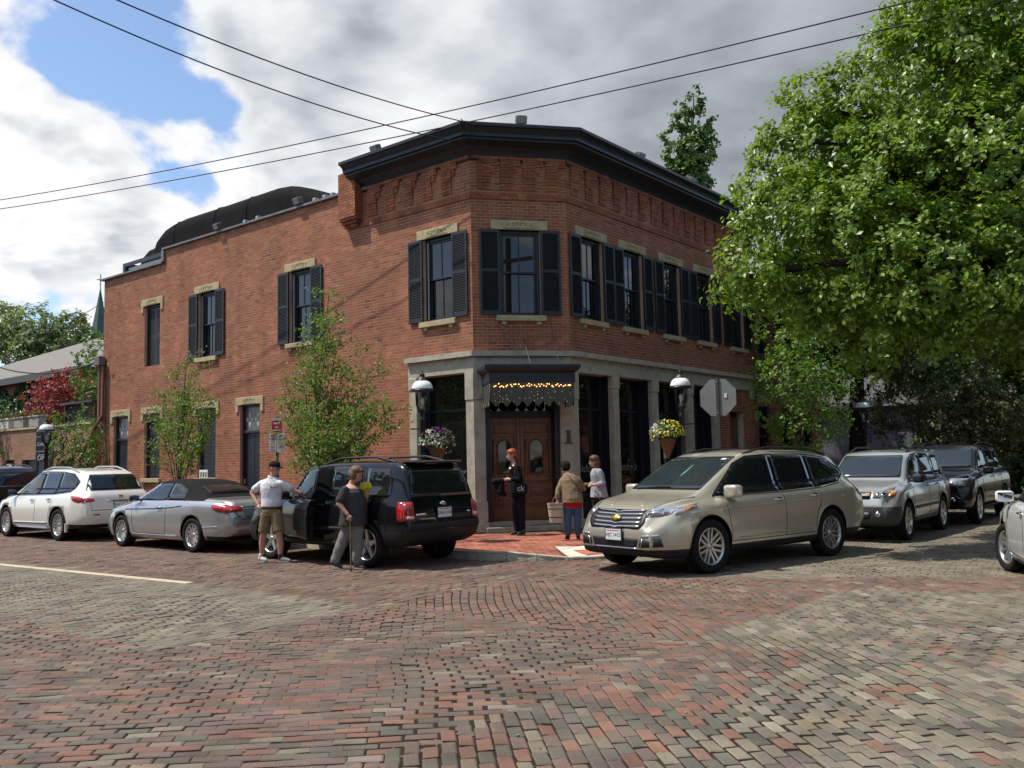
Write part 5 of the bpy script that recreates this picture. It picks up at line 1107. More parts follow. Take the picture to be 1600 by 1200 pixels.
def plain_house(name, label, x0, x1, y0, y1, h, m, rh=2.2, wins=()):
    r = empty(name, ((x0 + x1) / 2, (y0 + y1) / 2, 0)); tag(r, label, 'house'); mb = MB()
    mb.add([(x0, y0, 0), (x1, y0, 0), (x1, y1, 0), (x0, y1, 0), (x0, y0, h), (x1, y0, h), (x1, y1, h), (x0, y1, h)], [(0, 1, 5, 4), (1, 2, 6, 5), (2, 3, 7, 6), (3, 0, 4, 7)]); wbuild(mb, 'wall', m, r)
    mb = MB(); cx0, cy0 = (x0 + x1) / 2, (y0 + y1) / 2; mb.add([(x0 - .4, y0 - .4, h), (x1 + .4, y0 - .4, h), (x1 + .4, y1 + .4, h), (x0 - .4, y1 + .4, h), (cx0 - 1, cy0, h + rh), (cx0 + 1, cy0, h + rh)], [(0, 1, 5, 4), (1, 2, 5), (2, 3, 4, 5), (3, 0, 4), (3, 2, 1, 0)]); wbuild(mb, 'roof', SLATE, r)
    for (p, q, z) in wins:
        mb = MB(); lo, hi = (p - .5, q - .06, z), (p + .5, q + .06, z + 1.7)
        if q not in (y0, y1): lo, hi = (p - .06, q - .5, z), (p + .06, q + .5, z + 1.7)
        mb.bbox(lo, hi, .02); wbuild(mb, 'window', GLASS, r)
    return r
plain_house('unseen_house', 'unseen brick house added across the left street behind the viewpoint', -30, -6, -27, -17.5, 6.6, FARB, 2.0, [(x, -17.5, z) for x in (-27, -23, -19, -15, -11, -8) for z in (1.0, 4.2)])  # unseen houses added to darken reflections in car paint and glass
plain_house('unseen_house', 'unseen tan brick house added on the near corner behind the viewpoint', -3, 6, -30, -20, 6.2, TANB, 2.4, [(x, -20, z) for x in (-1, 2, 4.5) for z in (1.0, 4.0)])
plain_house('unseen_house', 'unseen red brick house added on the far corner behind the viewpoint', 18, 32, -34, -19, 6.8, FARB, 2.4, [(x, -19, z) for x in (20, 23, 26, 29) for z in (1.0, 4.2)])
tree('roadside_tree', 'unseen dense tree added on the corner behind the viewpoint', 'tree', (15.5, -20, 0), 0.35, (15.5, -20, 4), [((15.5, -20, 8), 3.2), ((18, -19, 6.5), 2.6), ((13, -22, 6.5), 2.8)], DARKL, 0.3, 2.2, DBARK, 0.25, 14, 10)  # unseen trees added beside the houses to darken reflections
tree('roadside_tree', 'unseen dense tree added along the left street behind the viewpoint', 'tree', (-4.5, -17.5, 0), 0.3, (-4.5, -17.5, 3.5), [((-4.5, -17.6, 5.6), 2.2), ((-6, -18.4, 5), 1.8), ((-2.6, -18.2, 5), 1.9)], DARKL, 0.3, 2.2, DBARK, 0.25, 14, 10)
tree('roadside_tree', 'unseen second tree added along the left street behind the viewpoint', 'tree', (-14.5, -17, 0), 0.3, (-14.5, -17, 3.5), [((-14.5, -17.4, 5.6), 2.2), ((-16, -18, 5), 1.8), ((-12.6, -18, 5), 1.9)], DARKL, 0.3, 2.2, DBARK, 0.25, 14, 10)

# wind-blown leaf bits and seed husks in the joints and along the kerb
k = 420; u = RNG.random(k); lx = np.where(u < 0.5, RNG.uniform(-3, 3.0, k), RNG.uniform(2, 11, k)); ly = np.where(u < 0.5, KERB_Y - 0.12 - np.abs(RNG.normal(0, 0.35, k)), RNG.uniform(-12, -3, k)); ok = ~in_walk(lx, ly, 0.05)
o = obj('leaf_litter', leaf_mesh(np.stack([lx, ly, np.full(k, 0.007)], 1)[ok], 0.028, np.tile((0, 0, 3.0), (ok.sum(), 1)), 1.0, 0.5), None, leaf_mat('dry_litter', (0.16, 0.11, 0.05), (0.30, 0.26, 0.14), 0.1, .8)); tag(o, 'scattered dry leaf bits on the brick street', 'leaf litter', kind='stuff')

# ------------------------------------------------------------------ vehicles
def paint(name, col, metal=0.0, rough=0.28, coat=1.0):
    dark = max(col) < 0.03
    return mat(name, col, rough=rough, metal=metal, spec=0.15 if dark else 0.5, coat=0.55 if dark else coat)
TYRE = mat('tyre_rubber', (0.012, 0.012, 0.012), 0.85, spec=0.2, var=0.3, vscale=20)
ALLOY = mat('alloy', (0.55, 0.55, 0.54), 0.28, metal=0.85)
ALLOYD = mat('wheel_dark', (0.018, 0.018, 0.019), 0.6)
CHROME = mat('chrome', (0.75, 0.75, 0.76), 0.12, metal=1.0)
PLASTIC = mat('black_plastic', (0.014, 0.014, 0.015), 0.6, spec=0.35, var=0.2, vscale=15)
WELL = mat('wheel_well', (0.006, 0.006, 0.006), 0.95, spec=0.05)
AUTOG = glass_mat('car_glass', (0.010, 0.013, 0.014), 0.02, 0.7)
WSG = glass_mat('windscreen_glass', (0.022, 0.03, 0.032), 0.02, 0.9)
SEAM = mat('panel_gap', (0.01, 0.01, 0.01), 0.8, spec=0.1)
REDL = mat('tail_red', (0.36, 0.012, 0.014), 0.15, spec=0.6, coat=0.6)
CLEARL = mat('headlamp_lens', (0.42, 0.44, 0.46), 0.12, metal=0.5, coat=1.0)
AMBER = mat('amber_lens', (0.60, 0.20, 0.02), 0.2, coat=0.6)
WHITEL = mat('reverse_lens', (0.6, 0.58, 0.56), 0.2, coat=0.6)
PLATE = mat('plate_white', (0.62, 0.63, 0.64), 0.5); PLTXT = mat('plate_blue', (0.02, 0.03, 0.09), 0.6)
PILLAR = mat('pillar_black', (0.006, 0.006, 0.007), 0.5, spec=0.06)
GRIL = mat('grille_black', (0.010, 0.010, 0.011), 0.5)
def smooth_interp(pts, xs, sig):
    p = np.array(sorted(pts)); g = np.linspace(p[0, 0] - 0.6, p[-1, 0] + 0.6, 900); v = np.interp(g, p[:, 0], p[:, 1])
    if sig > 0:
        st = g[1] - g[0]; k = np.arange(-int(3 * sig / st) - 1, int(3 * sig / st) + 2) * st; w = np.exp(-0.5 * (k / sig) ** 2); w /= w.sum()
        v = np.convolve(np.pad(v, len(k) // 2, mode='edge'), w, 'valid')
    return np.interp(xs, g, v)
def chaikin(poly, n=2, closed=True):
    for _ in range(n):
        q = []; m = len(poly)
        for i in range(m if closed else m - 1):
            a, b = poly[i], poly[(i + 1) % m]; q += [(a[0] * .78 + b[0] * .22, a[1] * .78 + b[1] * .22), (a[0] * .22 + b[0] * .78, a[1] * .22 + b[1] * .78)]
        poly = q
    return poly
def rounded(poly, r=0.045, k=4):
    out = []; n = len(poly)
    for i in range(n):
        p, a, b = Vector(poly[i]), Vector(poly[i - 1]), Vector(poly[(i + 1) % n]); da, db = (a - p), (b - p); la, lb = da.length, db.length
        q = min(r, la * .42, lb * .42); s0, s1 = p + da / la * q, p + db / lb * q
        for j in range(k + 1): t = j / k; out.append(tuple(s0 * (1 - t) ** 2 + p * 2 * t * (1 - t) + s1 * t * t))
    return out
class Car:
    def __init__(s, name, label, S, paint_m, loc, rz, clad_m=None):
        s.S = S; s.root = empty(name, (0, 0, 0)); tag(s.root, label, S.get('cat', 'car'), S.get('group')); s.loc = loc; s.rz = rz; s.paint = paint_m
        xr, xf = S['top'][0][0], S['top'][-1][0]; xs = np.unique(np.concatenate([np.linspace(xr, xf, 84), xr + np.array([.01, .03, .06, .1]), xf - np.array([.01, .03, .06, .1])]))
        zt = smooth_interp(S['top'], xs, S.get('sig', 0.035)); zb = smooth_interp(S['bot'], xs, 0.05); zl = smooth_interp(S['belt'], xs, 0.06); wm = smooth_interp(S['hw'], xs, 0.06); wt = smooth_interp(S['tw'], xs, 0.06)
        V, nn = [], 0; rows = []
        for x, t, b, l, w, u in zip(xs, zt, zb, zl, wm, wt):
            l = min(l, t - 0.02); e = t - l; m = b + 0.46 * (l - b); u = min(u, w * .95)
            half = [(0, b), (w * .78, b), (w * .93, b + .03), (w * .975, b + .12), (w * .995, (b + .12 + m) / 2), (w, m), (w * .997, m + (l - m) * .45), (w * .98, m + (l - m) * .80), (w * .945, l), (w * .90 * .6 + u * .4, l + e * .26), (w * .9 * .33 + u * .67, l + e * .55), (u * 1.005, l + e * .84), (u - .045, l + e * .945), (u * .82, t - .022 * min(1, e * 3)), (u * .45, t - .006), (0, t)]
            rows.append([(x, y, z) for y, z in half] + [(x, -y, z) for y, z in half[-2:0:-1]])
        k = len(rows[0]); mb = MB(); mb.add([p for r in rows for p in r], [(i * k + j, (i + 1) * k + j, (i + 1) * k + (j + 1) % k, i * k + (j + 1) % k) for i in range(len(rows) - 1) for j in range(k)], 0, True)
        mb.add(rows[0], [tuple(range(k))]); mb.add(rows[-1], [tuple(range(k - 1, -1, -1))])
        me = mb.mesh('body'); bm = bmesh.new(); bm.from_mesh(me); bmesh.ops.remove_doubles(bm, verts=bm.verts, dist=1e-5); bmesh.ops.recalc_face_normals(bm, faces=bm.faces); bm.to_mesh(me); bm.free()
        s.bvh0 = BVHTree.FromPolygons([v.co.copy() for v in me.vertices], [tuple(p.vertices) for p in me.polygons])
        tmp = bpy.data.objects.new('tmp', me); cut = MB(); ra = S['rw'] + 0.055; yo = S['w'] + 0.1
        for ax in S['axles']:
            for sd in (-1, 1):
                n = 40; c0 = [(ax + ra * math.cos(2 * math.pi * q / n), S['rw'] + ra * math.sin(2 * math.pi * q / n) * S.get('arch', 1.0)) for q in range(n)]
                y0, y1 = sorted((sd * (S['w'] - 0.36), sd * yo)); cut.add([(x, y0, z) for x, z in c0] + [(x, y1, z) for x, z in c0], [tuple(range(n)), tuple(range(2 * n - 1, n - 1, -1))] + [(q, n + q, n + (q + 1) % n, (q + 1) % n) for q in range(n)])
        cm = cut.mesh('cut'); bm = bmesh.new(); bm.from_mesh(cm); bmesh.ops.recalc_face_normals(bm, faces=bm.faces); bm.to_mesh(cm); bm.free(); co = bpy.data.objects.new('cut', cm); _TS.collection.objects.link(co)
        md = tmp.modifiers.new('b', 'BOOLEAN'); md.operation = 'DIFFERENCE'; md.object = co; md.solver = 'EXACT'
        body = baked(tmp); bpy.data.objects.remove(tmp); bpy.data.objects.remove(co)
        body.materials.clear()
        for m_ in (paint_m, clad_m or PLASTIC, WELL, S.get('top_m', paint_m)): body.materials.append(m_)
        cl = S.get('clad', lambda x, y, z: z < 0.3)
        bm = bmesh.new(); bm.from_mesh(body)
        for ax_, lst in ((2, S.get('cutz', ())), (0, S.get('cutx', ()))):
            for t in lst:
                cv = [0, 0, 0]; cv[ax_] = t; nv = [0, 0, 0]; nv[ax_] = 1; bmesh.ops.bisect_plane(bm, geom=bm.verts[:] + bm.edges[:] + bm.faces[:], plane_co=cv, plane_no=nv)
        bmesh.ops.triangulate(bm, faces=[f for f in bm.faces if len(f.verts) > 4]); bm.to_mesh(body); bm.free()
        for p in body.polygons:
            c = p.center; p.use_smooth = True; p.material_index = 0
            ins = min(math.hypot(c.x - ax, (c.z - S['rw']) / S.get('arch', 1.0)) for ax in S['axles'])
            if ins < ra + 0.004 and abs(c.y) > S['w'] - 0.45 and not (abs(p.normal.y) > .35 and abs(c.y) > S['w'] - 0.30): p.material_index = 2; p.use_smooth = False
            elif cl(c.x, abs(c.y), c.z): p.material_index = 1
            elif 'soft' in S and S['soft'](c.x, abs(c.y), c.z): p.material_index = 3
        s.body = obj('body', body, s.root); s.bvh = s.bvh0
    def hit(s, o, d):
        h = s.bvh.ray_cast(Vector(o), Vector(d))
        if h[0] is None: h = s.bvh.find_nearest(Vector(o) + Vector(d) * 2.0)
        return h[0], h[1]
    def panel(s, name, poly, axis, side, m, off=0.005, parent=None, rnd=0, th=0.007, step=0.07):
        if rnd: poly = rounded(poly, 0.03)
        bm = bmesh.new(); bm.faces.new([bm.verts.new((a, b, 0)) for a, b in poly])
        for ax in (0, 1):
            lo = min(p[ax] for p in poly); hi = max(p[ax] for p in poly); n = int((hi - lo) / step)
            for q in range(1, n + 1):
                t = lo + (hi - lo) * q / (n + 1); cv = [0, 0, 0]; cv[ax] = t; nv = [0, 0, 0]; nv[ax] = 1
                bmesh.ops.bisect_plane(bm, geom=bm.verts[:] + bm.edges[:] + bm.faces[:], plane_co=cv, plane_no=nv)
        for v in bm.verts:
            a, b = v.co.x, v.co.y
            if axis == 'y': o, d = (a, side * 3, b), (0, -side, 0)
            elif axis == 'x': o, d = (side * 6, a, b), (-side, 0, 0)
            else: o, d = (a, b, 4), (0, 0, -1)
            p, nn = s.hit(o, d)
            if nn.dot(Vector(d)) > 0: nn = -nn
            v.co = p + nn * off
        bmesh.ops.recalc_face_normals(bm, faces=bm.faces); f0 = bm.faces[:]
        av = Vector((0, 0, 0))
        for f in f0: av += f.normal
        want = {'y': Vector((0, side, 0)), 'x': Vector((side, 0, 0)), 'z': Vector((0, 0, 1))}[axis]
        if av.dot(want) < 0: bmesh.ops.reverse_faces(bm, faces=f0)
        be = [e for e in bm.edges if e.is_boundary]; ex = bmesh.ops.extrude_edge_only(bm, edges=be)
        for g in ex['geom']:
            if isinstance(g, bmesh.types.BMVert): g.co -= want * th
        for f in f0: f.smooth = True
        me = bpy.data.meshes.new(name); bm.to_mesh(me); bm.free(); return obj(name, me, parent or s.root, m)
    def both(s, name, poly, m, **k): return [s.panel(name, poly, 'y', sd, m, **k) for sd in (1, -1)]
    def strip(s, name, pts, w, axis, side, m, off=0.004, parent=None, th=0.012):
        P = [Vector((a, b)) for a, b in pts]; L, Rr = [], []
        for i, p in enumerate(P):
            t = (P[min(i + 1, len(P) - 1)] - P[max(i - 1, 0)]).normalized(); nrm = Vector((-t.y, t.x)) * w / 2; L.append(tuple(p + nrm)); Rr.append(tuple(p - nrm))
        return s.panel(name, L + Rr[::-1], axis, side, m, off, parent, 0, th)
    def wheel(s, ax, side, turn=0.0, style='pairs', n=7, rr=None, am=None):
        S = s.S; R = S['rw']; rr = rr or R * 0.70; y = side * (S['w'] - 0.125); e = empty('wheel', (ax, y, R), (0 if side > 0 else math.pi) + turn, s.root)
        M = Matrix.Rotation(-math.pi / 2, 4, 'X'); wd = 0.115; t = MB()
        t.lathe([(rr * .98, -wd), (R * .93, -wd), (R * .985, -wd * .8), (R, -wd * .45), (R, wd * .45), (R * .985, wd * .8), (R * .94, wd * .98), (rr * 1.04, wd * .92), (rr, wd * .75), (rr, wd * .3)], 44, (0, 0, 0), 0, M); t.build('tyre', TYRE, e)
        r = MB(); r.lathe([(rr * 1.0, wd * .30), (rr * .985, wd * .86), (rr * .93, wd * .84), (rr * .90, wd * .35), (rr * .88, -wd * .6)], 44, (0, 0, 0), 0, M)
        r.lathe([(0.001, -wd * .25), (rr * .9, -wd * .25)], 32, (0, 0, 0), 1, M); r.lathe([(0.001, wd * .62), (rr * .13, wd * .60), (rr * .19, wd * .45), (rr * .24, wd * .05)], 20, (0, 0, 0), 0, M)
        for k in range(n):
            a = 2 * math.pi * k / n
            for dd in ((-0.085, 0.085) if style == 'pairs' else (0,)):
                A = Matrix.Rotation(a + dd * 0.6, 4, 'Y'); w0, w1 = (rr * .07, rr * .055) if style == 'pairs' else (rr * .17, rr * .095)
                if style == 'fine': w0, w1 = rr * .06, rr * .075
                o_ = dd * rr * 1.15
                vs = [(o_ - w0, wd * .50, rr * .14), (o_ + w0, wd * .50, rr * .14), (o_ + w1, wd * .72, rr * .93), (o_ - w1, wd * .72, rr * .93), (o_ - w0 * 1.2, wd * .12, rr * .14), (o_ + w0 * 1.2, wd * .12, rr * .14), (o_ + w1 * 1.2, wd * .35, rr * .93), (o_ - w1 * 1.2, wd * .35, rr * .93)]
                r.add([tuple(A @ Vector(v)) for v in vs], [(0, 1, 2, 3), (1, 5, 6, 2), (0, 3, 7, 4), (4, 7, 6, 5)])
        r.build('rim', [am or ALLOY, ALLOYD], e); return e
    def wheels(s, turn=0.0, **k):
        S = s.S
        for i, ax in enumerate(S['axles']):
            for sd in (1, -1): s.wheel(ax, sd, turn if i == 0 else 0, **k)
    def mirror(s, x, z, m, size=(0.13, 0.20, 0.15)):
        for sd in (1, -1):
            p, nn = s.hit((x, sd * 3, z), (0, -sd, 0)); mb = MB(); c = p + Vector((0.0, sd * 0.17, 0.05)); a, b, d = size
            bm = bmesh.new(); bmesh.ops.create_cube(bm, size=1.0); bmesh.ops.bevel(bm, geom=bm.edges[:], offset=0.28, segments=3, affect='EDGES', profile=.6)
            bm.verts.index_update(); vs = [tuple(c + Vector((v.co.x * a, v.co.y * b * (1 - 0.25 * v.co.x), v.co.z * d))) for v in bm.verts]; mb.add(vs, [[v.index for v in f.verts] for f in bm.faces], 0, True); bm.free()
            o = mb.build('mirror', m, s.root); st = MB(); st.tube([p - Vector((0, sd * .02, 0)), p + Vector((0, sd * .1, .03))], 0.022, 6); st.build('mirror_arm', PLASTIC, o)
            g = MB(); g.box((c.x - a / 2 - .004, c.y - b * .40, c.z - d * .36), (c.x - a / 2 + .004, c.y + b * .40, c.z + d * .36)); g.build('mirror_glass', mat('mirror_silver', (0.5, 0.55, 0.6), 0.03, metal=1.0) if 'mirror_silver' not in bpy.data.materials else bpy.data.materials['mirror_silver'], o)
    def handle(s, x, z, m, sides=(1, -1)):
        for sd in sides:
            p, nn = s.hit((x, sd * 3, z), (0, -sd, 0)); mb = MB(); q = [p + Vector((dx, sd * dy, 0)) for dx, dy in ((-.10, -.005), (-.085, .028), (.06, .034), (.09, -.005))]; mb.tube(q, [.010, .013, .014, .011], 6); mb.build('door_handle', m, s.root)
            c = MB(); c.add([tuple(p + Vector((.07 * math.cos(t) - .01, sd * .004, .03 * math.sin(t)))) for t in np.linspace(0, 2 * math.pi, 12, endpoint=False)], [tuple(range(12))]); c.build('handle_cup_shade', SEAM, s.root)  # flat dark oval paints the shade of a recess behind the handle
    def rail(s, x0, x1, y, m, h=0.05, r=0.017):
        for sd in (1, -1):
            mb = MB(); pts = []
            for k in range(9):
                x = x0 + (x1 - x0) * k / 8; p, nn = s.hit((x, sd * y, 4), (0, 0, -1)); pts.append(p + Vector((0, 0, h * (min(1, 4 * min(k / 8, 1 - k / 8)) if 0 < k < 8 else 0))))
            mb.tube(pts, r, 7); mb.build('roof_rail', m, s.root)
    def plate(s, x, y, z, side, txt, w=0.31, h=0.155):
        mb = MB(); mb.bbox((x - .006, y - w / 2 - .02, z - h / 2 - .02), (x + .006, y + w / 2 + .02, z + h / 2 + .02), 0.004); fr = mb.build('plate_holder', PLASTIC, s.root)
        mb = MB(); mb.bbox((x - .004 + side * .006, y - w / 2, z - h / 2), (x + .004 + side * .006, y + w / 2, z + h / 2), 0.003); pl = mb.build('licence_plate', PLATE, s.root)
        lettering('plate_lettering', txt, 0.074, PLTXT, pl, frame_M((x + side * .0115, y, z - .006), (0, side, 0), (0, 0, 1)), 0.0008)['kind'] = 'stuff'
        mb = MB(); mb.box((x + side * .011 - .0005, y - w * .4, z + h * .34), (x + side * .011 + .0005, y + w * .4, z + h * .42)); mb.build('plate_band', mat('plate_red', (0.4, 0.03, 0.04), 0.5) if 'plate_red' not in bpy.data.materials else bpy.data.materials['plate_red'], pl)
    def done(s):
        s.root.location = s.loc; s.root.rotation_euler = (0, 0, s.rz); return s.root
def oval(cx, cz, a, b, n=16): return [(cx + a * math.cos(2 * math.pi * k / n), cz + b * math.sin(2 * math.pi * k / n)) for k in range(n)]
def mir(poly): return [(-a, b) for a, b in poly][::-1]

# ---- champagne three-row SUV in front of the entrance
CHAMP = paint('champagne_metallic', (0.52, 0.485, 0.375), metal=0.5, rough=0.30)
S_TR = dict(cat='SUV', w=0.985, rw=0.385, axles=(1.51, -1.51), arch=1.02,
    top=[(-2.68, .78), (-2.66, 1.0), (-2.60, 1.14), (-2.42, 1.36), (-2.16, 1.64), (-1.95, 1.70), (-1.2, 1.755), (-.2, 1.765), (.3, 1.725), (.56, 1.64), (1.5, 1.145), (1.62, 1.115), (2.1, 1.03), (2.32, .95), (2.44, .84), (2.50, .62)],
    bot=[(-2.68, .42), (-2.4, .30), (-1, .25), (1.0, .25), (2.2, .24), (2.50, .30)], belt=[(-2.68, .98), (-2.3, 1.13), (-1.6, 1.10), (1.0, 1.02), (1.5, 1.0), (2.1, .93), (2.5, .62)],
    hw=[(-2.68, .84), (-2.55, .90), (-2.2, .965), (-1.4, .985), (1.4, .985), (1.95, .96), (2.25, .88), (2.42, .76), (2.50, .66)], tw=[(-2.68, .72), (-2.2, .60), (-1.6, .655), (0, .68), (.5, .675), (1.4, .74), (2.0, .76), (2.5, .55)],
    clad=lambda x, y, z: z < 0.385 or (z < .43 and x < -1.93), cutz=(.385, .43), cutx=(-1.93,))
c = Car('champagne_suv', 'champagne three-row SUV waiting with its nose at the corner ramp', S_TR, CHAMP, (4.934, -1.055, 0), -1.7923)
c.panel('windscreen', [(-.69, 1.175), (.69, 1.175), (.60, 1.655), (-.60, 1.655)], 'x', 1, WSG, rnd=1)
c.panel('rear_window', [(-.66, 1.24), (.66, 1.24), (.52, 1.60), (-.52, 1.60)], 'x', -1, AUTOG, rnd=1)
c.both('pillar_trim', rounded([(1.32, 1.075), (.62, 1.555), (.30, 1.660), (-.22, 1.685), (-1.2, 1.672), (-1.80, 1.618), (-2.31, 1.39), (-2.22, 1.28), (-1.9, 1.18), (-1.2, 1.125), (-.2, 1.095)], .03), PILLAR, off=.003)
wl = [(1.28, 1.085), (.62, 1.535), (.30, 1.640), (-.22, 1.665), (-.22, 1.11)]; c.both('front_window', rounded(wl), AUTOG); c.both('rear_side_window', rounded([(-.30, 1.115), (-.30, 1.668), (-1.18, 1.655), (-1.18, 1.14)]), AUTOG)
c.both('quarter_window', rounded([(-1.26, 1.145), (-1.26, 1.65), (-1.78, 1.60), (-2.26, 1.38), (-2.20, 1.30), (-1.9, 1.20)]), AUTOG)
for sd in (1, -1): c.strip('window_trim', [(1.25, 1.075), (.5, 1.085), (-.5, 1.10), (-1.3, 1.125), (-1.95, 1.185), (-2.24, 1.30), (-2.29, 1.39)], 0.02, 'y', sd, CHROME)
for sd in (1, -1):
    for pts in ([(1.16, 1.06), (1.12, .85), (1.06, .44)], [(-.26, 1.10), (-.27, .8), (-.24, .44)], [(-1.22, 1.12), (-1.26, .95), (-1.10, .75), (-1.05, .52)], [(1.06, .43), (-1.02, .43)]): c.strip('door_seam', pts, 0.010, 'y', sd, SEAM, 0.0025)
    c.strip('body_crease', [(.95, .47), (-.95, .50)], 0.016, 'y', sd, CHAMP, 0.012)
c.handle(-.12, .985, CHROME); c.handle(-1.08, 1.01, CHROME)
for sd in (1, -1):
    pl = [(.50 * sd, .93), (.53 * sd, .82), (.80 * sd, .855), (.875 * sd, 1.005), (.72 * sd, .985)]; h = c.panel('headlight', pl if sd > 0 else pl[::-1], 'x', 1, CLEARL, 0.008, rnd=1)
    pl2 = [(.56 * sd, .90), (.57 * sd, .85), (.70 * sd, .87), (.70 * sd, .94)]; c.panel('lamp_reflector', pl2 if sd > 0 else pl2[::-1], 'x', 1, CHROME, 0.012, h); hs = [(1.86, .935), (2.0, .97), (2.12, .945), (2.10, .90), (2.02, .885)]
    c.panel('headlight_side', rounded([(1.72, .985), (1.95, .985), (2.26, .95), (2.30, .855), (2.10, .86), (1.95, .895)]), 'y', sd, CLEARL, 0.007); c.panel('side_marker', rounded([(1.80, .968), (1.98, .968), (2.02, .90), (1.92, .915)]), 'y', sd, AMBER, 0.011)
    f = [(.47 * sd, .41), (.80 * sd, .43), (.78 * sd, .54), (.50 * sd, .535)]; c.panel('fog_recess', f if sd > 0 else f[::-1], 'x', 1, GRIL, 0.006); f = [(.52 * sd, .555), (.76 * sd, .56), (.77 * sd, .60), (.54 * sd, .585)]; c.panel('running_light', f if sd > 0 else f[::-1], 'x', 1, CLEARL, 0.008, rnd=1)
    f = [(.49 * sd, .395), (.51 * sd, .395), (.55 * sd, .53), (.53 * sd, .53)]; c.panel('fog_trim', f if sd > 0 else f[::-1], 'x', 1, CHROME, 0.012)
    c.panel('tail_light', rounded([(-2.50, 1.18), (-2.28, 1.16), (-2.42, .98), (-2.62, .92)]), 'y', sd, REDL, 0.006)
g = c.panel('grille', [(-.49, .665), (.49, .665), (.56, .76), (.53, .925), (-.53, .925), (-.56, .76)], 'x', 1, GRIL, 0.006, rnd=1)
for z in (.70, .755, .81, .865, .91): c.strip('grille_bar', [(-.48, z), (0, z - .012), (.48, z)], 0.026, 'x', 1, CHROME, 0.016, g)
GOLD = mat('gold_badge', (0.55, 0.36, 0.08), 0.3, metal=0.8)
c.panel('bow_badge', [(-.10, .775), (-.04, .775), (-.045, .755), (.045, .755), (.04, .775), (.10, .775), (.085, .825), (.035, .825), (.03, .842), (-.03, .842), (-.035, .825), (-.085, .825)], 'x', 1, GOLD, 0.035, g)
c.panel('lower_grille', [(-.42, .40), (.42, .40), (.46, .54), (-.46, .54)], 'x', 1, GRIL, 0.007, rnd=1); c.strip('bumper_trim', [(-.44, .395), (.44, .395)], 0.016, 'x', 1, CHROME, 0.010)
c.plate(2.525, 0.0, .575, 1, 'HJC 1415'); c.rail(.28, -1.95, .60, PLASTIC); c.mirror(1.06, 1.10, CHAMP, (.16, .26, .19)); c.wheels(-0.05, style='pairs', n=7)
for sd in (1, -1):
    c.strip('hood_seam', [(2.30, .56 * sd), (2.0, .70 * sd), (1.62, .76 * sd)], 0.012, 'z', 1, SEAM, 0.003); c.strip('hood_crease', [(2.25, .30 * sd), (1.7, .42 * sd)], 0.02, 'z', 1, CHAMP, 0.006)
    c.strip('shoulder_crease', [(1.9, .875), (1.0, .915), (0, .93), (-1.0, .945), (-1.9, .97)], 0.014, 'y', sd, CHAMP, 0.008)
c.strip('wiper', [(-.55, 1.175), (-.1, 1.205), (.1, 1.20)], 0.018, 'x', 1, SEAM, 0.014); c.panel('hang_tag', [(.02, 1.36), (.055, 1.36), (.05, 1.50), (.03, 1.54)], 'x', 1, mat('tag_teal', (0.10, 0.28, 0.26), 0.5), 0.007)
c.panel('toll_tag', [(.44, 1.60), (.53, 1.60), (.52, 1.625), (.44, 1.625)], 'x', 1, WHITEP, 0.008); c.done()

# ---- white crossover parked behind the convertible
PEARL = paint('pearl_white', (0.72, 0.71, 0.66), rough=0.25)
S_IN = dict(cat='SUV', w=0.975, rw=0.375, axles=(1.45, -1.45), arch=1.02,
    top=[(-2.60, .72), (-2.58, .98), (-2.50, 1.09), (-2.38, 1.22), (-2.12, 1.57), (-1.95, 1.63), (-1.2, 1.70), (-.3, 1.71), (.15, 1.665), (.42, 1.58), (1.38, 1.13), (1.52, 1.10), (2.05, .99), (2.28, .89), (2.38, .62)],
    bot=[(-2.60, .40), (-2.3, .30), (-1, .24), (1, .24), (2.1, .25), (2.38, .32)], belt=[(-2.6, 1.0), (-2.1, 1.08), (-1.4, 1.07), (.9, 1.0), (1.4, .98), (2.0, .90), (2.38, .62)],
    hw=[(-2.6, .80), (-2.5, .87), (-2.15, .95), (-1.4, .975), (1.4, .975), (1.9, .94), (2.2, .83), (2.38, .62)], tw=[(-2.6, .70), (-2.1, .58), (-1.5, .64), (0, .665), (.5, .66), (1.4, .72), (2.0, .72), (2.38, .5)],
    clad=lambda x, y, z: z < 0.27 or (x < -1.95 and z < .40), cutz=(.27, .40), cutx=(-1.95,))
c = Car('white_suv', 'pearl white crossover SUV with silver roof rails parked second in the row', S_IN, PEARL, (-11.78, -3.85, 0), math.pi)
c.panel('windscreen', [(-.67, 1.16), (.67, 1.16), (.58, 1.60), (-.58, 1.60)], 'x', 1, WSG, rnd=1)
c.panel('rear_window', [(-.70, 1.17), (.70, 1.17), (.62, 1.36), (.53, 1.54), (-.53, 1.54), (-.62, 1.36)], 'x', -1, AUTOG, rnd=1)
c.both('pillar_trim', rounded([(1.18, 1.05), (.5, 1.51), (.18, 1.615), (-.2, 1.64), (-1.1, 1.625), (-1.62, 1.57), (-2.02, 1.37), (-1.88, 1.14), (-1.2, 1.09), (-.2, 1.065)], .03), PILLAR, off=.003)
c.both('front_window', rounded([(1.15, 1.06), (.5, 1.49), (.18, 1.595), (-.20, 1.62), (-.20, 1.075)]), AUTOG); c.both('rear_side_window', rounded([(-.28, 1.08), (-.28, 1.625), (-1.05, 1.61), (-1.12, 1.10)]), AUTOG); c.both('quarter_window', rounded([(-1.20, 1.105), (-1.13, 1.605), (-1.60, 1.55), (-1.98, 1.36), (-1.86, 1.16)]), AUTOG)
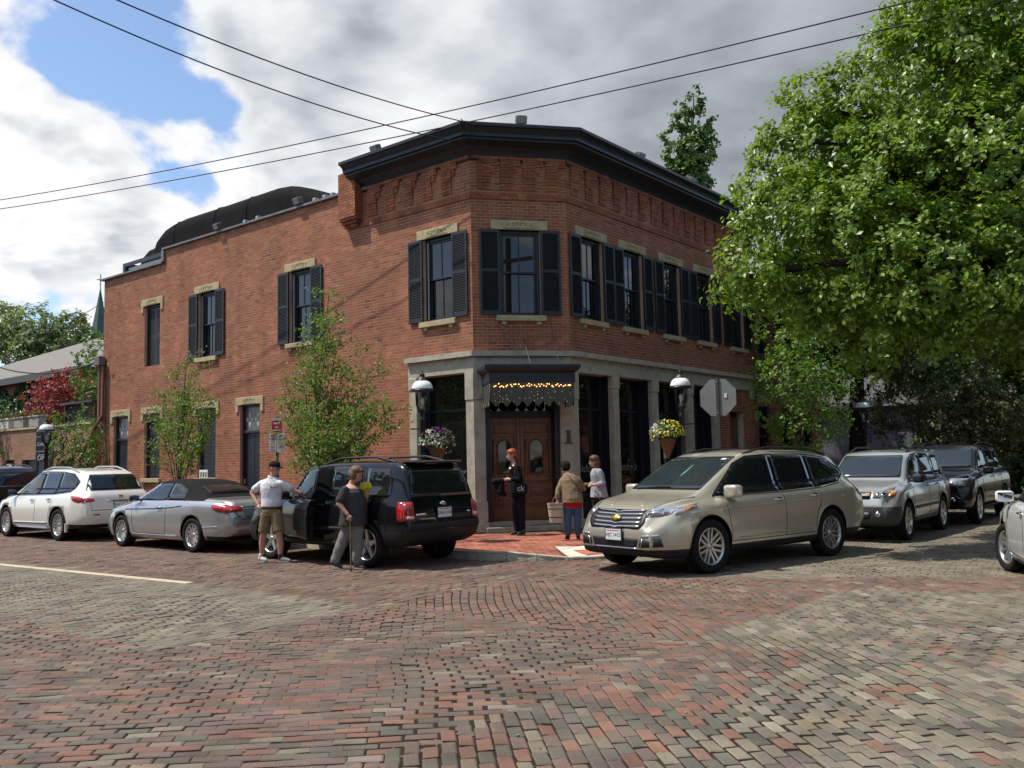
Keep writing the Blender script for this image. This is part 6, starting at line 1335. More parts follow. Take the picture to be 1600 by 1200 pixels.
for sd in (1, -1):
    c.strip('window_trim', [(1.12, 1.05), (0, 1.06), (-1.2, 1.085), (-1.86, 1.14), (-2.0, 1.36)], 0.018, 'y', sd, CHROME)
    for pts in ([(1.10, 1.04), (1.08, .7), (1.0, .42)], [(-.24, 1.07), (-.26, .7), (-.22, .42)], [(-1.15, 1.09), (-1.18, .95), (-1.02, .72), (-.98, .50)], [(1.0, .41), (-.96, .41)]): c.strip('door_seam', pts, 0.009, 'y', sd, SEAM, 0.0025)
    c.strip('sill_trim', [(.95, .40), (-.90, .42)], 0.03, 'y', sd, PEARL, 0.016); c.strip('sill_line', [(.95, .375), (-.90, .395)], 0.012, 'y', sd, SEAM, 0.006)
    c.panel('tail_light', rounded([(-2.02, 1.06), (-2.3, 1.04), (-2.52, 1.0), (-2.53, .93), (-2.35, .90), (-2.15, .95)]), 'y', sd, REDL, 0.008)
    t = [(.60 * sd, .93), (.86 * sd, .90), (.86 * sd, 1.02), (.64 * sd, .99)]; c.panel('tail_light', t if sd > 0 else t[::-1], 'x', -1, REDL, 0.010, rnd=1)
    t = [(.50 * sd, .60), (.66 * sd, .61), (.66 * sd, .635), (.50 * sd, .63)]; c.panel('rear_reflector', t if sd > 0 else t[::-1], 'x', -1, REDL, 0.006)
    c.panel('headlight', rounded([(1.75, .90), (2.2, .84), (2.26, .76), (2.0, .79)]), 'y', sd, CLEARL, 0.006)
    mb = MB(); mb.bbox((-1.92, sd * .95 - .03, .22), (-1.88, sd * .95 + .03, .42), .005); mb.build('mud_flap', PEARL, c.root)
c.strip('plate_trim', [(-.34, .93), (.34, .93)], 0.035, 'x', -1, CHROME, 0.012); c.strip('tailgate_seam', [(-.72, 1.1), (-.70, .72), (.70, .72), (.72, 1.1)], 0.012, 'x', -1, SEAM, 0.004); c.panel('oval_badge', oval(0, 1.02, .085, .035), 'x', -1, CHROME, 0.012)
c.plate(-2.60, 0, .83, -1, 'FKB 4427'); c.handle(-.08, .95, CHROME); c.handle(-.98, .975, CHROME); c.rail(.25, -1.75, .585, ALLOY, 0.055, 0.02); c.mirror(1.0, 1.07, PLASTIC); c.wheels(0, style='fine', n=14); c.done()

# ---- silver convertible with its black top up
SILV = paint('silver_metallic', (0.42, 0.43, 0.44), metal=0.6, rough=0.27)
SOFT = mat('canvas_top', (0.010, 0.010, 0.010), 0.9, spec=0.15, var=0.2, vscale=12, bump=0.3, bscale=90)
S_CV = dict(cat='convertible', w=0.92, rw=0.335, axles=(1.385, -1.385), arch=1.02, sig=0.045, top_m=SOFT,
    top=[(-2.50, .60), (-2.48, .86), (-2.40, .98), (-2.2, 1.02), (-1.62, 1.045), (-1.52, 1.07), (-1.15, 1.25), (-.75, 1.37), (-.25, 1.425), (.15, 1.425), (.40, 1.385), (1.12, 1.005), (1.25, .975), (1.9, .865), (2.25, .76), (2.42, .60), (2.46, .48)],
    bot=[(-2.50, .38), (-2.2, .24), (-1, .19), (1, .19), (2.0, .19), (2.46, .25)], belt=[(-2.5, .82), (-2.2, .96), (-1.5, .985), (0, .93), (1.1, .90), (1.9, .79), (2.46, .46)],
    hw=[(-2.5, .70), (-2.42, .78), (-2.1, .88), (-1.4, .92), (1.4, .92), (1.9, .88), (2.25, .76), (2.46, .55)], tw=[(-2.5, .62), (-1.7, .70), (-1.3, .58), (-.5, .555), (.4, .56), (1.1, .70), (2.0, .68), (2.46, .45)],
    clad=lambda x, y, z: z < .21 or (x < -1.85 and z < .33), cutz=(.21, .33, 1.0), cutx=(-1.85, -1.6, .36), soft=lambda x, y, z: -1.60 < x < .36 and z > 1.0)
c = Car('silver_convertible', 'silver convertible with raised black soft top parked behind the man', S_CV, SILV, (-6.02, -3.86, 0), math.pi)
c.panel('windscreen', [(-.60, 1.03), (.60, 1.03), (.50, 1.37), (-.50, 1.37)], 'x', 1, WSG, rnd=1); c.panel('rear_window', [(-.48, 1.12), (.48, 1.12), (.42, 1.29), (-.42, 1.29)], 'x', -1, AUTOG, rnd=1)
c.both('front_window', rounded([(.98, .985), (.42, 1.28), (.12, 1.335), (-.18, 1.34), (-.22, .995)]), AUTOG); c.both('quarter_window', rounded([(-.27, .997), (-.23, 1.338), (-.45, 1.325), (-.80, 1.22), (-.88, 1.01)]), AUTOG)
for sd in (1, -1):
    for pts in ([(.92, .95), (.90, .6), (.84, .33)], [(-.42, .97), (-.44, .6), (-.40, .33)], [(.84, .32), (-.40, .32)]): c.strip('door_seam', pts, 0.009, 'y', sd, SEAM, 0.0025)
    c.strip('body_crease', [(1.2, .80), (0, .83), (-.6, .86), (-1.0, .90)], 0.02, 'y', sd, SEAM, 0.001); c.strip('sill_trim', [(.9, .30), (-.85, .30)], 0.03, 'y', sd, SILV, 0.014)  # dark crease strip paints shade onto smooth bodywork
    c.panel('tail_light', rounded([(-2.0, .935), (-2.38, .925), (-2.42, .80), (-2.2, .80), (-2.05, .86)]), 'y', sd, REDL, 0.008); t = [(.46 * sd, .80), (.80 * sd, .78), (.80 * sd, .92), (.50 * sd, .90)]; c.panel('tail_light', t if sd > 0 else t[::-1], 'x', -1, REDL, 0.012, rnd=1)
    c.panel('headlight', rounded([(1.75, .77), (2.2, .70), (2.28, .60), (2.0, .64)]), 'y', sd, CLEARL, 0.006)
c.strip('boot_trim', [(-.50, .88), (.50, .88)], 0.028, 'x', -1, CHROME, 0.012); c.panel('plate_recess', [(-.42, .66), (.42, .66), (.48, .84), (-.48, .84)], 'x', -1, mat('recess_grey', (0.16, 0.165, 0.17), 0.5, metal=.4), 0.004, rnd=1); c.strip('boot_seam', [(-.72, .98), (-.62, .76), (-.5, .645), (.5, .645), (.62, .76), (.72, .98)], 0.012, 'x', -1, SEAM, 0.005)
c.plate(-2.50, 0, .74, -1, 'EZK 9031'); c.handle(-.18, .865, CHROME); c.mirror(.82, .985, PLASTIC, (.12, .18, .13)); c.wheels(0, style='single', n=11); c.strip('fog_crease', [(-1.75, .50), (-2.2, .52)], 0.015, 'y', 1, CHROME, 0.008); c.done()

# ---- black compact SUV being unloaded (driver's door open)
BLK = paint('black_paint', (0.006, 0.0065, 0.008), rough=0.2)
S_ES = dict(cat='SUV', w=0.895, rw=0.365, axles=(1.31, -1.31), arch=1.03, sig=0.03,
    top=[(-2.23, .62), (-2.225, .98), (-2.19, 1.09), (-2.07, 1.52), (-1.99, 1.65), (-1.84, 1.70), (-1.2, 1.72), (-.3, 1.715), (.2, 1.675), (.38, 1.61), (1.02, 1.14), (1.12, 1.115), (1.8, 1.03), (2.05, .96), (2.15, .80), (2.17, .60)],
    bot=[(-2.23, .44), (-2.0, .34), (-1, .29), (1, .29), (1.9, .28), (2.17, .36)], belt=[(-2.23, .98), (-1.9, 1.07), (-1.2, 1.06), (1.0, 1.03), (1.7, .96), (2.17, .60)],
    hw=[(-2.23, .80), (-2.1, .86), (-1.6, .89), (1.5, .89), (1.9, .86), (2.08, .80), (2.17, .70)], tw=[(-2.23, .74), (-2.0, .65), (-1.4, .66), (0, .66), (.4, .64), (1.0, .70), (1.7, .74), (2.17, .62)],
    clad=lambda x, y, z: z < 0.36 or (abs(x) > 1.72 and z < .60), cutz=(.36, .60), cutx=(1.72, -1.72))
def escape(name, label, pm, loc, rz, cladm=None, open_door=False, front_txt='', rear_txt=''):
    c = Car(name, label, S_ES, pm, loc, rz, cladm)
    c.panel('windscreen', [(-.66, 1.17), (.66, 1.17), (.57, 1.60), (-.57, 1.60)], 'x', 1, WSG, rnd=1); c.panel('rear_window', [(-.68, 1.12), (.68, 1.12), (.55, 1.585), (-.55, 1.585)], 'x', -1, AUTOG, rnd=1)
    c.both('pillar_trim', rounded([(.85, 1.08), (.34, 1.53), (.12, 1.615), (-.22, 1.64), (-1.02, 1.632), (-1.14, 1.09), (-.25, 1.075)], .03), PILLAR, off=.003)
    fw = [(.82, 1.09), (.34, 1.51), (.12, 1.595), (-.22, 1.62), (-.22, 1.085)]
    for sd in (1, -1):
        if not (open_door and sd == 1): c.panel('front_window', rounded(fw), 'y', sd, AUTOG)
        c.panel('rear_side_window', rounded([(-.30, 1.088), (-.30, 1.62), (-.98, 1.615), (-1.10, 1.10)]), 'y', sd, AUTOG); c.panel('quarter_window', rounded([(-1.22, 1.10), (-1.18, 1.595), (-1.72, 1.57), (-1.82, 1.14)]), 'y', sd, AUTOG)
        for pts in ([(.90, 1.07), (.90, .7), (.84, .40)], [(-.26, 1.62), (-.26, .7), (-.22, .40)], [(-1.06, 1.10), (-1.02, .9), (-.90, .72), (-.86, .44)], [(.84, .39), (-.84, .41)]): c.strip('door_seam', pts, 0.010, 'y', sd, SEAM, 0.003)
        c.strip('side_moulding', [(.82, .60), (-.82, .61)], 0.055, 'y', sd, cladm or PLASTIC, 0.014); c.strip('rocker_trim', [(.85, .37), (-.85, .37)], 0.07, 'y', sd, cladm or PLASTIC, 0.02)
        c.panel('tail_light', rounded([(-2.02, 1.06), (-2.19, 1.04), (-2.20, .76), (-2.06, .74)]), 'y', sd, REDL, 0.008)
        t = [(.66 * sd, .75), (.82 * sd, .75), (.81 * sd, 1.05), (.66 * sd, 1.05)]; q = c.panel('tail_light', t if sd > 0 else t[::-1], 'x', -1, REDL, 0.012, rnd=1); t = [(.67 * sd, .79), (.80 * sd, .79), (.80 * sd, .83), (.67 * sd, .83)]; c.panel('reverse_light', t if sd > 0 else t[::-1], 'x', -1, WHITEL, 0.018, q)
        t = [(.70 * sd, .95), (.79 * sd, .95), (.79 * sd, 1.01), (.70 * sd, 1.01)]; c.panel('lamp_core', t if sd > 0 else t[::-1], 'x', -1, mat('tail_pink', (.55, .12, .12), .2) if 'tail_pink' not in bpy.data.materials else bpy.data.materials['tail_pink'], 0.018, q)
        t = [(.46 * sd, .82), (.78 * sd, .82), (.80 * sd, .95), (.48 * sd, .95)]; h = c.panel('headlight', t if sd > 0 else t[::-1], 'x', 1, CLEARL, 0.010, rnd=1); t = [(.70 * sd, .84), (.79 * sd, .84), (.795 * sd, .93), (.72 * sd, .93)]; c.panel('turn_lens', t if sd > 0 else t[::-1], 'x', 1, AMBER, 0.016, h)
        for (a, b) in ((.54, .885), (.645, .885)): c.panel('lamp_reflector', [(sd * a + q_, z_) for q_, z_ in oval(0, b, .04, .04, 12)], 'x', 1, CHROME, 0.016, h)
        c.panel('side_marker', rounded([(1.95, .93), (2.08, .92), (2.10, .83), (1.98, .84)]), 'y', sd, AMBER, 0.006); c.panel('fog_light', oval(sd * .56, .53, .05, .05, 14), 'x', 1, CHROME, 0.012)
    g = c.panel('grille', [(-.42, .80), (.42, .80), (.44, .93), (-.44, .93)], 'x', 1, GRIL, 0.008, rnd=1); c.strip('grille_bar', [(-.42, .865), (.42, .865)], 0.03, 'x', 1, CHROME if not cladm else mat('grille_silver', (.4, .4, .4), .4), 0.014, g); c.panel('oval_badge', oval(0, .865, .09, .045), 'x', 1, CHROME, 0.024, g)
    c.panel('lower_grille', [(-.40, .43), (.40, .43), (.44, .56), (-.44, .56)], 'x', 1, GRIL, 0.006)
    c.panel('oval_badge', oval(0, 1.0, .075, .035), 'x', -1, CHROME, 0.012); c.strip('hatch_seam', [(-.70, 1.08), (-.72, .74), (.72, .74), (.70, 1.08)], 0.012, 'x', -1, SEAM, 0.004); c.strip('bumper_step', [(-.80, .66), (.80, .66)], 0.10, 'x', -1, PLASTIC, 0.03)
    c.strip('model_badge', [(.38, .845), (.62, .845)], 0.03, 'x', -1, CHROME, 0.010); c.strip('model_badge', [(-.64, .85), (-.54, .85)], 0.02, 'x', -1, CHROME, 0.010); c.strip('brake_light', [(-.16, 1.645), (.16, 1.645)], 0.03, 'x', -1, REDL, 0.012)
    mb = MB(); mb.bbox((-2.12, -.56, 1.655), (-1.86, .56, 1.695), .015); mb.build('spoiler', pm, c.root)
    if rear_txt: c.plate(-2.245, 0.0, .86, -1, rear_txt)
    if front_txt: c.plate(2.19, 0, .63, 1, front_txt)
    c.handle(-.14, .985, pm); c.handle(-.92, .995, pm); c.rail(.10, -1.72, .565, PLASTIC, 0.075, 0.022); c.mirror(.80, 1.09, PLASTIC if cladm else pm); c.wheels(0.0, style='single', n=5, am=ALLOY)
    if open_door:
        c.panel('dark_doorway_panel', rounded([(.88, 1.06), (.36, 1.54), (.10, 1.62), (-.25, 1.64), (-.25, .42), (.82, .42)]), 'y', 1, WELL, 0.006)  # flat black panel over the uncut body side stands for the unlit interior
        lo = c.panel('open_door', rounded([(.90, 1.075), (.90, .7), (.83, .42), (-.22, .42), (-.245, .75), (-.25, 1.09)]), 'y', 1, pm, 0.006, th=0.09)
        hp = Vector((.90, .87, 0)); Rm = Matrix.Translation(hp) @ Matrix.Rotation(R_(-15), 4, 'Z') @ Matrix.Translation(-hp); Ri = Rm.copy()
        kids = [c.panel('door_window', rounded(fw), 'y', 1, CLEAR, 0.0, lo, th=0.004)]
        fr = MB(); ring = chaikin([(.88, 1.075), (.36, 1.53), (.12, 1.615), (-.24, 1.635), (-.245, 1.08)], 2); P = []
        for a, b in ring + ring[:1]: p, nn = c.hit((a, 3, b), (0, -1, 0)); P.append(p + nn * -0.012)
        fr.tube(P, 0.022, 6, caps=False); kids.append(fr.build('window_frame', pm, lo)); dc = MB(); dc.bbox((-.20, .74, .46), (.80, .775, 1.04), .02); kids.append(dc.build('door_card', PLASTIC, lo)); lo.data.transform(Rm)
        for k in kids: k.data.transform(Rm)
        kids[0].data.update(); sw = MB(); sw.lathe([(0.17, -.012), (.185, 0), (.17, .012), (.158, 0), (.17, -.012)], 20, (0, 0, 0), 0, Matrix.Translation((.62, .40, 1.06)) @ Matrix.Rotation(R_(65), 4, 'Y')); sw.build('steering_wheel', PLASTIC, c.root)
    return c
c = escape('black_suv', 'black compact SUV with its driver door open beside the woman with cane', BLK, (-0.83, -3.87, 0), math.pi - 0.02, None, True, '', 'GNA 6107'); c.done()
GREYCL = mat('grey_cladding', (0.055, 0.056, 0.058), 0.6, var=.15, vscale=10)
SILV2 = paint('pale_silver', (0.46, 0.47, 0.46), metal=0.5, rough=0.3)
S_ES = dict(S_ES, clad=lambda x, y, z: z < .40 or (abs(x) > 1.72 and z < .66), cutz=(.40, .66))
c = escape('silver_suv', 'silver compact SUV with grey bumper queuing behind the champagne SUV', SILV2, (5.62, 4.75, 0), -math.pi / 2 + .01, GREYCL, False, '', 'DTV 2285')
c.done()
# ---- larger black SUV behind it, dark SUV at far left, white car at right edge
S_BG = dict(cat='SUV', w=0.96, rw=0.39, axles=(1.42, -1.42), arch=1.02, sig=0.03,
    top=[(-2.42, .66), (-2.41, 1.05), (-2.36, 1.16), (-2.2, 1.60), (-2.08, 1.74), (-1.8, 1.80), (-.3, 1.83), (.25, 1.79), (.42, 1.72), (1.0, 1.25), (1.12, 1.22), (2.0, 1.13), (2.26, 1.05), (2.36, .85), (2.38, .62)],
    bot=[(-2.42, .46), (-2.1, .36), (1.9, .34), (2.38, .40)], belt=[(-2.42, 1.05), (-2.0, 1.14), (1.0, 1.11), (1.8, 1.04), (2.38, .64)], hw=[(-2.42, .86), (-2.2, .93), (1.6, .955), (2.1, .93), (2.38, .82)], tw=[(-2.42, .74), (-2.1, .64), (0, .69), (.4, .68), (1.0, .76), (1.9, .80), (2.38, .66)], clad=lambda x, y, z: z < .42, cutz=(.42,))
def plain_suv(name, label, pm, loc, rz, S, dz=0.0, txt=''):
    c = Car(name, label, S, pm, loc, rz); zt = max(z for x, z in S['top']); zb = 1.13 + dz
    c.panel('windscreen', [(-.70, zb + .14), (.70, zb + .14), (.60, zt - .12), (-.60, zt - .12)], 'x', 1, WSG, rnd=1); c.panel('rear_window', [(-.70, zb + .09), (.70, zb + .09), (.56, zt - .15), (-.56, zt - .15)], 'x', -1, AUTOG, rnd=1)
    c.both('pillar_trim', rounded([(.84, zb + .04), (.36, zt - .21), (.12, zt - .11), (-.25, zt - .09), (-1.12, zt - .10), (-1.26, zb + .04)], .03), PILLAR, off=.003)
    c.both('front_window', rounded([(.80, zb + .05), (.36, zt - .24), (.12, zt - .13), (-.25, zt - .11), (-.25, zb + .04)]), AUTOG); c.both('rear_side_window', rounded([(-.34, zb + .04), (-.34, zt - .11), (-1.1, zt - .12), (-1.22, zb + .05)]), AUTOG); c.both('quarter_window', rounded([(-1.33, zb + .05), (-1.25, zt - .13), (-1.85, zt - .16), (-1.98, zb + .08)]), AUTOG)
    for sd in (1, -1):
        for pts in ([(.95, zb), (.95, .8), (.88, .46)], [(-.29, zb + .02), (-.30, .8), (-.25, .46)], [(-1.18, zb), (-1.15, .95), (-1.0, .75), (-.95, .5)]): c.strip('door_seam', pts, 0.010, 'y', sd, SEAM, 0.003)
        t = [(.50 * sd, .88), (.82 * sd, .88), (.84 * sd, 1.04), (.52 * sd, 1.04)]; c.panel('headlight', t if sd > 0 else t[::-1], 'x', 1, CLEARL, 0.010, rnd=1); t = [(.68 * sd, .84), (.86 * sd, .84), (.85 * sd, 1.12), (.70 * sd, 1.12)]; q = c.panel('tail_light', t if sd > 0 else t[::-1], 'x', -1, REDL, 0.012, rnd=1)
        t = [(.72 * sd, .90), (.84 * sd, .90), (.84 * sd, .97), (.72 * sd, .97)]; c.panel('reverse_light', t if sd > 0 else t[::-1], 'x', -1, WHITEL, 0.018, q); c.panel('fog_light', oval(sd * .60, .58, .055, .055, 14), 'x', 1, CHROME, 0.012)
        c.strip('running_board', [(.9, .40), (-.9, .40)], 0.06, 'y', sd, PLASTIC, 0.06)
    g = c.panel('grille', [(-.44, .80), (.44, .80), (.46, 1.03), (-.46, 1.03)], 'x', 1, GRIL, 0.008, rnd=1)
    for z in (.85, .92, .98): c.strip('grille_bar', [(-.42, z), (.42, z)], 0.02, 'x', 1, PLASTIC, 0.014, g)
    c.strip('bumper_trim', [(-.80, .72), (.80, .72)], 0.03, 'x', -1, CHROME, 0.012); c.panel('oval_badge', oval(0, 1.0 + dz, .07, .035), 'x', -1, CHROME, 0.012); c.handle(-.15, 1.04, CHROME); c.handle(-1.0, 1.05, CHROME); c.rail(.15, -1.9, .61, PLASTIC, 0.06); c.mirror(.80, 1.15, pm, (.13, .22, .17)); c.wheels(0, style='single', n=6)
    if txt: c.plate(S['top'][0][0] - .01, 0, .9, -1, txt)
    return c
c = plain_suv('black_suv', 'large black SUV second in the queue under the dark trees', paint('black_clear', (0.012, 0.012, 0.014), rough=.22), (5.84, 9.46, 0), -math.pi / 2, S_BG, 0.0); c.done()
c = plain_suv('dark_suv', 'dark navy SUV parked at the far left ahead of the white crossover', paint('navy_paint_car', (0.010, 0.011, 0.018), rough=.22), (-17.35, -3.85, 0), math.pi, S_BG, 0.0, 'ACR 5518'); c.done()
S_WH = dict(S_CV, top=[(-2.20, .60), (-2.18, .92), (-2.05, 1.05), (-1.75, 1.12), (-1.25, 1.38), (-.8, 1.46), (-.1, 1.49), (.25, 1.46), (.5, 1.38), (1.15, 1.02), (1.3, .98), (1.85, .87), (2.10, .74), (2.22, .56)], bot=[(-2.2, .34), (-1, .19), (1, .19), (2.22, .25)], belt=[(-2.2, .85), (-1.6, .99), (0, .95), (1.1, .92), (1.8, .81), (2.22, .50)],
    hw=[(-2.2, .72), (-1.9, .84), (-1.3, .89), (1.2, .89), (1.7, .86), (2.05, .72), (2.22, .55)], tw=[(-2.2, .6), (-1.3, .56), (-.5, .57), (.4, .57), (1.1, .68), (2.22, .45)], axles=(1.30, -1.30), w=.89, rw=.33, cat='car', top_m=PEARL, clad=lambda x, y, z: z < .22, soft=lambda x, y, z: False)
c = Car('white_car', 'white car cut off by the right edge with its front wheel turned out', S_WH, paint('plain_white', (0.66, 0.66, 0.62), rough=.25), (10.10, -1.52, 0), R_(109))
c.panel('windscreen', [(-.60, 1.04), (.60, 1.04), (.50, 1.38), (-.50, 1.38)], 'x', 1, WSG, rnd=1); c.both('front_window', rounded([(.98, 1.0), (.45, 1.30), (.15, 1.39), (-.2, 1.40), (-.2, 1.0)]), AUTOG); c.both('rear_side_window', rounded([(-.27, 1.0), (-.27, 1.40), (-.75, 1.38), (-1.15, 1.2), (-1.2, 1.05)]), AUTOG); c.panel('rear_window', [(-.5, 1.14), (.5, 1.14), (.44, 1.36), (-.44, 1.36)], 'x', -1, AUTOG, rnd=1)
for sd in (1, -1):
    for pts in ([(.88, .97), (.86, .6), (.80, .33)], [(-.24, .98), (-.25, .6), (-.2, .33)], [(.80, .32), (-.8, .32)]): c.strip('door_seam', pts, 0.009, 'y', sd, SEAM, 0.0025)
    c.panel('headlight', rounded([(1.6, .80), (2.0, .72), (2.05, .62), (1.8, .66)]), 'y', sd, CLEARL, 0.006); t = [(.45 * sd, .75), (.70 * sd, .75), (.70 * sd, .92), (.47 * sd, .92)]; c.panel('tail_light', t if sd > 0 else t[::-1], 'x', -1, REDL, 0.012, rnd=1)
c.handle(-.12, .88, CHROME); c.mirror(.80, 1.0, c.paint, (.13, .21, .15)); c.wheels(R_(14), style='fine', n=10); c.done()

# ------------------------------------------------------------------ street furniture
OPAL = mat('opal_dome', (0.80, 0.80, 0.78), 0.3, spec=0.5)
def gas_lamp(base, label, H=3.42, bar=True):
    t = empty('street_lamp', base); tag(t, label, 'street lamp', 'gas-style street lamps'); mb = MB(); g = H - 0.75
    mb.lathe([(0.0, 0), (0.17, 0), (0.17, 0.06), (0.13, 0.12), (0.12, 0.55), (0.09, 0.62), (0.065, 0.75), (0.06, 1.5), (0.052, g - 0.22), (0.075, g - 0.2), (0.05, g - 0.16), (0.06, g - 0.06), (0.10, g - 0.01), (0.10, g)], 14); mb.build('post', BLACKM, t)
    if bar: mb = MB(); mb.tube([(-0.24, 0, g - 0.36), (0.24, 0, g - 0.36)], 0.014, 6); mb.build('ladder_bar', BLACKM, t)
    mb = MB()
    for k in range(4): a = math.pi / 2 * k + .4; mb.tube([(0.085 * math.cos(a), 0.085 * math.sin(a), g), (0.128 * math.cos(a), 0.128 * math.sin(a), g + 0.10), (0.140 * math.cos(a), 0.140 * math.sin(a), g + 0.37)], 0.007, 5)
    mb.build('cage', BLACKM, t)
    mb = MB(); mb.lathe([(0.083, g + 0.005), (0.126, g + 0.10), (0.136, g + 0.36)], 24); mb.build('lantern_glass', CLEAR, t)
    mb = MB(); mb.lathe([(0.0, g), (0.02, g), (0.02, g + 0.10), (0.032, g + 0.13), (0.038, g + 0.18), (0.026, g + 0.225), (0.0, g + .24)], 12); mb.lathe([(0.05, g + .0), (0.05, g + .05), (0.035, g + .06)], 10); mb.build('burner', mat('burner_white', (0.6, 0.6, 0.56), 0.5) if 'burner_white' not in bpy.data.materials else bpy.data.materials['burner_white'], t)
    mb = MB(); mb.lathe([(0.205, g + 0.40), (0.205, g + 0.43), (0.196, g + 0.475), (0.168, g + 0.525), (0.125, g + 0.56), (0.07, g + 0.578)], 28); mb.build('dome', OPAL, t)
    mb = MB(); n = 28; mb.lathe([(0.0, g + 0.385), (0.19, g + 0.385), (0.235, g + 0.372), (0.237, g + 0.378), (0.207, g + 0.402)], n)
    for k in range(n): a = 2 * math.pi * k / n; mb.lathe([(0, -.012), (0.017, -.006), (.017, .006), (0, .012)], 6, (0.208 * math.cos(a), 0.208 * math.sin(a), g + 0.405))
    mb.build('scalloped_skirt', BLACKM, t)
    mb = MB(); mb.lathe([(0.11, g + 0.565), (0.10, g + 0.60), (0.055, g + 0.635), (0.05, g + 0.68), (0.065, g + 0.69), (0.02, g + 0.72), (0.014, g + 0.74), (0.020, g + 0.755), (0.0, g + 0.775)], 16); mb.build('finial', mat('aged_copper', (0.05, 0.055, 0.05), 0.5, metal=0.5) if 'aged_copper' not in bpy.data.materials else bpy.data.materials['aged_copper'], t)
    return t
LR = math.atan2(_r.y, _r.x)
gas_lamp((-0.76, -2.2, 0.13), 'black gas-style street lamp with white dome left of the entrance', 3.29).rotation_euler.z = LR
gas_lamp((2.75, 1.65, 0.13), 'black gas-style street lamp with white dome beside the stop sign', 3.30).rotation_euler.z = LR
gas_lamp((3.0, 12.07, 0.13), 'distant street lamp with white dome in front of the grey house', 3.17).rotation_euler.z = LR
gas_lamp((-17.0, -2.2, 0.13), 'distant street lamp in front of the black parking sign', 3.12).rotation_euler.z = LR
def basket(loc, label, cols, side):
    t = empty('flower_basket', loc, LR); tag(t, label, 'flower basket', 'hanging flower baskets on the lamp posts'); mb = MB()
    mb.lathe([(0.0, -0.40), (0.03, -0.37), (0.10, -0.22), (0.165, -0.05), (0.19, 0.02), (0.17, 0.02)], 18); mb.build('cone', mat('coco_liner', (0.17, 0.085, 0.035), 0.95, var=.35, vscale=22, bump=.8, bscale=60) if 'coco_liner' not in bpy.data.materials else bpy.data.materials['coco_liner'], t)
    mb = MB(); mb.tube([(0, 0, 0.02), (side * .29, 0, 0.38), (side * .31, 0, .40)], 0.009, 5); mb.lathe([(.192, .015), (.20, .02), (.192, .03)], 18); mb.build('bracket', BLACKM, t)
    n = 900; d = RNG.normal(0, 1, (n, 3)); d /= np.linalg.norm(d, axis=1, keepdims=True); d[:, 2] = np.abs(d[:, 2]) * 1.0 - 0.25; P = d * np.array((0.32, 0.30, 0.26)) * RNG.uniform(.75, 1.0, (n, 1)) + np.array((0, 0, 0.10))
    o = obj('foliage', leaf_mesh(P, 0.06, d), t, bpy.data.materials['fresh_leaves']); o['kind'] = 'stuff'
    for k, (c, nn, zone) in enumerate(cols):
        d = RNG.normal(0, 1, (nn, 3)); d /= np.linalg.norm(d, axis=1, keepdims=True); d[:, 2] = np.abs(d[:, 2]) - 0.22; d[:, 0] = d[:, 0] * zone[1] + zone[0]; d /= np.linalg.norm(d, axis=1, keepdims=True)
        P = d * np.array((0.35, 0.33, 0.29)) + np.array((0, 0, 0.10)); m = leaf_mat('petals_%d_%s' % (k, label[:6]), c, tuple(q * .8 for q in c), 0.25, .6); o = obj('blossoms', leaf_mesh(P, 0.052, d, 0.3, 0.95), t, m); o['kind'] = 'stuff'
    return t
_rv = Vector((_r.x, _r.y, 0)).normalized()
basket(Vector((-0.76, -2.2, 1.95)) + _rv * 0.27, 'purple and white flower basket hanging behind the black SUV', [((0.62, 0.60, 0.58), 130, (-.45, .6)), ((0.22, 0.03, 0.30), 120, (0.1, .45)), ((0.45, 0.48, 0.20), 70, (.6, .5))], -1)
basket(Vector((2.75, 1.65, 2.03)) - _rv * 0.30, 'yellow and white flower basket hanging left of the stop sign', [((0.70, 0.60, 0.09), 170, (.25, .8)), ((0.62, 0.62, 0.62), 70, (-.8, .35))], 1)
# stop sign seen from behind
st = empty('stop_sign', (3.2, 2.38, 0.12), 0); tag(st, 'plain grey back of an octagonal stop sign on its post', 'stop sign'); mb = MB()
mb.box((-0.032, -0.018, 0), (0.032, 0.012, 3.15)); mb.build('post', mat('sign_post', (0.045, 0.047, 0.05), 0.6, metal=.3), st)
R8 = 0.41; oct_ = [(R8 * math.cos(R_(22.5 + 45 * k)), R8 * math.sin(R_(22.5 + 45 * k))) for k in range(8)]; Mo = Matrix(((1, 0, 0, 0), (0, 0, -1, 0), (0, 1, 0, 2.74), (0, 0, 0, 1)))
mb = MB(); mb.prism(oct_, -0.018, -0.015, 0, Mo); mb.build('panel', mat('sign_back', (0.20, 0.205, 0.20), 0.5, metal=0.35, var=.1, vscale=5), st); mb = MB(); mb.prism([(x * .985, y * .985) for x, y in oct_], -0.0205, -0.0185, 0, Mo); mb.build('red_face', mat('sign_red', (0.4, 0.02, 0.02), 0.5), st)
lettering('lettering', 'STOP', 0.30, WHITEP, st, frame_M((0, 0.0215, 2.74), (-1, 0, 0), (0, 0, 1)), 0.0008)
mb = MB(); mb.box((0.14, -0.0, 2.73), (0.19, 0.0148, 2.82), 0); o = mb.build('sticker', mat('sticker', (0.62, 0.62, 0.6), 0.5), st); o.data.transform(Matrix.Translation((0, -0.0, 0)))
for z in (2.42, 3.06): mb = MB(); mb.lathe([(0, 0), (.012, 0), (.012, .008), (0, .012)], 8, (0, 0, 0), 0, Matrix.Translation((0, -.018, z)) @ Matrix.Rotation(R_(90), 4, 'X')); mb.build('bolt', GREYMET, st)
for o in st.children:
    if o.name.startswith('sticker'): o.location = (0, 0.0, 0); o.data.transform(Matrix.Translation((0, -0.0005, 0)))
st.rotation_euler.z = R_(8)
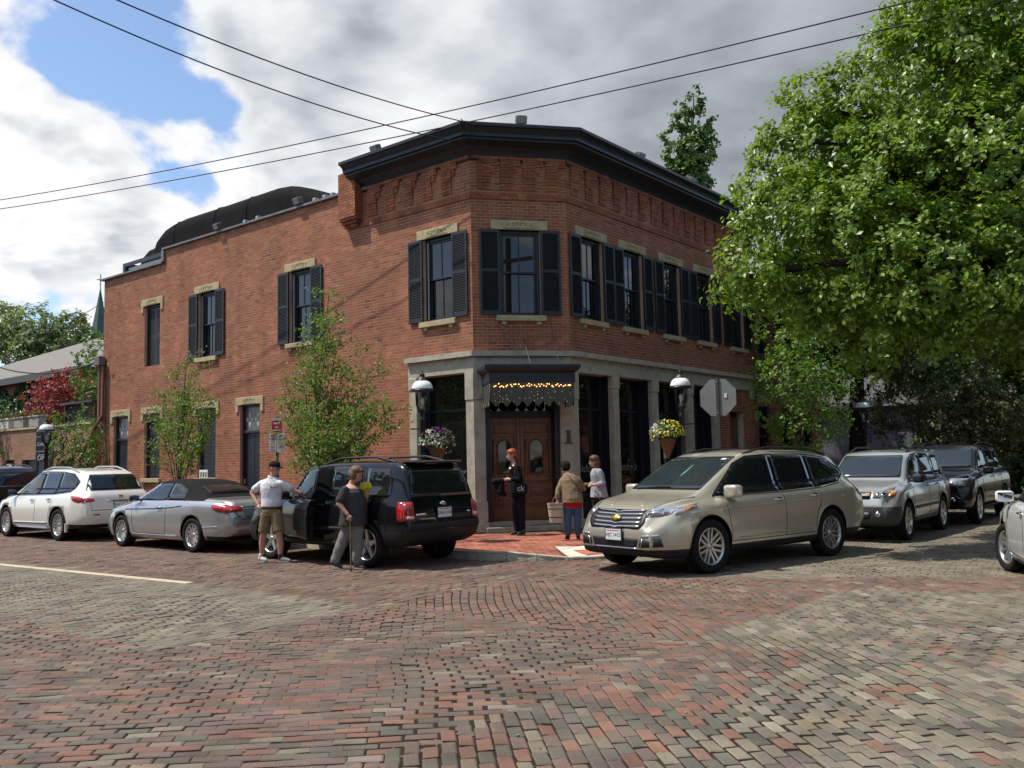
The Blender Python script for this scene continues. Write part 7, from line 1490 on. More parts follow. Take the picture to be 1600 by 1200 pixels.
# parking signs on a post by the slender tree
ps = empty('parking_sign', (-5.1, -2.4, 0.12), R_(20)); tag(ps, 'post with red valet sign over white no-stopping signs by the wall', 'street sign'); mb = MB()
mb.box((-0.03, -0.012, 0), (0.03, 0.018, 2.62)); mb.build('post', mat('sign_post_dark', (0.03, 0.028, 0.026), .6), ps)
mb = MB(); mb.bbox((-.128, -.020, 2.28), (.128, -.014, 2.60), .002); rd = mb.build('red_panel', mat('valet_red', (0.20, 0.008, 0.016), 0.45), ps)
mb = MB(); mb.box((-.128, -.0225, 2.535), (.128, -.0205, 2.60)); mb.build('grey_header', mat('header_grey', (.3, .3, .3), .5), ps)
Mf = lambda x, z: frame_M((x, -.0225, z), (1, 0, 0), (0, 0, 1))
lettering('lettering', 'VALET', .065, mat('sign_white', (.7, .7, .7), .5), ps, Mf(0, 2.475), .0006); lettering('lettering', 'PARKING', .043, bpy.data.materials['sign_white'], ps, Mf(0, 2.32), .0006)
mb = MB()
for k in range(3): mb.tube([(-.03 + .03 * k - .02, -.0225, 2.37), (-.03 + .03 * k, -.0225, 2.41 - .01 * abs(k - 1)), (-.03 + .03 * k + .02, -.0225, 2.37)], .003, 4)
mb.build('emblem', bpy.data.materials['sign_white'], ps)
SW = mat('sign_pale', (.36, .345, .33), .5)
for k, x in enumerate((-.103, .103)):
    mb = MB(); mb.bbox((x - .098, -.020, 1.83), (x + .098, -.014, 2.25), .002); mb.build('pale_panel', SW, ps)
INK = mat('sign_ink', (.05, .02, .02), .6); RINK = mat('sign_red_ink', (.25, .02, .02), .6)
mb = MB(); mb.tube([(-.103 + .045 * math.cos(a), -.022, 2.195 + .045 * math.sin(a)) for a in np.linspace(0, 6.28, 17)], .006, 4); mb.tube([(-.135, -.022, 2.227), (-.071, -.022, 2.163)], .005, 4); mb.build('no_parking_ring', RINK, ps); lettering('lettering', 'P', .07, INK, ps, Mf(-.103, 2.195), .0005)
for z, s in ((2.125, 'TOW AWAY'), (2.085, 'ZONE'), (2.04, '10 AM'), (1.995, 'TO 1 PM'), (1.95, 'TUESDAY'), (1.905, 'STREET'), (1.865, 'CLEANING')): lettering('lettering', s, .032, INK if 'A' in s else RINK, ps, Mf(-.103, z), .0005)
for z, s in ((2.20, 'NO'), (2.12, 'STOPPING'), (2.03, 'ANY'), (1.95, 'TIME')): lettering('lettering', s, .036 if len(s) > 5 else .06, RINK, ps, Mf(.103, z), .0005)
# black sign board by the garage
bs = empty('sign_board', (-20.1, -0.9, 0.1), R_(20)); tag(bs, 'tall black board with white PARKING and OPEN lettering in front of the garage', 'sign'); mb = MB()
mb.bbox((-0.38, -.03, 1.85), (.38, .03, 3.05), .01); mb.build('board', mat('board_black', (.012, .014, .022), .4), bs); mb = MB(); mb.box((-.34, -.02, 0), (-.28, .02, 1.85)); mb.build('leg', BLACKM, bs); mb = MB(); mb.box((.28, -.02, 0), (.34, .02, 1.85)); mb.build('leg', BLACKM, bs)
SWH = mat('board_lettering', (.6, .6, .58), .5)
lettering('lettering', 'PARKING', .165, SWH, bs, frame_M((0, -.032, 2.92), (1, 0, 0), (0, 0, 1)), .001); lettering('lettering', "Lindey's", .21, SWH, bs, frame_M((0, -.032, 2.46), (1, 0, 0), (0, 0, 1)), .001, .5); lettering('lettering', 'OPEN', .23, SWH, bs, frame_M((0, -.032, 1.98), (1, 0, 0), (0, 0, 1)), .001)
mb = MB(); mb.box((-.36, -.033, 2.70), (-.16, -.031, 2.712)); mb.build('rule', SWH, bs); mb = MB(); mb.box((-.36, -.033, 2.2), (.36, -.031, 2.212)); mb.build('rule', SWH, bs)
# white slotted box on the ground-floor sill
bx = empty('window_crate', (-11.75, -0.02, GS), 0); tag(bx, 'small white slotted box on the window sill behind the convertible', 'box'); mb = MB()
for k in range(4): mb.bbox((-.2 + .125 * k - .02, -.06, 0), (-.2 + .125 * k + .03, -.045, .22), .004)
mb.bbox((-.22, -.065, .16), (.21, -.044, .23), .005); mb.bbox((-.21, -.045, 0), (.2, .06, .02), .004); mb.build('slats', WHITEP, bx)
# wooden pole behind the viewpoint that shows in the corner window
up_ = empty('utility_pole', (16.4, -8.2, 0)); tag(up_, 'wooden utility pole reflected in the corner window', 'pole'); mb = MB(); mb.tube([(0, 0, 0), (0, 0, 6), (0.05, 0, 11.5)], [.17, .15, .12], 12); mb.build('mast', BARK, up_)
mb = MB(); mb.box((-.06, -1.2, 10.4), (.06, 1.2, 10.55)); mb.build('crossarm', BARK, up_)
# ------------------------------------------------------------------ overhead wires
WIRE = mat('wire', (0.012, 0.012, 0.013), 0.6)
def wire(label, a, b, sag, r):
    a, b = Vector(a), Vector(b); mb = MB(); n = 28; pts = []
    for k in range(n + 1): t = k / n; p = a.lerp(b, t); p.z -= sag * 4 * t * (1 - t); pts.append(p)
    mb.tube(pts, r, 5); o = mb.build('overhead_wire', WIRE); tag(o, label, 'wire', 'overhead wires'); return o
wire('upper of two wires rising to the top right', pt(-120, 330, 32), pt(1640, -52, 13), 0.35, 0.013)
wire('lower of two wires rising to the top right', pt(-120, 343, 32), pt(1760, -42, 13), 0.35, 0.013)
wire('wire from top left ending at the cornice, nearer the roof end', pt(-60, -68, 12), (-1.35, -0.45, 8.62), 0.30, 0.012)
wire('wire from top left crossing the roof corner above the other', pt(60, -55, 12), (-0.95, -0.35, 8.95), 0.22, 0.012)
dr = MB(); dr.tube([(-1.0, -.68, 8.98), (-.92, -.62, 8.86), (-.86, -.52, 8.7), (-.92, -.36, 8.56), (-1.05, -.16, 8.50)], 0.011, 5); o = dr.build('drip_loop', WIRE, rest_b)
wire('service wire across the brick frieze to the right front', (-1.3, -.30, 8.45), (0.10, 3.6, 7.28), 0.08, 0.009)
wire('thin service wire to the far spire side at left', pt(-30, 575, 40), pt(162, 472, 31), 0.10, 0.012)
wire('thick cable sagging over the garage to the conduit head', pt(-40, 556, 36), (-17.95, -.16, 5.25), 0.55, 0.028)

# ------------------------------------------------------------------ people
SKIN = mat('skin', (0.48, 0.26, 0.18), 0.55, spec=0.35, var=0.08, vscale=14)
SKIN2 = mat('fair_skin', (0.55, 0.33, 0.25), 0.55, spec=0.35, var=0.08, vscale=14)
def cloth(name, col, var=0.12, rough=0.9): return mat(name, col, rough, spec=0.15, var=var, vscale=9, bump=0.35, bscale=38)
class Blob:
    """solid shapes fused into one skin by a voxel remesh"""
    def __init__(s): s.mb = MB()
    def cap(s, p, r, q, r2, n=12, flat=False):
        """tapered limb piece from p to q with rounded (or flat) ends"""
        p, q = Vector(p), Vector(q); d = (q - p); L = d.length; d = d / L; pts, rad = [], []
        if not flat: pts += [p - d * r * .92, p - d * r * .6]; rad += [r * .35, r * .8]
        pts += [p, p.lerp(q, .5), q]; rad += [r, (r + r2) / 2, r2]
        if not flat: pts += [q + d * r2 * .6, q + d * r2 * .92]; rad += [r2 * .8, r2 * .35]
        s.mb.tube(pts, rad, n); return s
    def chain(s, pts, rad, flat=False):
        for i in range(len(pts) - 1): s.cap(pts[i], rad[i], pts[i + 1], rad[i + 1], flat=flat)
        return s
    def ell(s, c, r, rot=None):
        M = Matrix.Translation(c)
        if rot: M = M @ Matrix.Rotation(R_(rot[0]), 4, 'X') @ Matrix.Rotation(R_(rot[1]), 4, 'Y') @ Matrix.Rotation(R_(rot[2]), 4, 'Z')
        prof = [(math.sin(math.pi * k / 12), -math.cos(math.pi * k / 12)) for k in range(13)]; prof[0] = (0.02, -1); prof[-1] = (0.02, 1)
        s.mb.lathe(prof, 16, (0, 0, 0), 0, M @ Matrix.Diagonal((r[0], r[1], r[2], 1)))
        k = len(s.mb.v); s.mb.add(s.mb.v[k - 16:k], [tuple(range(16))]); s.mb.add(s.mb.v[k - 16 * 13:k - 16 * 12], [tuple(range(15, -1, -1))]); return s
    def rings(s, secs, n=20):
        """torso-like body: secs = (x, y, z, half width, half depth)"""
        vs = []; k = len(secs)
        for (x, y, z, a, b) in secs: vs += [(x + a * math.cos(2 * math.pi * j / n) * (1 - .0), y + b * math.sin(2 * math.pi * j / n), z) for j in range(n)]
        fs = [(i * n + j, i * n + (j + 1) % n, (i + 1) * n + (j + 1) % n, (i + 1) * n + j) for i in range(k - 1) for j in range(n)] + [tuple(range(n - 1, -1, -1)), tuple(range((k - 1) * n, k * n))]
        s.mb.add(vs, fs); return s
    def mesh(s, vox=0.011, it=4, fold=0.0):
        me = s.mb.mesh('b'); o = bpy.data.objects.new('tmp', me)
        r = o.modifiers.new('r', 'REMESH'); r.mode = 'VOXEL'; r.voxel_size = vox; r.use_smooth_shade = True
        m = o.modifiers.new('s', 'SMOOTH'); m.iterations = it; m.factor = 0.5
        out = baked(o); bpy.data.objects.remove(o)
        if fold:
            n_ = len(out.vertices); co = np.empty(n_ * 3, np.float32); no = np.empty(n_ * 3, np.float32); out.vertices.foreach_get('co', co); out.vertex_normals.foreach_get('vector', no); co = co.reshape(-1, 3); no = no.reshape(-1, 3)
            k = np.array([noise.noise(Vector((c[0] * 9 + c[2] * 4, c[1] * 9, c[2] * 7))) + .6 * noise.noise(Vector((c[0] * 24, c[1] * 24, c[2] * 9 + 5))) + .35 * noise.noise(Vector((c[0] * 60, c[1] * 60, c[2] * 25))) for c in co])
            out.vertices.foreach_set('co', (co + no * (k * fold)[:, None]).astype(np.float32).ravel())
        out.polygons.foreach_set('use_smooth', np.ones(len(out.polygons), bool)); out.update()
        return out
    def build(s, name, m, parent, vox=0.011, it=4, fold=0.0): return obj(name, s.mesh(vox, it, fold), parent, m)
def hand(b, wrist, d, palm_n, curl=0.35, size=1.0, side=1):
    """palm, four unequal fingers and a thumb; d = pointing direction"""
    w = Vector(wrist); d = Vector(d).normalized(); nrm = Vector(palm_n); nrm = (nrm - d * nrm.dot(d)).normalized(); lat = d.cross(nrm) * side; z = size
    c = w + d * .045 * z; b.cap(w, .022 * z, c + d * .03 * z, .026 * z); b.ell(c + d * .01 * z, (.034 * z,) * 3)
    for k, ln in enumerate((.068, .078, .072, .056)):
        r = w + d * .085 * z + lat * (-.030 + .020 * k) * z; bend = d * math.cos(curl) + nrm * math.sin(curl); k1 = r + bend * ln * .5 * z; b2 = d * math.cos(curl * 2.4) + nrm * math.sin(curl * 2.4); b.chain([r, k1, k1 + b2 * ln * .5 * z], [.0098 * z, .0092 * z, .0082 * z])
    t = w + d * .03 * z - lat * .028 * z; t1 = t + (d * .6 - lat * .7 + nrm * .3).normalized() * .035 * z; b.chain([t, t1, t1 + (d * .9 + nrm * .35 - lat * .1).normalized() * .032 * z], [.013 * z, .011 * z, .0095 * z])
def head(b, c, yaw, pitch=0.0, s=1.0):
    """skull, jaw, nose, ears; yaw = facing (radians, 0 = local +x)"""
    c = Vector(c); M = Matrix.Translation(c) @ Matrix.Rotation(yaw, 4, 'Z') @ Matrix.Rotation(pitch, 4, 'Y'); P = lambda x, y, z: M @ Vector((x * s, y * s, z * s))
    r = (0, 0, math.degrees(yaw))
    b.ell(P(-.005, 0, .03), (.098 * s, .078 * s, .098 * s), r); b.ell(P(.022, 0, -.045), (.070 * s, .060 * s, .075 * s), r); b.ell(P(.060, 0, -.085), (.026 * s, .028 * s, .024 * s), r)
    b.cap(P(.082, 0, .012), .011 * s, P(.104, 0, -.030), .014 * s); b.ell(P(.078, 0, -.062), (.020 * s, .026 * s, .010 * s), r)
    for q in (-1, 1): b.ell(P(-.008, q * .078, -.010), (.018 * s, .009 * s, .030 * s), r); b.ell(P(.072, q * .032, .030), (.014 * s, .022 * s, .010 * s), r); b.ell(P(.062, q * .042, -.025), (.022 * s, .018 * s, .022 * s), r)
    return M
EYE = mat('eye_dark', (0.03, 0.022, 0.02), 0.3); LIP = mat('lips', (0.36, 0.12, 0.10), 0.5)
def face_bits(root, M, s=1.0, glasses=False):
    for q in (-1, 1): mb = MB(); mb.lathe([(0.0, -.006), (.009, -.004), (.011, 0), (.009, .004), (0, .006)], 8, (0, 0, 0), 0, M @ Matrix.Translation((.079 * s, q * .031 * s, .008 * s))); mb.build('eye', EYE, root)
    mb = MB(); mb.tube([tuple(M @ Vector((.086 * s - abs(y) * .3, y, -.058 * s))) for y in (-.022, -.01, 0, .01, .022)], [.003, .005, .005, .005, .003], 5); mb.build('mouth', LIP, root)
    if glasses:
        mb = MB()
        for q in (-1, 1): mb.tube([tuple(M @ Vector((.094 * s, q * .033 * s + .024 * math.cos(a), .006 * s + .016 * math.sin(a)))) for a in np.linspace(0, 6.28, 11)], .003, 4); mb.tube([tuple(M @ Vector((.094 * s, q * .056 * s, .008 * s))), tuple(M @ Vector((0, q * .082 * s, .012)))], .0028, 4)
        mb.build('glasses', mat('spectacle_frame', (.02, .012, .012), .4) if 'spectacle_frame' not in bpy.data.materials else bpy.data.materials['spectacle_frame'], root)
def shoe(name, parent, heel, toe, m, sole, r=.045, up=.06):
    h, t = Vector(heel), Vector(toe); b = Blob(); d = (t - h).normalized(); b.chain([h + Vector((0, 0, .02)), h.lerp(t, .5) + Vector((0, 0, .012)), t], [r, r * .98, r * .72]); b.cap(h + Vector((0, 0, .02)), r * .95, h + Vector((0, 0, up + .02)) + d * .01, r * .92); o = b.build(name, m, parent, .009, 3)
    z0 = min(h.z, t.z) - r * .55; b = MB(); side = Vector((-d.y, d.x, 0)).normalized(); pts = [(-.04, .8), (.1, 1.0), (.6, 1.02), (.85, .95), (1.05, .6), (1.12, .2)]; L = (t - h).length
    q = [h + d * (L * a) + side * r * w for a, w in pts] + [h + d * (L * a) - side * r * w for a, w in pts[::-1]]; n = len(q); b.add([(p.x, p.y, p.z - r * .70) for p in q] + [(p.x, p.y, p.z - r * .35) for p in q], [tuple(range(n - 1, -1, -1)), tuple(range(n, 2 * n))] + [(i, (i + 1) % n, n + (i + 1) % n, n + i) for i in range(n)]); b.build('sole', sole, o); return o
def person(label, loc): t = empty('person', loc, LR); tag(t, label, 'person'); return t
SOLE = mat('shoe_sole', (0.35, 0.35, 0.33), .7); BLKSOLE = mat('black_sole', (.015, .015, .015), .7)

# man in white polo, reaching for the car door (local x = to his left in the picture's right, y = away)
p0 = person('man in white polo shirt, khaki shorts and black cap holding the car door', (-1.62, -5.06, 0.0))
hipA, hipB = (-.085, .02, .90), (.085, -.02, .90); kA, aA = (-.155, .05, .47), (-.19, .10, .10); kB, aB = (.15, -.06, .48), (.165, -.04, .10)
sA, eA, wA = (-.185, .05, 1.36), (-.385, .16, 1.20), (-.245, .04, 1.00); sB, eB, wB = (.185, -.06, 1.355), (.40, .02, 1.215), (.58, .10, 1.12)
b = Blob(); b.chain([hipA, kA], [.074, .060]); b.chain([kA, (-.18, .085, .33), aA], [.058, .060, .038]); b.chain([hipB, kB], [.074, .060]); b.chain([kB, (.165, -.04, .33), aB], [.058, .060, .038])
b.rings([(0, 0, .84, .13, .10), (0, 0, .95, .15, .11), (.0, 0, 1.1, .14, .10), (.0, 0, 1.28, .165, .11), (.0, 0, 1.40, .16, .09), (.01, 0, 1.46, .07, .06)]); b.cap((.015, 0, 1.44), .055, (.035, 0, 1.56), .052)
b.chain([sA, eA, wA], [.050, .042, .030]); b.chain([sB, eB, wB], [.050, .042, .030]); hand(b, wA, (.05, -.05, -.08), (.9, -.1, .1), .5); hand(b, wB, (.16, .01, -.035), (0, .2, -1), .25, side=-1); b.cap(aA, .04, (-.21, .07, .06), .04); b.cap(aB, .04, (.18, -.04, .06), .04)
M = head(b, (.055, -.01, 1.62), R_(-28), R_(10)); b.build('body', SKIN, p0, .0095, 3); face_bits(p0, M)
WPOLO = cloth('white_polo', (0.66, 0.66, 0.70), .06); b = Blob(); b.rings([(-.01, 0, .958, .172, .132), (0, 0, 1.02, .178, .135), (0, 0, 1.12, .176, .13), (0, 0, 1.28, .195, .132), (0, 0, 1.36, .192, .115), (.01, 0, 1.42, .135, .09), (.015, 0, 1.465, .075, .068)]); b.chain([(-.03, 0, 1.405), sA, (-.31, .11, 1.265)], [.055, .062, .070]); b.chain([(.05, 0, 1.405), sB, (.315, -.015, 1.27)], [.055, .062, .070])
b.build('polo_shirt', WPOLO, p0, .010, 4, .006); b = MB(); b.tube([(.015 + .066 * math.cos(a), .062 * math.sin(a) - .004, 1.468 - .02 * math.cos(a + .6)) for a in np.linspace(-.9, 5.0, 18)], .014, 6); b.build('collar', WPOLO, p0)
lettering('shirt_print', 'Lindeys', .045, mat('print_ink', (.02, .02, .05), .7), p0, frame_M((.085, -.139, 1.30), (1, .12, .12), (0, 0, 1)), .001, .3)
b = MB(); b.tube([(.02, -.15, 1.315), (.055, -.152, 1.285)], .010, 5); b.build('pen_clip', BLKSOLE, p0)
KHAKI = cloth('khaki', (0.20, 0.155, 0.085), .12); b = Blob(); b.rings([(0, 0, .80, .155, .12), (0, 0, .88, .168, .132), (0, 0, .945, .164, .126)]); b.chain([(-.085, .02, .84), (-.145, .045, .52)], [.112, .098], True); b.chain([(.088, -.02, .84), (.145, -.055, .53)], [.112, .098], True); b.build('shorts', KHAKI, p0, .010, 3, .006)
b = Blob(); b.rings([(0, 0, .918, .172, .132), (0, 0, .958, .170, .130)], 24); b.build('belt', mat('leather_belt', (.03, .015, .01), .5), p0, .008, 1)
b = Blob(); b.ell(M @ Vector((-.008, 0, .060)), (.110, .090, .075), (0, 0, -28)); b.build('cap', cloth('cap_black', (.014, .014, .015)), p0, .008, 2); b = MB(); br = [(.075, -.07), (.13, -.062), (.175, -.03), (.182, 0), (.175, .03), (.13, .062), (.075, .07)]; n = len(br); b.add([tuple(M @ Vector((x, y, .052 - (x - .075) * .22 - y * y * 2.4))) for x, y in br] + [tuple(M @ Vector((x, y, .058 - (x - .075) * .22 - y * y * 2.4))) for x, y in br], [tuple(range(n)), tuple(range(2 * n - 1, n - 1, -1))] + [(i, (i + 1) % n, n + (i + 1) % n, n + i) for i in range(n)]); b.build('cap_brim', bpy.data.materials['cap_black'], p0)
b = Blob(); b.ell(M @ Vector((-.035, 0, .010)), (.075, .082, .06), (0, 0, -28)); b.build('hair', mat('brown_hair', (.03, .016, .009), .7), p0, .008, 2)
SHW_ = cloth('white_trainer', (.50, .50, .47), .15); shoe('shoe', p0, (-.215, .09, .045), (-.10, .02, .04), SHW_, SOLE); shoe('shoe', p0, (.165, -.03, .045), (.34, -.10, .04), cloth('grey_trainer', (.20, .20, .19), .25), SOLE)
for a, nm in ((aA, 'sock'), (aB, 'sock')): b = Blob(); b.cap((a[0], a[1], .08), .043, (a[0], a[1], .15), .043); b.build(nm, BLKSOLE, p0, .009, 1)
b = MB(); b.tube([(wB[0] - .02 + .0, wB[1] + .036 * math.cos(a), wB[2] + .036 * math.sin(a) + .006) for a in np.linspace(0, 6.28, 13)], .012, 5); b.build('wristwatch', BLKSOLE, p0)

# woman with cane and yellow flowers, walking to the right
p1 = person('woman in grey tunic walking with a cane and holding yellow flowers', (0.42, -4.98, 0.0))
b = Blob(); hA, hB = (-.06, .05, .74), (.06, -.03, .74); b.chain([hA, (-.185, .04, .43), (-.30, .04, .13)], [.095, .066, .044]); b.chain([hB, (.075, -.03, .41), (.06, -.02, .11)], [.095, .066, .044])
b.rings([(0, 0, .68, .16, .16), (0, 0, .80, .19, .19), (.01, 0, 1.0, .17, .18), (0, 0, 1.18, .16, .17), (-.03, 0, 1.29, .12, .14), (-.04, 0, 1.34, .06, .07)]); b.cap((-.04, 0, 1.32), .052, (.02, -.01, 1.43), .050)
sN, eN, wN = (-.11, -.15, 1.255), (-.185, -.20, 1.045), (-.045, -.24, .875); sF, eF, wF = (-.02, .15, 1.24), (.10, .20, 1.06), (.18, .05, 1.11); b.chain([sN, eN, wN], [.052, .046, .032]); b.chain([sF, eF, wF], [.052, .046, .032]); hand(b, wN, (.05, 0, -.055), (-.2, .6, -.4), .9); hand(b, wF, (.06, -.03, .06), (-.3, .2, .8), .9, side=-1)
M = head(b, (.055, -.01, 1.50), R_(-12), R_(24), .98); b.build('body', SKIN, p1, .0095, 3); face_bits(p1, M, .98)
b = Blob(); q = lambda x, y, z: M @ Vector((x, y, z)); b.ell(q(-.02, 0, .055), (.105, .096, .085), (0, 0, -12)); b.ell(q(-.055, 0, -.02), (.075, .088, .10), (0, 0, -12)); b.ell(q(.055, 0, .085), (.05, .07, .035), (0, 0, -12)); b.ell(q(-.01, -.075, -.02), (.05, .028, .085)); b.ell(q(-.01, .075, -.02), (.05, .028, .085)); b.build('hair', mat('tawny_hair', (.13, .065, .028), .6, var=.4, vscale=30), p1, .009, 2, .008)
TUN = cloth('grey_tunic', (0.050, 0.047, 0.050), .15); b = Blob(); b.rings([(-.01, 0, .69, .225, .21), (0, 0, .78, .225, .21), (.015, 0, .95, .215, .205), (.015, 0, 1.10, .205, .20), (-.01, 0, 1.22, .17, .185), (-.03, 0, 1.29, .11, .13), (-.035, 0, 1.315, .085, .095)]); b.cap(sN, .070, (-.165, -.185, 1.10), .076); b.cap(sF, .070, (.06, .18, 1.12), .074); b.build('tunic', TUN, p1, .0105, 4, .008)
TRS = cloth('grey_trousers', (0.19, 0.18, 0.165), .12); b = Blob(); b.rings([(0, 0, .66, .175, .17), (0, 0, .80, .19, .185)]); b.chain([(-.06, .05, .70), (-.185, .04, .43), (-.295, .04, .15)], [.115, .092, .078]); b.chain([(.06, -.03, .70), (.08, -.03, .41), (.062, -.02, .13)], [.115, .092, .080]); b.build('trousers', TRS, p1, .0105, 3, .009)
GT = cloth('dark_trainer', (.06, .06, .06), .3); shoe('shoe', p1, (-.345, .04, .085), (-.20, .0, .035), GT, SOLE, .044); shoe('shoe', p1, (.04, -.02, .045), (.17, -.09, .04), GT, SOLE, .044)
pc = empty('walking_cane', p1.location, LR); tag(pc, 'thin metal walking cane held by the woman in grey', 'cane'); b = MB(); b.tube([(.005, -.255, .012), (-.008, -.25, .80)], .0105, 8); b.build('shaft', mat('cane_bronze', (.28, .22, .17), .35, metal=.6), pc); b = MB(); b.tube([(-.075, -.25, .795), (-.03, -.25, .822), (.03, -.25, .825), (.06, -.25, .80)], [.012, .014, .014, .010], 8); b.build('handle', BLKSOLE, pc); b = MB(); b.lathe([(0, 0), (.017, 0), (.015, .04), (.011, .045)], 10, (.005, -.255, 0)); b.build('ferrule', BLKSOLE, pc)
pf = empty('flower_bouquet', p1.location, LR); tag(pf, 'bright yellow wrapped flowers in the hand of the woman with cane', 'flowers'); b = MB(); b.lathe([(.012, -.20), (.018, -.1), (.03, .05), (.055, .14)], 14, (.205, .03, 1.14)); b.build('wrapper', mat('amber_wrap', (.55, .28, .03), .5, var=.2), pf)
d = RNG.normal(0, 1, (120, 3)); d /= np.linalg.norm(d, axis=1, keepdims=True); o = obj('petals', leaf_mesh(d * np.array((.075, .07, .05)) + np.array((.205, .03, 1.30)), .075, d, .2, .9), pf, leaf_mat('yellow_petals', (.72, .60, .03), (.80, .74, .10), .3, .6)); o['kind'] = 'stuff'

# red-haired woman at the door
p2 = person('red-haired woman in black standing at the oak doors facing left', (-0.10, 0.02 - .08, 0.135)); ZB = 0
b = Blob(); b.chain([(-.12, .04, .90), (-.105, .02, .49), (-.085, .02, .09)], [.088, .060, .040]); b.chain([(.01, -.03, .90), (.02, -.04, .49), (.035, -.03, .09)], [.088, .060, .040]); b.rings([(-.06, 0, .84, .12, .12), (-.06, 0, .96, .14, .13), (-.08, 0, 1.12, .12, .115), (-.10, 0, 1.30, .125, .13), (-.11, 0, 1.41, .10, .14), (-.125, 0, 1.47, .05, .06)]); b.cap((-.125, 0, 1.45), .050, (-.145, 0, 1.57), .048)
sN, eN, wN = (-.06, -.17, 1.385), (.0, -.20, 1.14), (-.21, -.20, 1.145); sF, eF, wF = (-.16, .16, 1.385), (-.12, .20, 1.13), (-.28, .06, 1.13); b.chain([sN, eN, wN], [.046, .040, .028]); b.chain([sF, eF, wF], [.046, .040, .028]); hand(b, wN, (-.1, .04, .01), (0, .6, -.6), .8); hand(b, wF, (-.1, -.03, .01), (0, -.5, -.6), .8, side=-1)
M = head(b, (-.165, -.01, 1.635), R_(192), R_(2)); b.build('body', SKIN2, p2, .0095, 3); face_bits(p2, M, 1.0, True)
b = Blob(); q = lambda x, y, z: M @ Vector((x, y, z)); b.ell(q(-.012, 0, .062), (.110, .096, .080), (0, 0, 192)); b.ell(q(-.055, 0, .0), (.070, .086, .09), (0, 0, 192)); b.ell(q(.05, 0, .085), (.05, .072, .036), (0, 0, 192)); b.build('hair', mat('copper_hair', (.30, .062, .022), .55, var=.3, vscale=30), p2, .009, 2, .006)
BKT = cloth('black_knit', (0.010, 0.010, 0.013), .2); b = Blob(); b.rings([(-.05, 0, .87, .165, .155), (-.055, 0, .98, .16, .15), (-.08, 0, 1.14, .14, .14), (-.10, 0, 1.30, .145, .15), (-.11, 0, 1.40, .12, .15), (-.12, 0, 1.455, .075, .085)]); b.chain([sN, eN, (-.16, -.20, 1.145)], [.062, .056, .046]); b.chain([sF, eF, (-.24, .10, 1.13)], [.062, .056, .046]); b.build('jacket', BKT, p2, .0105, 4, .006)
b = Blob(); b.rings([(-.105, 0, 1.10, .15, .095), (-.125, 0, 1.28, .15, .10), (-.125, 0, 1.40, .10, .09)]); b.build('maroon_top', cloth('maroon', (.05, .014, .012)), p2, .0105, 3)
b = Blob(); b.rings([(-.055, 0, .80, .14, .13), (-.055, 0, .92, .15, .14)]); b.chain([(-.11, .04, .84), (-.105, .02, .49), (-.085, .02, .10)], [.100, .074, .058]); b.chain([(.01, -.03, .84), (.02, -.04, .49), (.035, -.03, .10)], [.100, .074, .058]); b.build('trousers', cloth('black_trousers', (.010, .011, .018)), p2, .0105, 3, .006)
LEA = mat('black_leather', (.02, .028, .026), .3, spec=.5); shoe('shoe', p2, (-.06, .02, .045), (-.19, -.03, .035), LEA, BLKSOLE, .042, .03); shoe('shoe', p2, (.06, -.05, .045), (-.06, -.12, .035), LEA, BLKSOLE, .042, .03)
b = MB(); b.lathe([(0, 0), (.026, 0), (.024, .006), (0, .007)], 14, (0, 0, 0), 0, Matrix.Translation((-.195, -.130, 1.365)) @ Matrix.Rotation(R_(80), 4, 'X') @ Matrix.Rotation(R_(-20), 4, 'Y')); b.build('badge', WHITEP, p2)
hb = empty('shoulder_bag', p2.location, LR); tag(hb, 'black shoulder bag with two pale letters at the hip of the red-haired woman', 'bag'); b = MB(); b.bbox((-.16, -.245, .84), (.14, -.175, 1.06), .025); b.build('bag', cloth('bag_black', (.012, .012, .016)), hb); b = MB(); b.tube([(-.13, -.215, 1.05), (-.11, -.20, 1.25), (-.09, -.15, 1.43), (-.05, -.10, 1.46), (.02, -.20, 1.3), (.10, -.215, 1.05)], .009, 6); b.build('strap', BLKSOLE, hb)
lettering('lettering', 'ck', .165, mat('bag_print', (.5, .5, .48), .6), hb, frame_M((.01, -.248, .955), (1, 0, 0), (0, 0, 1)), .001)
hj = empty('folded_jacket', p2.location, LR); tag(hj, 'black jacket draped from the hands of the red-haired woman', 'jacket'); b = Blob(); b.cap((-.37, -.13, 1.12), .055, (-.52, -.10, 1.10), .07); b.cap((-.38, -.12, 1.08), .06, (-.40, -.10, .90), .085); b.cap((-.50, -.1, 1.08), .06, (-.45, -.08, .92), .07); b.cap((-.40, -.1, .92), .06, (-.33, -.1, .84), .05); b.build('cloth', cloth('jacket_black', (.011, .011, .013), .3), hj, .011, 3, .012)

# woman in tan jacket seen from behind, and her companion
p3 = person('woman in tan jacket and jeans seen from behind holding a tote', (1.50, -0.46, 0.135))
b = Blob(); b.chain([(-.085, 0, .74), (-.10, .0, .40), (-.105, .0, .08)], [.092, .062, .042]); b.chain([(.085, 0, .74), (.085, .0, .40), (.085, .0, .08)], [.092, .062, .042]); b.rings([(0, 0, .66, .15, .12), (0, 0, .80, .17, .13), (-.01, .03, 1.0, .15, .12), (-.03, .06, 1.16, .16, .12), (-.06, .09, 1.25, .07, .07)]); b.cap((-.06, .10, 1.22), .05, (-.10, .17, 1.31), .05)
sL, eL, wL = (-.18, .05, 1.12), (-.27, .03, .93), (-.29, -.02, .75); sR, eR, wR = (.125, .05, 1.13), (.22, .12, .95), (.06, .26, .97); b.chain([sL, eL, wL], [.05, .043, .03]); b.chain([sR, eR, wR], [.05, .043, .03]); hand(b, wL, (0, 0, -.1), (.8, 0, 0), .9); hand(b, wR, (-.1, .04, 0), (0, 0, -1), .6, side=-1)
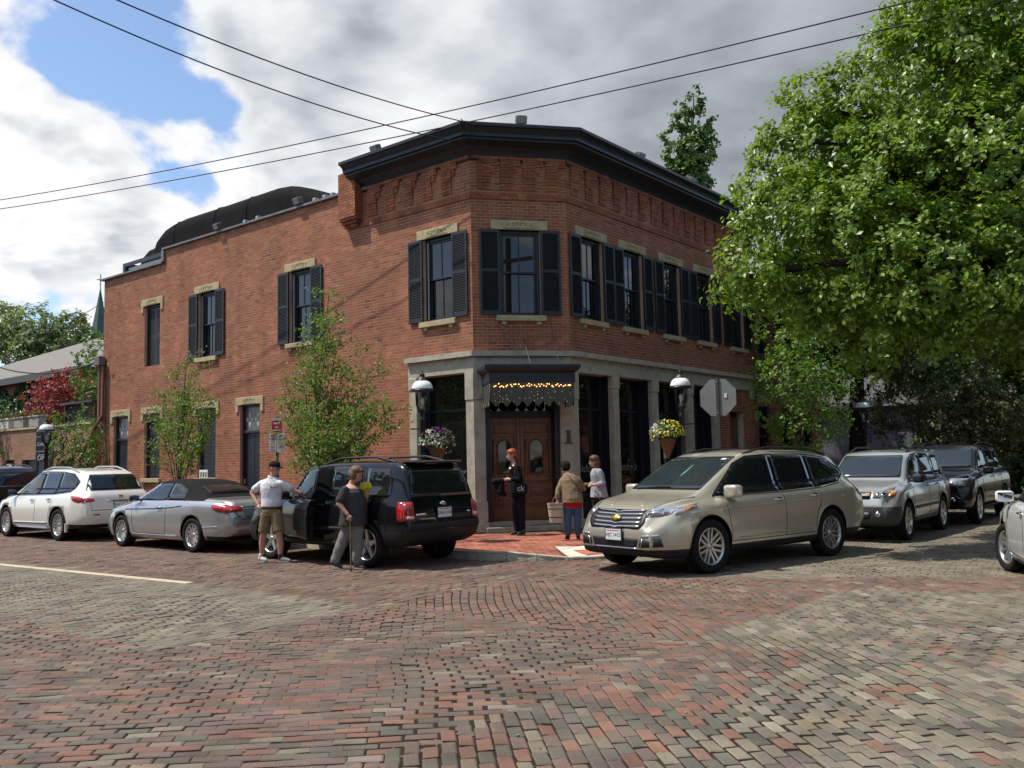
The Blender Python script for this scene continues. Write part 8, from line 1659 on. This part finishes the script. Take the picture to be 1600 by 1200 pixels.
M = head(b, (-.11, .19, 1.36), R_(95), R_(35), .97); b.build('body', SKIN2, p3, .0095, 3); face_bits(p3, M, .97)
b = Blob(); q = lambda x, y, z: M @ Vector((x, y, z)); b.ell(q(-.03, 0, .045), (.115, .105, .09), (0, 0, 95)); b.ell(q(-.05, 0, -.02), (.07, .085, .08), (0, 0, 95)); b.build('dark_beret', cloth('beret', (.014, .011, .009), .2), p3, .009, 2, .006)
TANJ = cloth('tan_jacket', (0.21, 0.155, 0.095), .12); b = Blob(); b.rings([(0, -.01, .70, .20, .155), (0, -.01, .80, .20, .155), (-.01, .02, .98, .192, .145), (-.03, .05, 1.13, .195, .14), (-.05, .08, 1.22, .12, .10), (-.07, .10, 1.26, .075, .075)]); b.chain([(-.08, .06, 1.18), sL, eL, (-.287, -.01, .79)], [.06, .062, .058, .05]); b.chain([(.0, .06, 1.18), sR, eR, (.10, .235, .965)], [.06, .062, .058, .05]); b.build('jacket', TANJ, p3, .0105, 4, .009)
b = Blob(); b.rings([(.01, -.005, .615, .175, .135), (.005, -.005, .74, .185, .145)]); b.build('red_top', cloth('red_top', (.42, .006, .008)), p3, .010, 2, .006)
b = Blob(); b.rings([(0, 0, .58, .155, .125), (0, 0, .70, .165, .13)]); b.chain([(-.085, 0, .66), (-.10, .0, .40), (-.105, .0, .11)], [.098, .074, .056]); b.chain([(.085, 0, .66), (.085, .0, .40), (.085, .0, .11)], [.098, .074, .056]); b.build('jeans', cloth('denim', (.055, .095, .17), .25), p3, .0105, 3, .006)
RS = cloth('red_shoe', (.13, .01, .012), .1); shoe('shoe', p3, (-.105, -.01, .04), (-.13, .12, .035), RS, BLKSOLE, .04, .02); shoe('shoe', p3, (.085, -.01, .04), (.10, .12, .035), RS, BLKSOLE, .04, .02)
b = MB(); b.tube([(-.10, .0, 1.245), (-.02, -.105, 1.15), (.10, -.14, 1.0), (.19, -.10, .86)], .008, 5); b.build('bag_strap', mat('strap_brown', (.06, .03, .015), .6), p3)
tb = empty('tote_bag', p3.location, LR); tag(tb, 'cream striped tote bag hanging from the woman in tan', 'bag'); b = MB()
def tsec(z): k = (z - .33) / .38; return .115 + .045 * k, .055 + .03 * k
secs = [.335, .42, .445, .455, .58, .60, .62, .66, .675, .71]; cols_ = [0, 1, 0, 0, 1, 0, 0, 1, 0]; n = 20
vs = []
for z in secs:
    a, d_ = tsec(z); vs += [(-.33 + a * math.copysign(abs(math.cos(t)) ** .6, math.cos(t)), -.03 + d_ * math.copysign(abs(math.sin(t)) ** .6, math.sin(t)), z) for t in np.linspace(0, 2 * math.pi, n, endpoint=False)]
for i in range(len(secs) - 1): b.add(vs[i * n:(i + 2) * n], [(j, (j + 1) % n, n + (j + 1) % n, n + j) for j in range(n)], cols_[i], True)
b.add(vs[:n], [tuple(range(n - 1, -1, -1))]); b.build('bag', [cloth('canvas_cream', (.45, .40, .30), .12), cloth('stripe_grey', (.09, .08, .07), .1)], tb); b = MB(); b.tube([(-.40, -.10, .68), (-.36, -.10, .80), (-.29, -.05, .87), (-.26, -.09, .80), (-.27, -.10, .68)], .012, 6); b.build('handle', mat('tote_handle', (.07, .035, .02), .6), tb)
p4 = person('woman in pale grey cardigan and glasses facing left beside the tan jacket', (1.50, 0.36, 0.135))
b = Blob(); b.chain([(-.01, .05, .80), (.0, .04, .44), (.02, .03, .08)], [.085, .058, .040]); b.chain([(.08, -.04, .80), (.06, -.05, .44), (.02, -.04, .08)], [.085, .058, .040]); b.rings([(.04, 0, .72, .12, .13), (.04, 0, .85, .13, .14), (.04, 0, 1.05, .11, .12), (.03, 0, 1.20, .115, .14), (.02, 0, 1.30, .10, .13), (.01, 0, 1.35, .05, .06)]); b.cap((.01, 0, 1.33), .047, (-.02, 0, 1.42), .045)
sN, eN, wN = (.06, -.155, 1.27), (.125, -.18, 1.05), (-.06, -.20, 1.01); sF, eF, wF = (-.02, .155, 1.27), (.02, .18, 1.05), (-.14, .12, 1.02); b.chain([sN, eN, wN], [.045, .038, .028]); b.chain([sF, eF, wF], [.045, .038, .028]); hand(b, wN, (-.1, .02, 0), (0, .5, -.6), .7); hand(b, wF, (-.1, -.02, 0), (0, -.5, -.6), .7, side=-1)
M = head(b, (-.03, 0, 1.47), R_(184), R_(6), .95); b.build('body', SKIN, p4, .0095, 3); face_bits(p4, M, .95, True)
b = Blob(); q = lambda x, y, z: M @ Vector((x, y, z)); b.ell(q(-.015, 0, .05), (.105, .095, .085), (0, 0, 184)); b.ell(q(-.055, 0, -.04), (.075, .095, .11), (0, 0, 184)); b.ell(q(-.035, 0, -.11), (.06, .088, .05), (0, 0, 184)); b.ell(q(.05, 0, .078), (.045, .068, .03), (0, 0, 184)); b.build('hair', mat('auburn_hair', (.10, .045, .022), .55, var=.35, vscale=30), p4, .009, 2, .006)
CAR = cloth('pale_cardigan', (.33, .34, .37), .08); b = Blob(); b.rings([(.06, 0, .76, .185, .17), (.055, 0, .88, .165, .155), (.04, 0, 1.06, .138, .14), (.03, 0, 1.20, .14, .155), (.02, 0, 1.29, .115, .14), (.01, 0, 1.335, .07, .08)]); b.chain([sN, eN, (.02, -.195, 1.02)], [.062, .056, .048]); b.chain([sF, eF, (-.08, .13, 1.03)], [.062, .056, .048]); b.build('cardigan', CAR, p4, .0105, 4, .007)
b = Blob(); b.rings([(.04, 0, .68, .13, .13), (.04, 0, .80, .135, .135)]); b.chain([(-.01, .05, .76), (.0, .04, .44), (.02, .03, .10)], [.095, .07, .055]); b.chain([(.08, -.04, .76), (.06, -.05, .44), (.02, -.04, .10)], [.095, .07, .055]); b.build('trousers', cloth('charcoal_trousers', (.022, .022, .024)), p4, .0105, 3, .006)
shoe('shoe', p4, (.05, .03, .04), (-.08, .02, .035), LEA, BLKSOLE, .038, .02); shoe('shoe', p4, (.05, -.04, .04), (-.08, -.07, .035), LEA, BLKSOLE, .038, .02)

bpy.data.scenes.remove(_TS)
